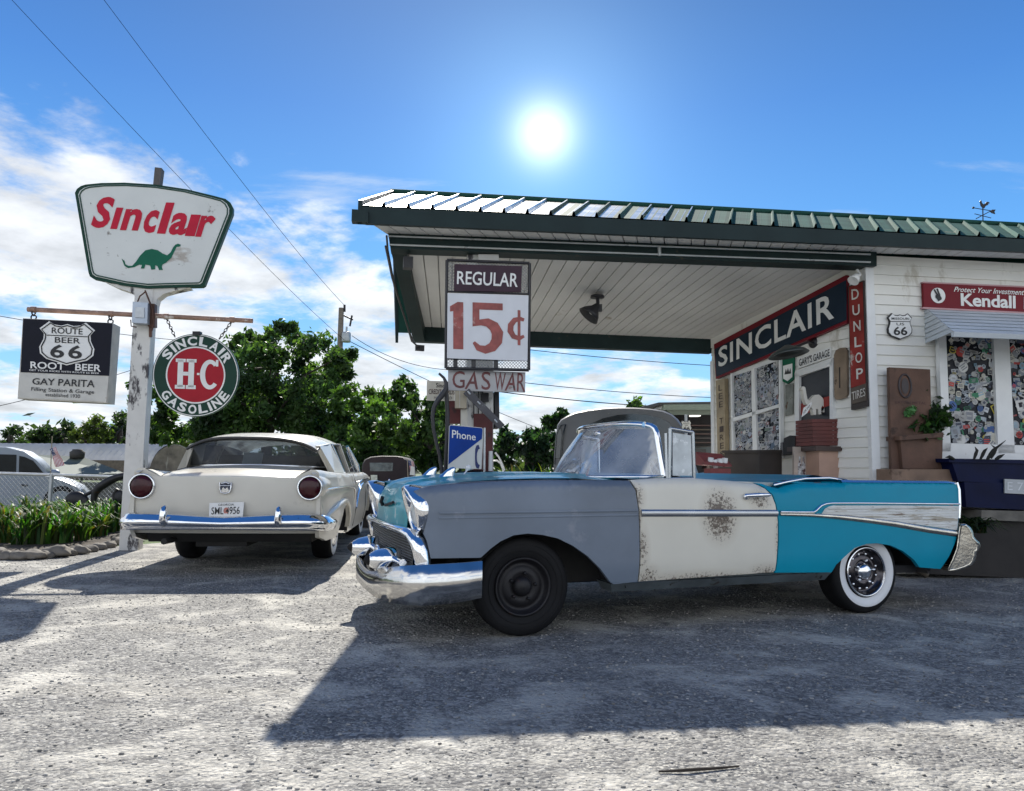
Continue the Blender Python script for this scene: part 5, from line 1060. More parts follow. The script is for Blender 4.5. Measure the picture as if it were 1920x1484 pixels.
# rear face, lid, deck
def frear(w, v): return -1.40-.05*(1-(w/.95)**2)-.02*math.sin((v-.5)*4)+(.10 if v < .5 else 0)*((.5-v)/.2 if v < .5 else 0)
mb = MB(); panel(mb, [(-.90, .40), (.90, .40), (.93, .62), (.90, .80), (.86, .95), (.66, .955), (-.66, .955), (-.86, .95), (-.90, .80), (-.93, .62)], lambda w, v: FL(frear(w, v), v, w), (0, 1, 0), .05, .07)
rp = mb.build('rear_panel', CREAMP, FORD, local=True)
def lid(a, b_):
    w = lerp(-.645, .655, b_)
    pts = [(-1.462, .722), (-1.470, .82), (-1.462, .93), (-1.44, .965), (-1.38, .99), (-1.2, 1.02), (-.8, 1.06), (-.32, 1.085)]
    k = a*(len(pts)-1); i = min(int(k), len(pts)-2); u = lerp(pts[i][0], pts[i+1][0], k-i); v = lerp(pts[i][1], pts[i+1][1], k-i); q = (w/.65)**2
    return FL(u+.045*q, v-.03*q*min(1, max(0, (v-.85)*6)), w)
mb = MB(); mb.grid(lid, 42, 24); l_ = mb.build('boot_lid', CREAMP, FORD, local=True)
mb = MB(); mb.tube([Vector(lid(a, 0))+Vector((-.004, .002, 0)) for a in np.linspace(0, .9, 24)], .006, 5); mb.tube([Vector(lid(a, 1))+Vector((.004, .002, 0)) for a in np.linspace(0, .9, 24)], .006, 5); mb.tube([Vector(lid(0, b_))+Vector((0, .012, -.004)) for b_ in np.linspace(0, 1, 20)], .007, 5); mb.build('lid_seam', DARK, l_, local=True)
EP = [(-.055, .055), (-.03, .045), (0, .058), (.03, .045), (.055, .055), (.052, -.01), (.04, -.042), (.012, -.05), (-.012, -.05), (-.04, -.042), (-.052, -.01)]
mb = MB(); mb.prism([FL(-1.475, .845+y, x) for x, y in EP], FL(-.022, 0, 0)); em = mb.build('crest_emblem', M('dark crest enamel', (.05, .055, .08), .3, .6, var=.5, vs=40), FORD, local=True)
mb = MB(); mb.tube([FL(-1.498, .845+y, x) for x, y in EP], .006, 6, True); mb.prism([FL(-1.497, .845+y, x) for x, y in ((-.04, -.03), (-.02, .01), (0, -.01), (.02, .01), (.04, -.03), (.02, -.042), (-.02, -.042))], FL(-.004, 0, 0)); mb.tube([FL(-1.498, .87, -.05), FL(-1.498, .87, .05)], .004, 5); mb.build('crest_rim', CHROME, em, local=True)
# licence plate
mb = MB(); PQ = [FL(-1.535, .552, -.13), FL(-1.535, .560, .188), FL(-1.520, .714, .188), FL(-1.520, .702, -.136)]; mb.prism(PQ, FL(.014, 0, 0)); pl_ = mb.build('licence_plate', WHITEP, FORD, local=True)
def pq(x0, x1, y0, y1): return [Vector(bil([Vector(p) for p in PQ], x, y))+Vector((0, -.004, 0)) for x, y in ((x0, y0), (x1, y0), (x1, y1), (x0, y1))]
mb = MB(); text_q(mb, 'SML 4956', pq(.07, .90, .26, .72), .006); text_q(mb, 'GEORGIA', pq(.26, .72, .80, .93), .001); mb.build('lettering', BLET, pl_, local=True, fix=False)
mb = MB(); c0 = Vector(bil([Vector(p) for p in PQ], .5, .48))+Vector((0, -.0025, 0)); mb.add([c0+Vector((.026*math.cos(q), 0, .032*math.sin(q))) for q in np.linspace(0, 6.28, 21)[:-1]], [tuple(range(20))]); mb.build('peach_emblem', M('faded peach print', (.50, .20, .16), .5), pl_, local=True)
# rear bumper with guards
bpf = [(-1.05, -1.00, .555, .44), (-1.25, -1.005, .57, .43), (-1.42, -.975, .585, .43), (-1.50, -.90, .60, .44), (-1.535, -.75, .605, .445), (-1.55, -.5, .60, .445), (-1.565, -.25, .585, .45), (-1.57, 0, .572, .452)]
bpf = bpf+[(u, -w, a, b_) for u, w, a, b_ in bpf[-2::-1]]
loops = []; mb = MB()
for i, (u, w, vt, vb) in enumerate(bpf):
    a = bpf[max(0, i-1)]; c = bpf[min(len(bpf)-1, i+1)]; tg = np.array((c[0]-a[0], c[1]-a[1])); tg /= np.linalg.norm(tg); nr = np.array((-tg[1], tg[0])); L_ = []
    for k in np.linspace(0, 1, 10):
        v = lerp(vt, vb, k); o = -.03*(1-k)**1.5+.055*math.sin(min(1, k*1.15)*math.pi)*(.5+.5*k) if k < .87 else .012; L_.append(FL(u+nr[0]*o, v, w+nr[1]*o))
    for k in (.9, .5, .1): v = lerp(vt, vb, k); L_.append(FL(u-nr[0]*.05, v, w-nr[1]*.05))
    loops.append(L_)
l2 = [loops[0]]
for i in range(len(loops)-1):
    for k in (.5, 1.0): l2.append([tuple(lerp(np.array(p), np.array(q), k)) for p, q in zip(loops[i], loops[i+1])])
if Vector(l2[len(l2)//2][4]).y > -1.57: pass
mb.loft(l2); mb.build('rear_bumper', CHROME, FORD, local=True)
for s in (1, -1):
    mb = MB(); mb.loft([[FL(-1.60+du+dd*math.cos(q)*-1*.5, v, s*.535+ww*math.sin(q)) for q in np.linspace(0, 2*math.pi, 15)[:-1]] for v, ww, dd, du in ((.475, .01, .02, .03), (.49, .028, .05, .015), (.54, .034, .07, 0), (.62, .034, .07, .005), (.665, .026, .05, .02), (.682, .006, .01, .04))]); mb.build('bumper_guard', CHROME, FORD, local=True)
# greenhouse
RFX = [-.52, -.42, -.2, .2, .8, 1.3, 1.75, 1.98]; RFZ = [1.372, 1.395, 1.43, 1.462, 1.478, 1.468, 1.435, 1.395]
def roofp(a, b_):
    u = lerp(-.52, 1.98, a); x = lerp(-1, 1, b_); hw = interp(u, [-.52, 0, 1, 2], [.70, .735, .745, .70]); e_ = abs(x)**3.5
    z = interp(u, RFX, RFZ); bow = -.10*(1-x*x)*max(0, (.12-a)/.12)+.08*(1-x*x)*max(0, (a-.9)/.1)
    return FL(u+bow*1.0, z-.115*e_-.015*x*x, hw*math.copysign(abs(x)**.9, x))
mb = MB(); mb.grid(roofp, 30, 26); mb.grid(lambda a, b_: tuple(np.array(roofp(a, b_))-(0, 0, .03)), 30, 26); rf = mb.build('roof', M('cream roof paint', (.58, .56, .50), .28, coat=.5, var=.05), FORD, local=True)
mb = MB(); mb.tube([roofp(0, b_) for b_ in np.linspace(0, 1, 24)], .016, 6); mb.tube([roofp(a, 1) for a in np.linspace(0, 1, 24)], .012, 6); mb.tube([roofp(a, 0) for a in np.linspace(0, 1, 24)], .012, 6); mb.build('roof_gutter', M('dark gutter', (.06, .06, .06), .4, .5), rf, local=True)
def rgl(a, b_):
    x = lerp(-1, 1, a); lo = Vector(FL(-.30-.16*(1-x*x)+.20*abs(x)**3, 1.075-.02*x*x, .80*x)); hi = Vector(FL(-.50-.10*(1-x*x)+.12*abs(x)**3, 1.365-.10*abs(x)**3.5, .695*x)); hi.y += 0
    return lerp(lo, hi, b_)
mb = MB(); mb.grid(rgl, 28, 8); mb.build('rear_window', glass('dark car glass', (.50, .56, .60), (.10, .10)), FORD, local=True, fix=False)
mb = MB(); mb.tube([rgl(a, 0) for a in np.linspace(0, 1, 28)], .013, 6)
for x in (0, 1): mb.tube([rgl(x, b_) for b_ in np.linspace(0, 1, 8)], .016, 6)
mb.build('window_trim', CHROME, FORD, local=True)
for s in (1, -1):
    mb = MB()   # broad rear pillar, then thin pillars
    mb.hexa([FL(-.28, 1.0, s*.88), FL(.50, .985, s*.90), FL(.50, .985, s*.86), FL(-.24, 1.0, s*.80), FL(-.40, 1.30, s*.715), FL(.20, 1.345, s*.745), FL(.20, 1.345, s*.71), FL(-.40, 1.30, s*.66)])
    mb.build('roof_pillar', CREAMP, FORD, local=True); mb = MB()
    mb.hexa([FL(1.02, .985, s*.895), FL(1.09, .985, s*.895), FL(1.09, .985, s*.86), FL(1.02, .985, s*.86), FL(.98, 1.37, s*.755), FL(1.05, 1.37, s*.755), FL(1.05, 1.37, s*.72), FL(.98, 1.37, s*.72)])
    mb.build('roof_pillar', CREAMP, FORD, local=True)
    m_ = MB(); m_.tube([FL(2.42, .985, s*.86), FL(2.40, 1.1, s*.84), FL(1.98, 1.36, s*.73)], .022, 8); m_.tube([FL(.45, .995, s*.90), FL(2.40, .985, s*.885)], .010, 6); m_.tube([FL(.50, .99, s*.888), FL(.28, 1.34, s*.752)], .012, 6); m_.tube([FL(2.05, .99, s*.885), FL(1.95, 1.3, s*.77)], .010, 6); m_.build('window_frame', CHROME, FORD, local=True)
    m_ = MB(); m_.hexa([FL(.50, .985, s*.87), FL(2.40, .985, s*.865), FL(2.40, .985, s*.862), FL(.50, .985, s*.867), FL(.25, 1.35, s*.735), FL(1.96, 1.36, s*.73), FL(1.96, 1.36, s*.727), FL(.25, 1.35, s*.732)]); m_.build('side_window', glass('dark car glass', (.50, .56, .60), (.10, .10)), FORD, local=True)
mb = MB(); mb.grid(lambda a, b_: FL(lerp(2.50, 2.02, b_)+.18*(1-(2*a-1)**2), lerp(.98, 1.37, b_), lerp(.84, .70, b_)*(2*a-1)), 16, 6); mb.build('windscreen', glass('dark car glass', (.50, .56, .60), (.10, .10)), FORD, local=True, fix=False)
mb = MB(); mb.grid(lambda a, b_: FL(lerp(2.45, 3.80, a), lerp(1.0, .90, a**2)-.02*(2*b_-1)**2, lerp(-.70, .70, b_)), 10, 10); mb.grid(lambda a, b_: FL(3.80+.04*a, lerp(.90, .40, a), lerp(-.9, .9, b_)), 4, 4); mb.build('bonnet', CREAMP, FORD, local=True)
mb = MB(); mb.box((0, .1, 1.0), (1.56, .75, .02)); mb.build('parcel_shelf', M('grey shelf cloth', (.18, .19, .2), .9), FORD, local=True)
mb = MB(); mb.box((0, .95, .95), (1.45, .22, .5)); mb.box((0, 1.95, .95), (1.40, .2, .42)); mb.build('seat_back', M('tan seat cloth', (.13, .10, .08), .8, var=.3), FORD, local=True)
mb = MB(); mb.prism([FL(-.16, 1.07, -.20), FL(-.16, 1.07, .02), FL(-.06, 1.22, .02), FL(-.06, 1.22, -.20)], FL(.01, 0, 0)); mb.build('paper_notice', M('white notice', (.75, .78, .82), .6, var=.1, vs=20), FORD, local=True)
mb = MB(); mb.hexa([FL(-1.2, .30, -.80), FL(3.6, .30, -.80), FL(3.6, .30, .80), FL(-1.2, .30, .80), FL(-1.3, .42, -.80), FL(3.6, .42, -.80), FL(3.6, .42, .80), FL(-1.3, .42, .80)]); mb.box((-.1, -.9, .33), (.5, .55, .16)); mb.tube([FL(-1.5, .33, -.55), FL(0, .30, -.55)], .03, 8); mb.build('chassis', M('black chassis', (.02, .019, .018), .8), FORD, local=True)
for u in (0, 2.97):
    for s in (1, -1):
        c = FL(u, .335, s*.855); mb = MB(); mb.lathe([(.20, -.22), (.262, -.225), (.31, -.215), (.328, -.19), (.335, -.15), (.335, -.07), (.328, -.03), (.312, -.005), (.285, .008), (.25, .008), (.215, .0), (.19, -.015)], c, (s, 0, 0), 44); ty = mb.build('tyre', BLACKRUB, FORD, local=True)
        m_ = MB(); m_.lathe([(.298, .004), (.285, .0105), (.25, .0105), (.215, .003), (.20, -.008)], c, (s, 0, 0), 44); m_.build('whitewall', WHITERUB, ty, local=True)
        m_ = MB(); m_.lathe([(.205, -.01), (.20, .008), (.17, .0), (.12, .02), (.06, .035), (0, .04)], c, (s, 0, 0), 36); m_.build('hub_cap', CHROME, FORD, local=True)
        m_ = MB(); m_.grid(lambda a, b_: FL(u+lerp(-.46, .46, a), .28+.40*math.sin(a*math.pi)**.6, s*lerp(.95, .58, b_)), 14, 2); m_.add([FL(u-.46, .28, s*.58), FL(u+.46, .28, s*.58), FL(u+.46, .75, s*.58), FL(u-.46, .75, s*.58)], [(0, 1, 2, 3)]); m_.build('wheel_well', DARK, FORD, local=True)
# ------------------------------------------------------------------ tall sign post on the left
SPY = 10.0; SYAW = math.radians(8.5)
sb_ = P(254, 890, SPY); SP = Plane(Vector((sb_.x, sb_.y, 0)), SYAW)
PAINTP = M('peeling white post paint', (.64, .63, .60), .5, var=.08, spots=[((.05, .045, .05), .56, 6, (1, 1, .4)), ((.30, .22, .15), .67, 12)], bump=.08)
t = thing('sinclair_sign_post', 'tall white peeling post carrying the red lettered Sinclair dinosaur sign on top', 'sign post', (sb_.x, sb_.y, 0))
base = Vector((sb_.x, sb_.y, 0)); topz = SP.on(268, 545).z
mb = MB(); hw = .115; mb.obox(base-SP.a*hw-SP.n*-.0-SP.n*.1, SP.a*hw*2, SP.n*.2, Vector((0, 0, topz))); post = mb.build('post', PAINTP, t)
def zz1(pts, o=(0, 280), k=2.743): return [(o[0]+x/k, o[1]+y/k) for x, y in pts]
mb = MB(); SP.slab(mb, zz1([(530, 678), (600, 700), (740, 716), (850, 712), (978, 712), (900, 728), (840, 745), (808, 770), (800, 800), (798, 840), (700, 840), (705, 790), (700, 760), (670, 735), (600, 712)]), -.08, .09); mb.build('gusset', PAINTP, t)
mb = MB(); SP.slab(mb, zz1([(787, 185), (820, 190), (832, 97), (796, 93)]), -.06, .06); mb.build('top_stub', M('grey weathered stub', (.10, .09, .085), .7, var=.3), t)
OUTL = zz1([(385, 225), (395, 205), (415, 190), (440, 182), (520, 174), (640, 172), (800, 182), (960, 206), (1100, 240), (1160, 256), (1185, 275), (1198, 300), (1197, 330), (1052, 700), (1040, 708), (860, 712), (760, 716), (640, 702), (480, 667), (462, 655), (455, 635)])
def inset(pts, k, dx=0):
    c = np.mean(np.array(pts), 0); return [tuple(c+(np.array(p)-c)*k) for p in pts]
SIGNW = M('off white sign enamel', (.66, .68, .66), .35, spec=.12, var=.05, vs=2, spots=[((.20, .19, .17), .635, 5.5, (1, 1, 1)), ((.42, .39, .35), .62, 2.2, (.5, 1, 1)), ((.08, .07, .06), .67, 14)])
mb = MB(); SP.slab(mb, OUTL, .03, .12); fr_o = mb.build('sign_frame', M('dark green sign frame', (.012, .05, .035), .4, spec=.12, var=.2, spots=[((.3, .32, .3), .68, 8)]), t)
mb = MB(); SP.slab(mb, inset(OUTL, .955), .10, .128); fa = mb.build('sign_face', SIGNW, fr_o)
mb = MB(); mb.tube([SP.on(x, y, .130) for x, y in inset(OUTL, .935)], .010, 5, True); mb.build('green_line', M('dark green line', (.012, .06, .04), .4), fr_o)
mb = MB(); q = SP.poly(zz1([(480, 402), (1048, 450), (1090, 320), (520, 262)]), .133)
def italic(mb, chars, O, ex, ey, off, mi=0):
    pass
# letters set one by one on a slanted line, capital S taller
LTR = [('S', 462, 600, 404, 244), ('\u0131', 566, 634, 410, 300), ('n', 616, 742, 416, 306), ('c', 724, 826, 430, 312), ('l', 806, 898, 434, 274), ('a', 860, 984, 440, 326), ('\u0131', 950, 1034, 446, 336), ('r', 1004, 1114, 450, 340)]
for ch, x0, x1, yb, yt in LTR:
    sh = (yb-yt)*.30; A, f_, _ = glyphs(ch, .034)
    wv = x1-x0-sh; sl = .085*wv
    q = SP.poly(zz1([(x0, yb), (x0+wv, yb+sl*.4), (x1, yt+sl*.4), (x0+sh, yt)]), .134); mb.add([bil(q, x, y) for x, y in A], f_)
mb.build('lettering', M('red sign lettering', (.50, .018, .045), .35, spec=.12, var=.08, spots=[((.5, .42, .4), .72, 8)]), fa, fix=False)
DINO = [(625, 563), (640, 574), (645, 592), (660, 600), (680, 600), (700, 578), (720, 548), (748, 520), (780, 513), (812, 520), (838, 538), (860, 546), (878, 530), (890, 505), (902, 491), (915, 486), (930, 492), (926, 501), (908, 503), (898, 525), (880, 560), (855, 583), (836, 594), (832, 606), (838, 622), (818, 622), (810, 602), (798, 597), (798, 618), (778, 620), (772, 598), (748, 594), (742, 614), (724, 614), (730, 596), (716, 594), (690, 607), (658, 612), (640, 600), (632, 580)]
mb = MB(); mb.add(SP.poly(zz1(DINO), .134), [tuple(range(len(DINO)))]); mb.build('dinosaur_emblem', M('green emblem', (.01, .125, .075), .35, spec=.12), fa, fix=False)
mb = MB(); ya, yb_ = SP.on(52, 580.5, .12), SP.on(474, 602, .12); mb.tube([ya, yb_], .033, 10)
for x, y in ((63, 581), (208, 589), (312, 594), (435, 600)): c = SP.on(x, y, .12); mb.tube([c-SP.a*.03, c+SP.a*.03], .042, 8)
mb.build('crossarm', M('rusty white crossarm', (.32, .20, .15), .6, .3, var=.35, vs=8, spots=[((.6, .55, .5), .58, 6)]), t)
mb = MB(); SP.slab(mb, [(247, 605), (276, 607), (277, 568), (249, 566)], .10, .26); bx = mb.build('electric_box', M('grey electric box', (.40, .45, .52), .4, .4, var=.1), t)
mb = MB(); SP.slab(mb, [(253, 595), (270, 596), (270, 577), (254, 576)], .25, .275); mb.build('box_cover', GALV, bx)
mb = MB(); mb.tube([SP.on(x, y, .2) for x, y in ((272, 548), (262, 556), (258, 566))], .010, 6); mb.tube([SP.on(x, y, .2) for x, y in ((272, 545), (278, 560), (286, 580), (288, 610), (284, 622))], .012, 6); mb.tube([SP.on(x, y, .2) for x, y in ((245, 600), (246, 612), (256, 614))], .008, 6); SP.slab(mb, [(277, 612), (290, 613), (290, 570), (278, 569)], .05, .16); SP.slab(mb, [(279, 632), (284, 632), (284, 612), (279, 612)], .1, .14); mb.build('conduit', M('rusty conduit', (.10, .05, .035), .6, .4, var=.3), t)
# hanging root beer light box
t = thing('root_beer_box_sign', 'black and white hanging light box sign with ROUTE BEER 66 shield and GAY PARITA text', 'sign', SP.on(125, 752, .12))
mb = MB(); SP.slab(mb, [(33, 748), (200, 756), (211, 606), (43, 597)], -.02, .26); bx = mb.build('cabinet', M('cream sign cabinet', (.52, .50, .45), .5, var=.15, spots=[(RUST, .68, 7)]), t)
mb = MB(); SP.slab(mb, [(38.5, 698), (204, 705), (210.5, 606.5), (43.5, 598)], .25, .268); pn = mb.build('black_panel', M('black sign panel', (.010, .011, .02), .35, spec=.12), bx)
mb = MB(); SP.slab(mb, [(34, 746), (199, 754), (203.5, 706), (38, 699)], .25, .267); mb.build('white_panel', M('aged white panel', (.55, .54, .50), .5, var=.1, spots=[((.3, .22, .16), .66, 6)]), bx)
sq = SP.poly([(73, 683), (176, 688), (178.5, 606), (74.5, 602)], .272)
mb = MB(); mb.prism(shield_poly(sq), -SP.n*.003); sh_ = mb.build('shield', WHITEP, pn)
mb = MB(); po = [p+SP.n*.004 for p in shield_poly(sq, .92)]; mb.tube(po, .008, 5, True)
def sq2(x0, x1, y0, y1): return [bil(sq, x, y)+SP.n*.005 for x, y in ((x0, y0), (x1, y0), (x1, y1), (x0, y1))]
text_q(mb, 'ROUTE', sq2(.22, .78, .72, .86), .012); mb.add(sq2(.13, .87, .665, .685), [(0, 1, 2, 3)]); text_q(mb, 'BEER', sq2(.28, .74, .51, .64), .012); text_q(mb, '66', sq2(.20, .78, .16, .47), .022, sp=1.2); mb.build('lettering', BLET, sh_, fix=False)
mb = MB(); text_px(mb, 'ROOT   BEER', SP, (57, 691), (189, 697.5), (190, 684), (57, 678), .275, off=.02); text_px(mb, 'GET YOUR KICKS WITH ROUTE 66 BEER', SP, (54.5, 695.8), (186, 702), (186.3, 699), (55, 692.3), .275, off=.008); mb.build('slogan', WLET, pn, fix=False)
mb = MB(); text_px(mb, 'GAY PARITA', SP, (60, 721), (177, 727), (178, 713), (61, 709), .275, off=.012); text_px(mb, 'Filling Station & Garage', SP, (58, 735), (176, 741), (177, 732), (59, 726), .275, off=.006); text_px(mb, 'established 1930', SP, (85, 743), (150, 747), (150, 740), (85, 737), .275, off=.004); mb.build('name_lettering', BLET, bx, fix=False)
def chain(mb, a, b_, n=6, r=.022, w=.006):
    a, b_ = Vector(a), Vector(b_); d = (b_-a)/n
    for i in range(n):
        c = a+d*(i+.5); dn_ = d.normalized(); s1 = Vector((1, 0, 0)) if i % 2 else Vector((0, 1, 0)); s1 = (s1-dn_*s1.dot(dn_)).normalized()
        mb.tube([c+dn_*math.cos(q)*d.length*.62+s1*math.sin(q)*r for q in np.linspace(0, 2*math.pi, 11)[:-1]], w, 5, True)
mb = MB()
for x, y0, y1 in ((63, 584, 599), (207, 592, 607)): chain(mb, SP.on(x, y0, .12), SP.on(x+.3, y1, .12), 2, .035, .010)
mb.build('hanger', IRON, t)
# round gasoline sign
cR = SP.on(368, 704, .12); rR_ = (SP.on(449, 706, .12)-SP.on(287.5, 702, .12)).length/2; zR = (SP.on(368, 626, .12)-SP.on(368, 781, .12)).length/2
t = thing('round_gasoline_sign', 'round green and red SINCLAIR H-C GASOLINE sign hanging from chains', 'sign', cR-Vector((0, 0, zR)))
def cp(x, y, d=0): return cR+SP.a*x*rR_+(Vector((0, 0, 1))+SP.a*-.02)*y*zR+SP.n*d
def disc(r, d, n_=56): return [cp(math.sin(2*math.pi*k/n_)*r, math.cos(2*math.pi*k/n_)*r, d) for k in range(n_)]
mb = MB(); mb.prism(disc(1.0, .02), -SP.n*.06); ds = mb.build('disc', M('dark green sign disc', (.016, .05, .036), .35, spec=.12, var=.1), t)
mb = MB(); mb.prism(disc(.655, .027), -SP.n*.008); mb.build('red_centre', M('red sign centre', (.36, .018, .03), .35, spec=.12, var=.08), ds)
mb = MB()
for r0, r1, d in ((.965, .985, .0215), (.655, .69, .0275)):
    a, b_ = disc(r0, d), disc(r1, d); n_ = len(a); mb.add(a+b_, [(i, (i+1) % n_, (i+1) % n_+n_, i+n_) for i in range(n_)])
arc_text(mb, 'SINCLAIR', lambda x, y: cp(x, y, .0225), .715, .935, -62, 66, off=.035)
arc_text(mb, 'GASOLINE', lambda x, y: cp(x, y, .0225), .715, .935, 240, 120, flip=True, off=.035)
def rect(x0, y0, x1, y1): mb.add([cp(x0, y0, .031), cp(x1, y0, .031), cp(x1, y1, .031), cp(x0, y1, .031)], [(0, 1, 2, 3)])
for x in (-.42, -.17): rect(x, -.30, x+.13, .36); rect(x-.05, -.34, x+.18, -.25); rect(x-.05, .30, x+.18, .38)
rect(-.30, -.02, -.16, .07); rect(.03, .0, .09, .05)
ow = [(.46*math.cos(q)*.5+.33, .36*math.sin(q)+.02) for q in np.linspace(.75, 5.55, 26)]; iw = [(.24*math.cos(q)*.5+.34, .26*math.sin(q)+.02) for q in np.linspace(.85, 5.45, 26)]
mb.add([cp(x, y, .0312) for x, y in ow+iw], [(i, i+1, i+27, i+26) for i in range(25)]); rect(.46, .22, .52, .38); 
mb.build('lettering', WLET, ds, fix=False)
mb = MB(); chain(mb, SP.on(312, 597, .12), SP.on(328, 632, .12), 7, .018); chain(mb, SP.on(435, 603, .12), SP.on(411, 636, .12), 7, .018); mb.box(SP.on(370, 626, .12), (.1, .08, .05)); mb.build('chain', IRON, t)
# ------------------------------------------------------------------ canopy pillar with its price sign and hangers
def zp(pts, o=(640, 340), k=2.65): return [(o[0]+x/k, o[1]+y/k) for x, y in pts]
def zq(pts, o=(780, 660), k=5.9346): return [(o[0]+x/k, o[1]+y/k) for x, y in pts]
PL = Plane(FAC.on(905, 880, -.02), YAW)
t = thing('canopy_pillar', 'white and dark red square pillar holding up the canopy behind the price sign', 'pillar', PL.on(905, 1010))
ptop = FAC.on(915, 478).z
def vslab(mb, x0, x1, y0, y1, t0, t1):
    q = PL.poly([(x0, y1), (x1, y1), (x1, y0), (x0, y0)], t1); q[0].z = max(0, q[0].z); q[1].z = q[0].z; mb.prism(q, PL.n*(t0-t1))
mb = MB(); q = PL.poly([(878, 900), (926, 900), (933, 480), (900, 480)], 0); q[0].z = q[1].z = 0; q[0] = Vector((q[0].x, q[0].y, 0))
vslab(mb, 876, 925, 478, 1020, -.28, 0); pil = mb.build('shaft', PAINTP, t)
mb = MB(); vslab(mb, 888, 924, 776, 1020, -.2, .012); PL.slab(mb, zq([(355, 795), (520, 795), (520, 545), (355, 545)]), -.2, .008); mb.build('red_panel', M('dark red panel', (.10, .022, .022), .6, var=.3, vs=5, spots=[((.05, .02, .02), .6, 8)]), pil)
mb = MB()
for x0, x1 in ((640, 650), (690, 700), (735, 742)): PL.slab(mb, zq([(x0, 690), (x1, 690), (x1, 440), (x0, 440)]), 0, .02)
PL.slab(mb, zq([(875, 850), (930, 850), (925, 440), (878, 440)]), -.25, .004); PL.slab(mb, zq([(730, 555), (810, 555), (810, 458), (730, 458)]), 0, .06); mb.build('dark_trim', IRON, pil)
mb = MB(); PL.slab(mb, [(897, 493), (936, 493), (935, 477), (897, 477)], -.04, .05); mb.build('bracket', PAINTP, t)
mb = MB(); PL.slab(mb, zq([(815, 1325), (852, 1325), (852, 1105), (820, 1105)]), .02, .12); mb.build('white_stub', WHITEP, t)
# price sign
PS = Plane(PL.p+PL.n*.30, YAW)
t = thing('regular_price_sign', 'tall framed price sign reading REGULAR 15 cents in front of the canopy ceiling', 'sign', PS.on(915, 692))
FRQ = [(836, 691), (991.5, 694.5), (993, 494), (838, 488)]
mb = MB(); w_ = .016
c4 = PS.poly(FRQ, .03)
for i in range(4): mb.tube([c4[i], c4[(i+1) % 4]], w_, 4)
for a, b_ in (((838, 547), (992.5, 552)), ((837, 673), (991.5, 676))): mb.tube([PS.on(*a, .03), PS.on(*b_, .03)], .010, 4)
for x in (854, 888, 930): PS.slab(mb, [(x-4, 692), (x+4, 692), (x+4, 672), (x-4, 672)], .0, .025)
mb.build('frame', BLACKP, t)
mb = MB()   # expanded metal mesh: the crossing wires of the frame
def mesh_wires(mb, q, n, r, off=0.0):
    q = [Vector(p) for p in q]; W = (q[1]-q[0]).length; Hh = (q[3]-q[0]).length; st = W/n; m = int(Hh/st*1.0)+1
    for s in (1, -1):
        for k in range(-m, n+m+1):
            pts = []
            x0 = k/n; dx_ = s*Hh/W
            t0, t1 = 0.0, 1.0
            for lo, hi in ((0, 1),):
                if dx_ > 0: t0 = max(t0, (lo-x0)/dx_); t1 = min(t1, (hi-x0)/dx_)
                else: t0 = max(t0, (hi-x0)/dx_); t1 = min(t1, (lo-x0)/dx_)
            if t1-t0 > .03: mb.tube([bil(q, x0+dx_*t0, t0), bil(q, x0+dx_*t1, t1)], r, 3, cap=False)
mesh_wires(mb, PS.poly([(838, 690), (991, 693), (991.5, 677), (838, 674)], .02), 26, .004)
mesh_wires(mb, PS.poly([(838, 547), (992, 552), (993, 495), (839, 489)], .012), 26, .004)
mb.build('wire_mesh', GALV, t)
mb = MB(); PS.slab(mb, zp([(560, 545), (893, 551), (898, 422), (562, 412)]), .02, .045); rb = mb.build('grade_panel', M('dark maroon board', (.055, .032, .045), .5, spec=.15, var=.15), t)
mb = MB(); text_px(mb, 'REGULAR', PS, *zp([(574, 512), (876, 527), (880, 458), (576, 446)]), .05, off=.012); mb.build('lettering', WLET, rb, fix=False)
mb = MB(); PS.slab(mb, zp([(525, 880), (925, 893), (930, 568), (528, 556)]), .015, .05); pb = mb.build('price_panel', M('white price board', (.66, .67, .70), .5, var=.05, spots=[((.4, .38, .36), .70, 8)]), t)
mb = MB()
def strip2(mb, fn, pts, wd):   # painted numeral stroke along pixel points with pixel width
    n_ = len(pts); L1 = []
    for i, p in enumerate(pts):
        a = np.array(pts[max(0, i-1)], float); c = np.array(pts[min(n_-1, i+1)], float); tg = (c-a)/np.linalg.norm(c-a); nr = np.array((-tg[1], tg[0])); w = wd[i] if isinstance(wd, (list, tuple)) else wd
        L1.append((tuple(np.array(p)+nr*w/2), tuple(np.array(p)-nr*w/2)))
    vs = [fn(*q) for pr in L1 for q in pr]; mb.add(vs, [(2*i, 2*i+1, 2*i+3, 2*i+2) for i in range(n_-1)])
fnp = lambda x, y: PS.on(*zp([(x, y)])[0], .0535)
mb.add([fnp(*p) for p in ((556, 834), (606, 836), (606, 602), (578, 600), (540, 622), (540, 648), (556, 646))], [tuple(range(7))])
mb.add([fnp(*p) for p in ((652, 602), (802, 608), (802, 642), (686, 638), (686, 714), (652, 722))], [tuple(range(6))])
strip2(mb, lambda x, y: PS.on(*zp([(x, y)])[0], .0545), [(655, 716), (690, 702), (725, 702), (758, 722), (776, 755), (772, 795), (750, 825), (715, 838), (680, 828), (658, 800)], [10, 30, 42, 52, 58, 56, 48, 40, 30, 14])
strip2(mb, lambda x, y: PS.on(*zp([(x, y)])[0], .0540), [(908, 690), (890, 684), (862, 690), (842, 715), (840, 745), (856, 772), (884, 782), (908, 770)], [16, 20, 26, 30, 30, 26, 22, 14])
mb.add([fnp(*p) for p in ((876, 815), (890, 816), (890, 642), (876, 640))], [(0, 1, 2, 3)])
mb.build('numerals', M('faded red numerals', (.30, .075, .065), .55, var=.3, vs=14, spots=[((.45, .25, .22), .62, 6)]), pb, fix=False)
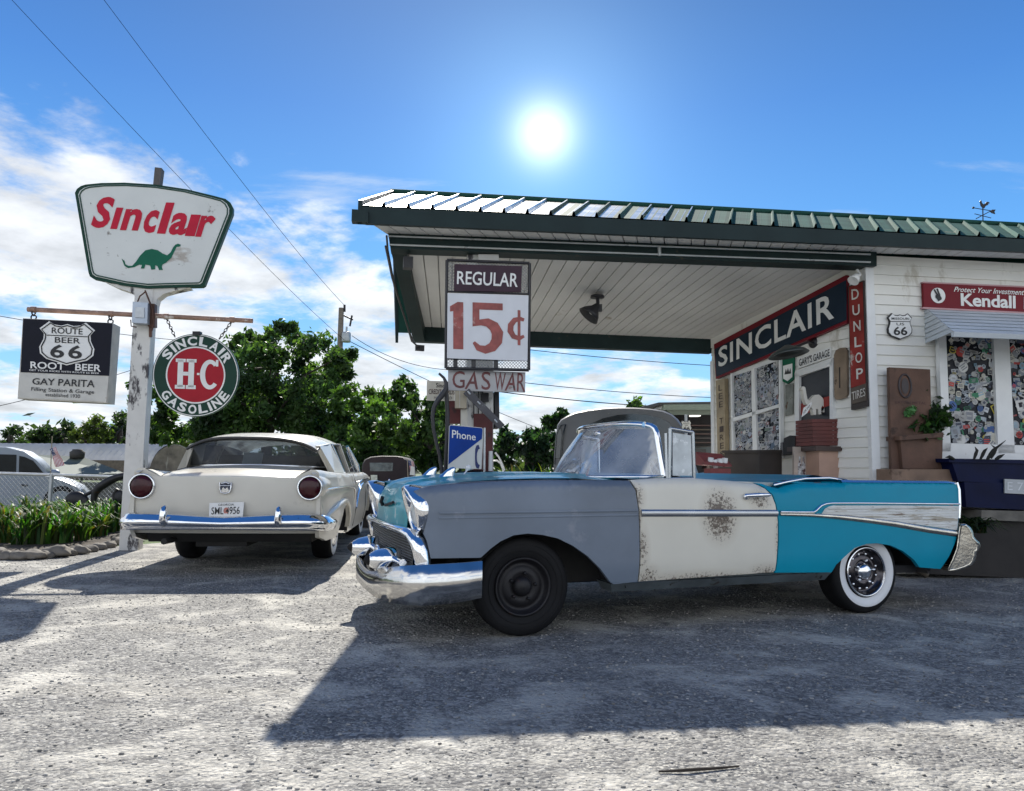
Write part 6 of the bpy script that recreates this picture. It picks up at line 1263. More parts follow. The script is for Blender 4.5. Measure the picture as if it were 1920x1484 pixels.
PG = Plane(PL.p+PL.n*.24, YAW)
t = thing('gas_war_sign', 'weathered white board hand lettered GAS WAR under the price sign', 'sign', PG.on(915, 734))
mb = MB(); PG.slab(mb, zq([(358, 428), (1215, 452), (1218, 228), (358, 198)]), .0, .03); b = mb.build('board', M('weathered grey white board', (.42, .41, .41), .6, var=.12, spots=[((.28, .22, .2), .62, 7)]), t)
mb = MB()
for ch, q in (('G', [(402, 402), (540, 408), (545, 216), (408, 212)]), ('A', [(540, 415), (690, 418), (672, 215), (630, 213)]), ('S', [(728, 422), (828, 426), (832, 222), (728, 218)]), ('W', [(876, 428), (985, 432), (1000, 236), (878, 230)]), ('A', [(985, 432), (1108, 434), (1095, 228), (1062, 226)]), ('R', [(1122, 440), (1216, 446), (1212, 236), (1130, 232)])):
    text_px(mb, ch, PG, *zq(q), .033, off=.004)
mb.build('lettering', M('faded red brown lettering', (.16, .05, .05), .6, var=.4, vs=5, spots=[((.06, .05, .05), .54, 3)]), b, fix=False)
t = thing('slanted_arrow_board', 'dark weathered plank slanting down right across the pillar under the GAS WAR board', 'sign', PG.on(908, 760, .05))
mb = MB(); PG.slab(mb, zq([(528, 462), (590, 408), (988, 812), (930, 862)]), .05, .08); b = mb.build('plank', M('dark weathered plank', (.07, .068, .075), .6, var=.3, vs=6, spots=[((.22, .21, .22), .6, 8)]), t)
mb = MB()
for x, y in ((590, 458), (700, 570), (890, 772)): mb.tube([PG.on(*zq([(x-18, y-18)])[0], .085), PG.on(*zq([(x+14, y+16)])[0], .085)], .012, 5)
mb.build('bolts', GALV, b)
t = thing('beige_meter_box', 'beige metal box hung on the pillar left of the slanted plank', 'box', PG.on(862, 765))
mb = MB(); PG.slab(mb, zq([(440, 622), (562, 630), (568, 428), (440, 420)]), -.12, .02); b = mb.build('box', M('beige box paint', (.38, .33, .24), .5, var=.15, spots=[(RUST, .7, 9)]), t)
mb = MB(); PG.slab(mb, zq([(484, 622), (490, 622), (490, 430), (484, 430)]), .015, .026); PG.slab(mb, zq([(500, 820), (575, 830), (572, 640), (500, 640)]), -.1, -.04); mb.build('seam', M('pale conduit', (.5, .48, .42), .5), b)
# phone sign
PH = Plane(PL.p+PL.n*.55, YAW); t = thing('phone_sign', 'blue and white Phone sign with handset symbol leaning at the pillar foot', 'sign', PH.on(872, 878))
ph = zq([(355, 1292), (728, 1306), (750, 870), (735, 845), (385, 810), (368, 830)])
mb = MB(); PH.slab(mb, ph, .0, .04); b = mb.build('panel', M('white phone panel', (.64, .64, .61), .4, spec=.12, var=.05, spots=[((.3, .27, .2), .70, 8)]), t)
mb = MB(); mb.add(PH.poly(zq([(360, 1255), (733, 968), (742, 868), (732, 850), (388, 818), (374, 832)]), .043), [tuple(range(6))]); bl = mb.build('blue_field', M('blue sign field', (.006, .045, .26), .35, spec=.12, var=.1), b, fix=False)
mb = MB(); text_px(mb, 'Phone', PH, *zq([(400, 958), (664, 988), (666, 910), (402, 868)]), .046, off=.010); mb.build('lettering', WLET, bl, fix=False)
mb = MB(); fh = lambda x, y: PH.on(*zq([(x, y)])[0], .0445); strip2(mb, fh, [(704, 1055), (690, 1060), (676, 1085), (668, 1130), (666, 1170), (668, 1215), (676, 1255), (688, 1275), (704, 1280)], [46, 50, 34, 22, 20, 22, 34, 50, 46]); mb.build('handset_symbol', M('navy handset', (.008, .02, .12), .4), b, fix=False)
mb = MB(); PH.slab(mb, zq([(752, 1310), (772, 1310), (774, 845), (756, 845)]), -.05, .05); 
pq_ = PH.poly(zq([(752, 1300), (772, 1300)]), 0); mb.obox(Vector((pq_[0].x, pq_[0].y, 0)), pq_[1]-pq_[0], PH.n*-.03, Vector((0, 0, pq_[0].z))); mb.build('post', GALV, t)
# credit card sign on a curved dark bracket
CC = Plane(PL.p-PL.n*.5, YAW); t = thing('credit_card_sign', 'small white CREDIT CARDS sign half hidden behind a dark curved bracket', 'sign', CC.on(826, 752))
mb = MB(); CC.slab(mb, zq([(118, 540), (430, 548), (432, 332), (122, 322)]), .0, .03); b = mb.build('board', M('cream credit board', (.60, .57, .49), .5, var=.12, spots=[(RUST, .72, 8)]), t)
mb = MB(); text_px(mb, 'Sinclair', CC, *zq([(222, 396), (400, 404), (400, 362), (224, 346)]), .034, off=.006); text_px(mb, 'HONORED', CC, *zq([(200, 524), (400, 530), (400, 500), (202, 494)]), .034); mb.build('small_lettering', BLET, b, fix=False)
mb = MB(); text_px(mb, 'CREDIT CARDS', CC, *zq([(140, 470), (428, 476), (430, 424), (142, 414)]), .034, off=.01); mb.build('red_lettering', M('dark red lettering', (.22, .02, .02), .5), b, fix=False)
t = thing('curved_bracket', 'black curved iron arm arching beside the pillar below the GAS WAR board', 'bracket', PG.on(830, 900, .1)); mb = MB()
mb.tube([PG.on(*zq([p])[0], .12) for p in ((255, 240), (310, 290), (335, 345), (335, 410), (300, 470), (240, 545), (200, 620), (185, 720), (195, 860), (225, 1000), (262, 1150), (285, 1300), (290, 1420))], [.012, .014, .02, .026, .03, .026, .022, .02, .018, .018, .018, .02, .02], 8)
mb.tube([PG.on(*zq([p])[0], .05) for p in ((335, 420), (352, 700), (345, 1000), (330, 1300), (322, 1430))], .022, 8); q = PG.on(*zq([(290, 1420)])[0], .12); mb.tube([q, Vector((q.x, q.y, 0))], .035, 8); mb.build('arm', BLACKP, t)
# ------------------------------------------------------------------ trees
BARK = M('dark bark', (.05, .04, .032), .85, var=.35, vs=5, bump=.4, bs=14)
TC = [(.040, .080, .028), (.058, .11, .036), (.080, .14, .045), (.03, .06, .024)]
def tree(name, label, blobs, Y, depth, n, size, seed, trunk, group, cols=TC, cat='tree'):
    """blobs: pixel circles (x, y, r) that give the crown's outline at distance Y"""
    n = int(n*1.0); R = random.Random(seed); b0 = P(*trunk[0], Y); b0.z = 0; t_ = thing(name, label, cat, b0, group=group); cl = []
    k_ = Y/FPX
    for x, y, r in blobs:
        m_ = max(4, int((r/22)**1.8*3.3)) if r > 20 else 3
        for i in range(m_):
            a = R.uniform(0, 2*math.pi); q = r*math.sqrt(R.random())*.85; rr = r*R.uniform(.16, .36); rr = max(rr, 8)
            dpt = R.uniform(-1, 1)*depth; c = P(x+q*math.cos(a), y+q*math.sin(a), Y+dpt); cl.append((c.x, c.y, c.z, rr*k_))
    leaf_cloud(cl, n, size, cols, seed, t_, 'crown')
    mb = MB(); pts = [P(*p, Y) for p in trunk]; pts[0] = Vector((pts[0].x, pts[0].y, -.05)); m = len(pts)
    mb.tube(pts, [lerp(.24, .08, i/(m-1))*Y/28 for i in range(m)], 9)
    for i in range(9):
        c = cl[R.randrange(len(cl))]; s_ = pts[R.randrange(1, m)]; e_ = Vector(c[:3]); mid = lerp(s_, e_, .5)+Vector((0, 0, .12*(e_-s_).length)); mb.tube([s_, mid, e_], [.07*Y/28, .045*Y/28, .015*Y/28], 6)
    mb.build('trunk', BARK, t_); return t_
tree('broadleaf_tree', 'big dark green broadleaf tree rising between the gasoline sign and the utility pole', [(470, 680, 60), (540, 650, 48), (600, 680, 55), (640, 665, 32), (500, 760, 75), (420, 720, 50), (580, 760, 70), (380, 790, 50), (430, 800, 60), (640, 720, 32), (500, 640, 22), (550, 626, 20), (450, 645, 20), (330, 700, 34), (290, 760, 40), (250, 740, 22), (350, 745, 35), (310, 800, 38), (620, 800, 50), (262, 705, 14), (655, 660, 16)], 26, 2.2, 420, .095, 5, [(500, 900), (500, 840), (505, 780), (515, 730), (520, 690)], 'trees behind the station')
tree('broadleaf_tree', 'round mid green tree in the gap between saloon roof and curved bracket', [(660, 790, 45), (710, 770, 45), (640, 840, 40), (690, 840, 50), (740, 810, 40), (610, 830, 28), (720, 860, 40), (640, 745, 18)], 22, 1.6, 320, .10, 6, [(680, 900), (682, 850), (690, 800)], 'trees behind the station', [(.065, .125, .03), (.04, .085, .024), (.085, .15, .04)])
tree('broadleaf_tree', 'dark tree standing directly behind the credit card sign', [(790, 770, 45), (760, 740, 28), (820, 740, 25), (800, 830, 50), (840, 790, 36), (770, 850, 40), (830, 850, 40), (750, 725, 14)], 24, 1.6, 320, .11, 8, [(800, 900), (802, 840), (800, 780)], 'trees behind the station')
tree('broadleaf_tree', 'dark low tree between the Phone sign and the convertible windscreen', [(960, 840, 32), (1000, 820, 34), (1035, 830, 36), (940, 860, 25), (990, 855, 34), (1040, 800, 22), (1055, 785, 13), (1025, 865, 30), (950, 820, 18)], 24, 1.4, 320, .10, 9, [(990, 905), (992, 860), (1000, 830)], 'trees behind the station', [(.014, .036, .018), (.02, .046, .02)])
tree('broadleaf_tree', 'small dark treetop showing above the grey truck roof', [(1190, 765, 12), (1200, 770, 12), (1180, 772, 10), (1195, 790, 20)], 40, 1.0, 200, .14, 10, [(1192, 895), (1192, 840), (1192, 790)], 'trees behind the station')
for i, (x, y, r, Y, c, lb) in enumerate(((20, 818, 20, 62, 0, 'far dark bushy tree at the left picture edge beyond the arched hut'), (75, 815, 17, 66, 0, 'far low dark tree just right of the leftmost one beyond the arched hut'), (125, 812, 20, 64, 0, 'far tree behind the little flag beyond the arched hut'), (175, 808, 26, 58, 1, 'far yellow green sunlit tree beyond the arched hut'), (225, 802, 24, 60, 0, 'far dark tree left of the sign post beyond the arched hut'), (290, 812, 30, 63, 0, 'far tree right of the sign post beyond the arched hut'), (335, 832, 28, 62, 1, 'far green tree right of the arched hut end wall'))):
    bl = [(x, y, r), (x-r*.8, y+r*.5, r*.8), (x+r*.8, y+r*.5, r*.8), (x, y+r*1.4, r), (x-r, y+r*1.6, r*.8), (x+r, y+r*1.6, r*.8), (x+r*.3, y-r*.55, r*.45)]
    tree('distant_tree', lb, bl, Y, 2.0, 260, .16, 20+i, [(x, 895), (x, 850), (x, y)], 'far trees beyond the arched hut', [(.075, .105, .022), (.055, .085, .02)] if c else [(.03, .055, .022), (.024, .045, .02)])
# far woods all round the horizon, one dark mass
cl = []; R = random.Random(77)
for i in range(260):
    a = R.uniform(-1.25, 1.25); d_ = R.uniform(120, 170); cl.append((math.sin(a)*d_, math.cos(a)*d_, R.uniform(1.0, 3.5), R.uniform(3, 5)))
o = leaf_cloud(cl, 90, .9, [(.03, .05, .025), (.04, .06, .03)], 78, None, 'distant_woods', (0, 140, 0)); stuff(o); o['label'] = 'far line of dark woods along the horizon'; o['category'] = 'woods'
# weeds by the wall line
mb = MB()
for i in range(26): blades(mb, P(930+i*4.2, 889, 12)-Vector((0, 0, .55)), 12, .75 if i % 3 else .9, .4, .02, 100+i, [(.07, .10, .02), (.10, .12, .03), (.05, .08, .02)], .5)
o = mb.build('roadside_weeds', LEAFM, fix=False); stuff(o); o['label'] = 'yellow green weeds growing beyond the convertible bonnet'; o['category'] = 'weeds'
t = thing('bent_pipe_frame', 'white bent pipe frame standing right of the pillar base', 'pipe frame', P(935, 890, 10)); mb = MB()
mb.tube([P(*zq([p])[0], 10) for p in ((880, 1120), (920, 1170), (955, 1240), (985, 1320))], .012, 6); mb.tube([P(*zq([p])[0], 10) for p in ((850, 1215), (900, 1212), (940, 1240), (965, 1300), (975, 1400))], .012, 6); q = P(*zq([(975, 1400)])[0], 10); mb.tube([q, Vector((q.x, q.y, 0))], .012, 6); mb.build('pipes', WHITEP, t)
# ------------------------------------------------------------------ utility pole and wires
UP_Y = 45; t = thing('utility_pole', 'grey wooden utility pole with a transformer can rising behind the big tree', 'utility pole', P(640, 900, UP_Y)); u0 = P(640, 578, UP_Y); ub = Vector((u0.x, u0.y, 0))
mb = MB(); mb.tube([ub, lerp(ub, u0, .5), u0], [.22, .19, .16], 10); mb.build('pole', M('grey pole wood', (.20, .165, .135), .8, var=.25), t)
mb = MB(); tb_ = P(649, 642, UP_Y-.3); mb.lathe([(0, 0), (.26, 0), (.27, .06), (.27, .52), (.24, .60), (.12, .64), (0, .64)], tb_, (0, 0, 1), 20); mb.tube([tb_+Vector((0, 0, .6)), tb_+Vector((0, 0, .95))], .06, 8); mb.build('transformer', M('grey transformer can', (.40, .42, .43), .4, .3), t)
mb = MB(); mb.tube([P(640, 590, UP_Y), P(662, 600, UP_Y)], .05, 6); mb.tube([P(660, 592, UP_Y), P(656, 612, UP_Y)], .06, 6); mb.tube([P(646, 572, UP_Y), P(646, 585, UP_Y)], .07, 6); mb.build('fittings', IRON, t)
def wire(lb, pts, r, sag=0.0, group='overhead wires', n=14):
    a, b_ = pts; mb = MB(); mb.tube([lerp(a, b_, i/n)-Vector((0, 0, sag*4*(i/n)*(1-i/n))) for i in range(n+1)], [lerp(r[0], r[1], i/n) for i in range(n+1)], 5); tag(mb.build('overhead_wire', M('dark wire', (.012, .012, .014), 1.0, var=0, spec=0)), lb, 'wire', group)
wire('overhead wire from the top left corner passing behind the big sign to the utility pole', (P(-20, -45, 11), P(648, 640, 45)), (.0042, .013), .25)
wire('overhead wire crossing the open sky right of the big sign to the pole top', (P(150, -60, 11), P(646, 573, 45)), (.0042, .013), .25)
wire('wire running from the utility pole down right behind the pillar', (P(655, 640, 45), P(1000, 800, 60)), (.022, .022), .2)
wire('wire sagging from the pole towards the credit card sign', (P(660, 630, 45), P(860, 695, 38)), (.018, .015), .5)
wire('upper wire in the sky gap under the canopy', (P(860, 640, 40), P(1420, 690, 46)), (.02, .02), .2)
wire('middle wire in the sky gap under the canopy', (P(900, 708, 40), P(1400, 748, 46)), (.02, .02), .2)
wire('lowest wire in the sky gap under the canopy', (P(900, 730, 40), P(1330, 766, 46)), (.028, .028), .2)
wire('short wire entering at the left picture edge above the hanging box sign', (P(-40, 586, 30), P(330, 638, 34)), (.014, .014), .1)
wire('wire rising from the far left edge past the box sign bottom', (P(-40, 770, 30), P(260, 690, 34)), (.014, .014), .1)
# ------------------------------------------------------------------ arched hut, tarpaulin shed, suv, fence, flags on the left
HY = 52; hx0 = P(310, 892, HY); rad = 3.3*.82
t = thing('arched_metal_hut', 'long low corrugated arched metal hut with rusty end wall in the left background', 'hut', (hx0.x-10, HY, 0)); hz = P(300, 834, HY).z
ax_ = Vector((-1, .10, 0)).normalized(); ac = Vector((-.10, -1, 0)).normalized(); e0 = Vector((hx0.x, HY+1.6, 0))
end = P(344, 892, HY); e0 = Vector((P(312, 892, HY).x, HY+1, 0)); hw_ = 1.55
hdir = Vector((-1, .22, 0)).normalized(); wdir = Vector((.9, .44, 0)).normalized()
mb = MB(); NS = 64
mb.grid(lambda a, b_: e0+hdir*(a*17)+wdir*(-math.cos(b_*math.pi)*hw_)+Vector((0, 0, math.sin(b_*math.pi)**.8*hz*(1+.035*math.cos(a*NS*math.pi)))), NS, 14, sm=False)
mb.build('arched_roof', M('corrugated pale steel', (.50, .49, .48), .45, .3, var=.12, vs=1), t)
mb = MB(); mb.add([e0+Vector((0, 0, 0))+wdir*(-math.cos(k/16*math.pi)*hw_)+Vector((0, 0, math.sin(k/16*math.pi)**.8*hz)) for k in range(17)], [tuple(range(17))]); mb.build('end_wall', M('rusty streaked end wall', (.17, .14, .11), .7, var=.45, vs=2, spots=[((.30, .27, .23), .6, 3, (1, 1, .2))]), t)
mb = MB(); mb.obox(e0-hdir*.1-wdir*1.5+Vector((0, 0, 0))-Vector((0, .6, 0)), hdir*9, Vector((0, -.4, 0)), Vector((0, 0, 1.35))); mb.build('side_wall', M('brown side wall', (.14, .11, .085), .8, var=.3), t)
TPY = 24; t = thing('tarpaulin_shed', 'low shed with sloping grey green tarpaulin roof beside the arched hut', 'shed', P(150, 920, TPY))
A_ = [P(58, 852, TPY+1), P(155, 857, TPY+1), P(236, 888, TPY), P(62, 890, TPY-1.5)]
mb = MB(); mb.hexa([p-Vector((0, 0, .06)) for p in A_]+A_); mb.build('roof', M('grey green tarpaulin', (.10, .125, .11), .7, var=.15, vs=1.5), t)
mb = MB()
for p in A_: mb.tube([Vector((p.x, p.y, 0)), p], .05, 6)
mb.obox(Vector((A_[3].x, A_[3].y+.2, 0)), Vector((2.6, .4, 0)), Vector((0, .1, 0)), Vector((0, 0, .55))); mb.build('posts', M('grey shed posts', (.12, .12, .11), .8), t)
mb = MB(); q = P(145, 851, TPY+.9); mb.lathe([(0, -.16), (.22, -.16), (.24, .05), (.16, .10), (.16, .14), (.0, .15)], q, (0, 0, 1), 10); mb.build('vent_box', M('dark vent box', (.05, .045, .04), .7), t)
# silver suv: side seen, nose to the right, mostly out of frame
SVY = 15.0; t = thing('silver_suv', 'silver modern sport utility car behind the chain link fence at the left edge', 'car', P(40, 960, SVY)); SV = Plane(P(40, 900, SVY), math.radians(27)); VS = M('silver blue car paint', (.24, .28, .34), .35, .2, coat=.2, var=.04)
body = [(-260, 968), (-255, 925), (-200, 893), (-100, 888), (30, 888), (92, 893), (125, 902), (150, 914), (162, 928), (166, 948), (160, 968)]
mb = MB(); pts = SV.poly(body); loops = []
for d_, k in ((0, .96), (-.06, 1.0), (-.5, 1.01), (-1.3, 1.01), (-1.75, 1.0), (-1.8, .96)):
    c = sum(pts, Vector())/len(pts); loops.append([c+(p-c)*k+SV.n*d_ for p in pts])
mb.loft(loops); body_o = mb.build('body', VS, t)
cab_ = [(-230, 893), (-190, 846), (-60, 837), (10, 838), (45, 846), (68, 862), (95, 890)]
mb = MB(); pts = SV.poly(cab_); loops = []
for d_, k in ((-.10, .985), (-.2, 1.0), (-.9, 1.02), (-1.6, 1.0), (-1.7, .985)):
    c = Vector(pts[0]+pts[-1])/2; loops.append([c+(p-c)*k+SV.n*d_ for p in pts])
mb.loft(loops); mb.build('cabin', VS, t)
mb = MB(); SV.slab(mb, [(-80, 888), (30, 888), (31, 853), (-70, 850)], -.16, -.085); SV.slab(mb, [(35, 888), (84, 890), (62, 864), (46, 857), (36, 855)], -.16, -.085); mb.build('side_window', M('dark tinted glass', (.010, .013, .015), .2, spec=.2, var=.3), t)
mb = MB(); mb.ball(SV.on(102, 887, .08), .10, 8, sc=(1.1, .7, .7)); mb.build('wing_mirror', VS, t)
mb = MB(); mb.tube([SV.on(40, 910, .01), SV.on(52, 911, .02)], .02, 6); mb.build('door_handle', BLACKP, t)
mb = MB(); SV.slab(mb, [(150, 930), (164, 932), (158, 920), (146, 914)], -.5, -.05); mb.build('headlight', M('clear headlamp', (.35, .38, .4), .1, coat=1), t)
for x in (112, -190):
    c = SV.on(x, 968, .0); mb = MB(); mb.lathe([(.0, -.2), (.30, -.2), (.35, -.14), (.35, -.04), (.30, .01), (.22, .015), (.20, -.02), (0, -.03)], Vector((c.x, c.y, .35)), SV.n, 28); mb.build('wheel', BLACKRUB, t)
# chain link fence
FY = 12.2; FE = Plane(P(100, 900, FY), math.radians(-3)); t = thing('chain_link_fence', 'chain link fence with pale top rail crossing before the silver car', 'fence', P(90, 960, FY))
fa_, fb_ = FE.on(-60, 886), FE.on(238, 895)
mb = MB(); mb.tube([fa_, fb_], .024, 8); mb.build('top_rail', M('pale fence rail', (.62, .62, .60), .4, .3), t)
for x in (97, 235, -40): c = FE.on(x, 892); mb = MB(); mb.tube([Vector((c.x, c.y, 0)), c+Vector((0, 0, .03))], .035, 8); mb.build('post', GALV, t)
mb = MB(); q = [Vector((fa_.x, fa_.y, .03)), Vector((fb_.x, fb_.y, .03)), fb_-Vector((0, 0, .03)), fa_-Vector((0, 0, .03))]; mesh_wires(mb, q, 34, .0035); mb.build('wire_mesh', GALV, t)
def flag(label, pl, stick, quad, r=.008):
    t_ = thing('small_flag', label, 'flag', pl.on(*stick[0])); mb = MB(); mb.tube([pl.on(*p) for p in stick], r, 6); mb.build('stick', M('flag stick', (.3, .25, .18), .6), t_)
    q = [pl.on(*p, .015) for p in quad]; mb = MB()
    def fp(x, y): p = bil(q, x, y); return p+pl.n*(.02*math.sin(y*7+x*3)*(q[1]-q[0]).length*4)
    nst = 13
    for i in range(nst):
        c = (.42, .02, .04) if i % 2 == 0 else (.72, .72, .72); lo, hi = i/nst, (i+1)/nst
        for k in range(8):
            if i < 7 and k >= 5: continue
            y0, y1 = k/8, (k+1)/8; mb.add([fp(lo, y0), fp(hi, y0), fp(hi, y1), fp(lo, y1)], [(0, 1, 2, 3)], 0, True, c)
    for k in range(5, 8):
        for i in range(7): mb.add([fp(i/nst, k/8), fp((i+1)/nst, k/8), fp((i+1)/nst, (k+1)/8), fp(i/nst, (k+1)/8)], [(0, 1, 2, 3)], 0, True, (.02, .035, .14))
    R = random.Random(3)
    for k in range(18):
        x, y = R.uniform(.03, .5), R.uniform(.65, .97); c = fp(x, y)+pl.n*.004; s_ = (q[1]-q[0]).length*.035; mb.add([c+pl.a*s_, c+Vector((0, 0, s_)), c-pl.a*s_, c-Vector((0, 0, s_))], [(0, 1, 2, 3)], 0, False, (.75, .75, .75))
    mb.build('cloth', PAINTM, t_, fix=False)
flag('small stars and stripes flag fixed to the chain link fence post', FE, [(95, 895), (96, 850), (98, 818)], [(105, 877), (121, 873), (104, 838), (94, 843)])
# ------------------------------------------------------------------ black vintage car and second flag
BY = 14.0; t = thing('black_vintage_car', 'black vintage soft top car seen from behind between the two parked cars', 'car', P(725, 960, BY)); BV = Plane(P(725, 880, BY), math.radians(3)); BK_ = M('black cloth top', (.022, .014, .018), .75, var=.2)
top_o = [(676, 905), (678, 872), (683, 862), (694, 857), (715, 855), (745, 855.5), (757, 858), (764, 864), (767, 874), (768, 905)]
mb = MB(); pts = BV.poly(top_o); c = sum(pts, Vector())/len(pts); mb.loft([[c+(p-c)*k-BV.n*d_ for p in pts] for d_, k in ((0, .93), (.05, 1.0), (.8, 1.02), (1.5, 1.0), (1.6, .95))]); top_ = mb.build('soft_top', BK_, t)
mb = MB(); BV.slab(mb, [(694, 884), (736, 884), (737, 868), (693, 868)], -.04, .008); w_ = mb.build('rear_window', M('milky rear window', (.10, .12, .12), .25, coat=.5, var=.5, vs=8), top_)
mb = MB(); BV.slab(mb, [(670, 1000), (774, 1000), (772, 905), (672, 905)], -2.8, .02); mb.build('body', M('black car body', (.014, .012, .014), .3, coat=.5), t)
mb = MB(); BV.slab(mb, [(696, 914), (708, 914), (707, 891), (695, 891)], .02, .05); mb.build('licence_plate', M('pale plate', (.5, .55, .52), .5, var=.2, vs=20), t)
for x in (676, 768): c = BV.on(x, 980, -.2); mb = MB(); mb.lathe([(0, -.09), (.30, -.09), (.36, -.05), (.36, .05), (.30, .09), (0, .09)], Vector((c.x, c.y, .36)), BV.a, 24); mb.build('wheel', BLACKRUB, t)
mb = MB(); BV.slab(mb, [(700, 906), (745, 906), (745, 904.5), (700, 904.5)], .02, .06); mb.tube([BV.on(*p, .1) for p in ((722, 912), (730, 899), (738, 912))], .02, 6); mb.build('trim', CHROME, t)
FL2 = Plane(P(768, 890, 13.2), 0.05); flag('small stars and stripes flag drooping beside the black vintage car', FL2, [(765, 930), (765, 900), (764, 862)], [(771, 890), (778, 886), (775, 866), (765, 864)])
mb = MB(); q = [FL2.on(*p, .03) for p in ((768, 891), (778, 892), (777, 876), (771, 874))]; mb.prism(q, FL2.n*-.02); tag(mb.build('white_rag', WHITEP), 'white rag hanging under the drooping flag', 'rag')
# ------------------------------------------------------------------ grey primer truck behind the convertible
GY = 13.0; t = thing('grey_truck', 'grey primer vintage truck cab with rounded roof parked behind the convertible', 'truck', P(1170, 1000, GY+.8)); GP = M('grey truck primer', (.17, .17, .185), .5, var=.1, vs=2, spots=[((.28, .26, .25), .70, 5)])
def zt(pts, o=(980, 740), k=5.3333): return [(o[0]+x/k, o[1]+y/k) for x, y in pts]
GT = Plane(P(1170, 880, GY), math.radians(-14))
rim_o = zt([(300, 900), (310, 600), (330, 380), (345, 300), (380, 250), (440, 215), (520, 180), (640, 155), (800, 135), (960, 128), (1120, 130), (1280, 142), (1400, 162), (1480, 195), (1540, 245), (1585, 305), (1620, 370), (1660, 480), (1690, 600), (1730, 750), (1770, 850), (1790, 1300), (300, 1300)])
pts = [p for p in GT.poly(rim_o)]
for p in pts: p.z = max(p.z, .35)
c = sum(pts, Vector())/len(pts); c2 = Vector((c.x, c.y, .9))
mb = MB(); mb.loft([[c2+(p-c2)*k-GT.n*d_ for p in pts] for d_, k in ((0.0, .985), (.04, 1.0), (.25, 1.012), (.8, 1.015), (1.25, .97), (1.4, .90))]); cb = mb.build('cab', GP, t)
win_o = zt([(560, 900), (560, 400), (600, 345), (680, 292), (800, 240), (950, 205), (1100, 194), (1250, 206), (1380, 238), (1460, 276), (1510, 335), (1540, 500), (1560, 900)])
mb = MB(); GT.slab(mb, win_o, -.05, .012); mb.build('windscreen', M('dark truck glass', (.018, .025, .03), .1, coat=.6, var=.4), cb)
mb = MB(); GT.slab(mb, zt([(322, 640), (372, 640), (392, 400), (375, 330), (345, 380)]), -.04, .02); mb.tube([GT.on(*p, .02) for p in zt([(318, 700), (340, 400), (380, 310), (430, 300), (400, 420), (380, 700)])], .012, 6); mb.build('side_window', M('dark truck glass', (.018, .025, .03), .1), cb)
mb = MB(); cf = GT.on(1318, 900, .15); mb.ball(Vector((cf.x, cf.y, .62)), .5, 14, sc=(.62, 1.0, .95)); mb.build('front_fender', GP, t)
mb = MB(); hb_ = GT.on(1180, 930, .0); mb.loft([[Vector((hb_.x, hb_.y, 0))+GT.a*x+GT.n*d_+Vector((0, 0, z)) for x, z in ((-.55, .4), (-.6, .8), (-.4, 1.0), (0, 1.06), (.4, 1.0), (.6, .8), (.55, .4))] for d_ in (0, .35, .5)]); mb.build('bonnet', GP, t)
mb = MB(); c = GT.on(1298, 834, .06); mb.ball(c, .035, 8); mb.build('mirror', CHROME, t)
for x in (1060, 1310): c = GT.on(x, 950, -.3); mb = MB(); mb.lathe([(0, -.1), (.30, -.1), (.36, -.05), (.36, .05), (.30, .1), (0, .1)], Vector((c.x, c.y, .36)), GT.a, 24); mb.build('wheel', BLACKRUB, t)
# black spare tyre seen as a dark arch over the bonnet
t = thing('leaning_tyre', 'black tyre standing upright behind the bonnet below the Phone sign', 'tyre', P(893, 1000, 8.0)); c = P(893, 902, 8.0); mb = MB()
rr = .42; cz = P(893, 880, 8.0).z-rr; mb.lathe([(rr-.11, -.10), (rr-.03, -.11), (rr, -.06), (rr, .06), (rr-.03, .11), (rr-.11, .10), (rr-.11, -.10)], Vector((c.x, c.y, cz)), (0.1, -1, 0), 40); mb.build('tyre', BLACKRUB, t)
mb = MB(); mb.lathe([(0, 0), (rr-.11, .0), (rr-.105, .08)], Vector((c.x, c.y, cz)), (0.1, -1, 0), 30); mb.build('wheel_rim', BLACKP, t)
mb = MB(); q = Vector((c.x, c.y, 0)); mb.box((q.x, q.y+.05, (cz-rr)/2), (.4, .4, max(.05, cz-rr)), 0); 
tag(mb.build('tyre_block', DCRATE), 'dark wooden block that the upright tyre stands on', 'block')
# ------------------------------------------------------------------ garage behind, with its shield
KY = 16.5; KP = Plane(P(1300, 880, KY), YAW); t = thing('rear_garage', 'open fronted garage with pale green fascia and dark cluttered inside behind the truck', 'garage', P(1330, 950, KY))
mb = MB(); KP.slab(mb, [(1244, 769), (1460, 769), (1460, 757), (1244, 758.5)], -.1, .1); mb.build('fascia', M('pale green fascia', (.20, .24, .19), .5, var=.08), t)
mb = MB(); KP.slab(mb, [(1262, 778), (1460, 778), (1460, 769.5), (1250, 769.5)], -.1, .02); mb.build('header', M('grey green header', (.14, .17, .14), .5), t)
mb = MB(); KP.slab(mb, [(1236, 766), (1247, 770), (1247, 757), (1240, 762)], -.4, .0); mb.build('gutter_end', WHITEP, t)
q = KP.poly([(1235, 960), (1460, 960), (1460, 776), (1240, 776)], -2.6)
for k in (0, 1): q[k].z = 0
mb = MB(); mb.prism(q, -KP.n*.1); mb.build('back_wall', M('dark back wall', (.03, .028, .03), .8, var=.4, vs=3), t)
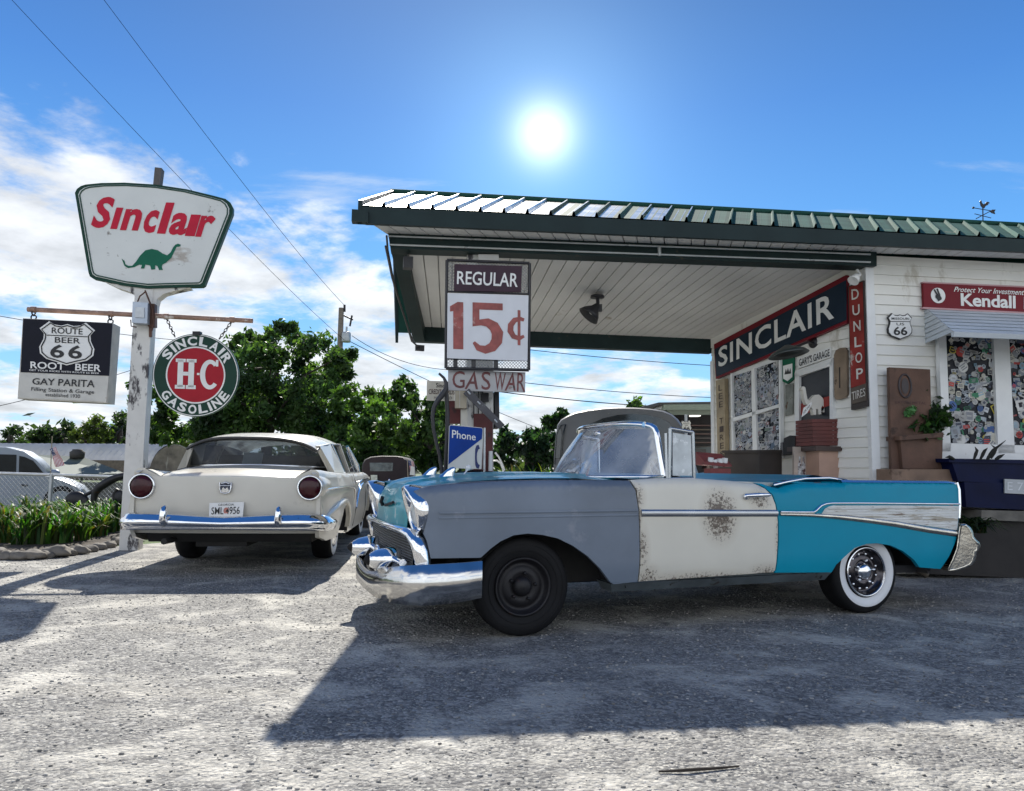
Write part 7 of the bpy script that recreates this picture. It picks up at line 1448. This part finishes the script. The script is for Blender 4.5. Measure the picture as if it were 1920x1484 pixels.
mb = MB(); w1 = KP.poly([(1238, 960), (1240, 770)], -.1); w2 = KP.poly([(1238, 960), (1240, 770)], -2.6); w1[0].z = w2[0].z = 0; mb.hexa([w1[0], w2[0], w2[0]-KP.a*.1, w1[0]-KP.a*.1, w1[1], w2[1], w2[1]-KP.a*.1, w1[1]-KP.a*.1]); a1 = KP.poly([(1235, 760), (1460, 757)], .1); mb.hexa([a1[0], a1[1], a1[1]-KP.n*2.9, a1[0]-KP.n*2.9]+[p+Vector((0, 0, .06)) for p in (a1[0], a1[1], a1[1]-KP.n*2.9, a1[0]-KP.n*2.9)]); mb.build('roof_slab', M('dark grey roof slab', (.05, .05, .05), .7), t)
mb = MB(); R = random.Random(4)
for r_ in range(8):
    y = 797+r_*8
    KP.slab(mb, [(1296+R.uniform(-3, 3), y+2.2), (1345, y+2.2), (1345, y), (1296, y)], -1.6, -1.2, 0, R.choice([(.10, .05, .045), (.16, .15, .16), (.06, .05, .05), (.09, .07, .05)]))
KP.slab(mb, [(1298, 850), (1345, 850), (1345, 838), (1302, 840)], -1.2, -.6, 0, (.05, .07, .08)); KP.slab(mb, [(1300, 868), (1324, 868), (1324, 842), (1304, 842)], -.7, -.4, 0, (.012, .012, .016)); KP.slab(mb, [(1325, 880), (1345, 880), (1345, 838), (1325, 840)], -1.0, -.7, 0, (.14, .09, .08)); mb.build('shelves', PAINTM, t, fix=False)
t2 = thing('fluorescent_light', 'bright fluorescent light fitting hanging in the garage opening', 'light', KP.on(1306, 780, -1.0)); mb = MB(); KP.slab(mb, [(1298, 781), (1314, 781), (1314, 777), (1298, 777)], -1.0, -.8); em_ = bpy.data.materials.new('lit tube'); em_.use_nodes = True; b = em_.node_tree.nodes['Principled BSDF']; b.inputs['Emission Color'].default_value = (1, .98, .9, 1); b.inputs['Emission Strength'].default_value = .6; mb.build('diffuser', em_, t2)
SHP = Plane(P(1295, 800, 12.5), YAW); t = thing('garage_shield_sign', 'white route 66 shield sign mounted before the dark garage right of the truck roof', 'sign', SHP.on(1293, 808)); shield_sign(t, SHP.poly([(1278, 811), (1297, 811), (1296, 789), (1277, 789)], .02), SHP, .02, [('ROUTE', .2, .8, .70, .82, 0), ('US', .36, .64, .54, .64, .0), ('66', .22, .8, .16, .48, .02)])
mb = MB(); q = SHP.on(1287, 811); mb.tube([Vector((q.x, q.y+.03, 0)), Vector((q.x, q.y+.03, q.z+.3))], .025, 8); mb.build('post', GALV, t)
# ------------------------------------------------------------------ flower bed
IRC = [(.06, .13, .022), (.035, .085, .018), (.10, .17, .028), (.028, .062, .016), (.05, .10, .02), (.03, .07, .018), (.045, .11, .02), (.12, .12, .04)]
spots_ = [(10, 1030), (42, 1034), (78, 1033), (112, 1031), (148, 1026), (180, 1018), (206, 1010), (28, 1020), (66, 1018), (102, 1016), (136, 1012), (168, 1006), (196, 1000), (222, 1003), (-10, 1020), (50, 1005), (90, 1004), (125, 1000)]
for i, (x, y) in enumerate(spots_):
    c = G(x, y-6); mb = MB(); blades(mb, c, 52, .98*random.Random(i).uniform(.85, 1.1), .50, .042, 200+i, IRC, 1.05)
    lb = 'clump of long green sword leaves in the stone edged flower bed'
    tag(mb.build('iris_plant', LEAFM, base=tuple(c), fix=False), lb, 'plant', 'sword leaved plants in the flower bed')
R = random.Random(12)
stone_m = M('pale rough stone', (.15, .135, .115), .85, var=.4, vs=6, bump=.5, bs=9)
edge = [(-6, 1046), (14, 1049), (36, 1050), (60, 1049), (84, 1047), (106, 1045), (128, 1042), (148, 1039), (168, 1035), (186, 1031), (203, 1027), (220, 1022), (236, 1018), (252, 1013), (226, 1016), (244, 1006), (262, 1008)]
for i, (x, y) in enumerate(edge):
    c = G(x, y); r = R.uniform(.07, .125); mb = MB(); bm = bmesh.new(); bmesh.ops.create_icosphere(bm, subdivisions=3, radius=r); off = Vector((R.uniform(0, 50), R.uniform(0, 50), 0))
    for v in bm.verts:
        d = v.co.normalized(); k = 1+.35*mnoise.noise(d*1.6+off)+.10*mnoise.noise(d*5+off); v.co = Vector((d.x*r*1.35*k, d.y*r*k, max(-.02, d.z*r*.85*k)))
    bm.verts.ensure_lookup_table(); mb.add([v.co+c+Vector((0, 0, r*.35)) for v in bm.verts], [tuple(v.index for v in f.verts) for f in bm.faces], 0, True); bm.free()
    tag(mb.build('edging_stone', stone_m), 'rough pale stone in the curved edging of the flower bed', 'stone', 'stones edging the flower bed')
mb = MB(); pe = [G(x, y) for x, y in ((-300, 1046), (-6, 1044), (60, 1046), (128, 1039), (186, 1029), (236, 1016), (256, 1004), (232, 985), (-300, 985))]; mb.prism([p+Vector((0, 0, .05)) for p in pe], Vector((0, 0, -.045))); structure(mb.build('soil_bed', M('dark bed soil', (.05, .038, .028), .95, var=.4, vs=6, bump=.6)))
# old iron plough in the bed
PW = Plane(G(195, 1005)+Vector((0, .3, 0)), 0); t = thing('iron_plough', 'black antique iron plough with curved beam standing in the flower bed', 'plough', PW.on(190, 1000))
def zl(pts, o=(0, 780), k=5.118): return [(o[0]+x/k, o[1]+y/k) for x, y in pts]
mb = MB(); mb.tube([PW.on(*p) for p in zl([(1290, 575), (1200, 575), (1130, 590), (1060, 620), (1000, 655), (950, 690), (915, 740), (900, 800), (905, 900), (930, 1050)])], [.05, .055, .06, .065, .07, .07, .06, .05, .04, .03], 8); mb.build('beam', IRON, t)
mb = MB(); mb.ball(PW.on(*zl([(730, 810)])[0]), .16, 10, sc=(1.1, .5, .9)); mb.ball(PW.on(*zl([(790, 830)])[0]), .12, 8, sc=(1, .5, 1)); mb.tube([PW.on(*p) for p in zl([(720, 800), (820, 760), (900, 720)])], .03, 6); mb.build('hub', IRON, t)
mb = MB(); mb.ball(PW.on(*zl([(1150, 790)])[0]), .13, 10, sc=(.8, .4, 1)); mb.tube([PW.on(*p) for p in zl([(1150, 760), (1200, 830), (1220, 930), (1190, 1050)])], .045, 6); mb.tube([PW.on(*p) for p in zl([(1200, 840), (1300, 900)])], .015, 6); mb.tube([PW.on(*p) for p in zl([(1130, 700), (1090, 760), (1100, 830)])], .03, 6); mb.build('share', IRON, t)
mb = MB(); q = [PW.on(*p, .2) for p in zl([(1060, 1130), (1330, 1130), (1330, 1115), (1060, 1112)])]; mb.prism(q, Vector((0, .35, 0))); mb.tube([PW.on(*p, .0) for p in zl([(1120, 1125), (1125, 1220)])], .04, 6); mb.tube([PW.on(*p, .0) for p in zl([(1290, 1125), (1292, 1220)])], .04, 6); tag(mb.build('low_plank', M('grey plank', (.32, .30, .27), .8, var=.2)), 'low grey plank raised at the bed end beside the cream saloon', 'plank')
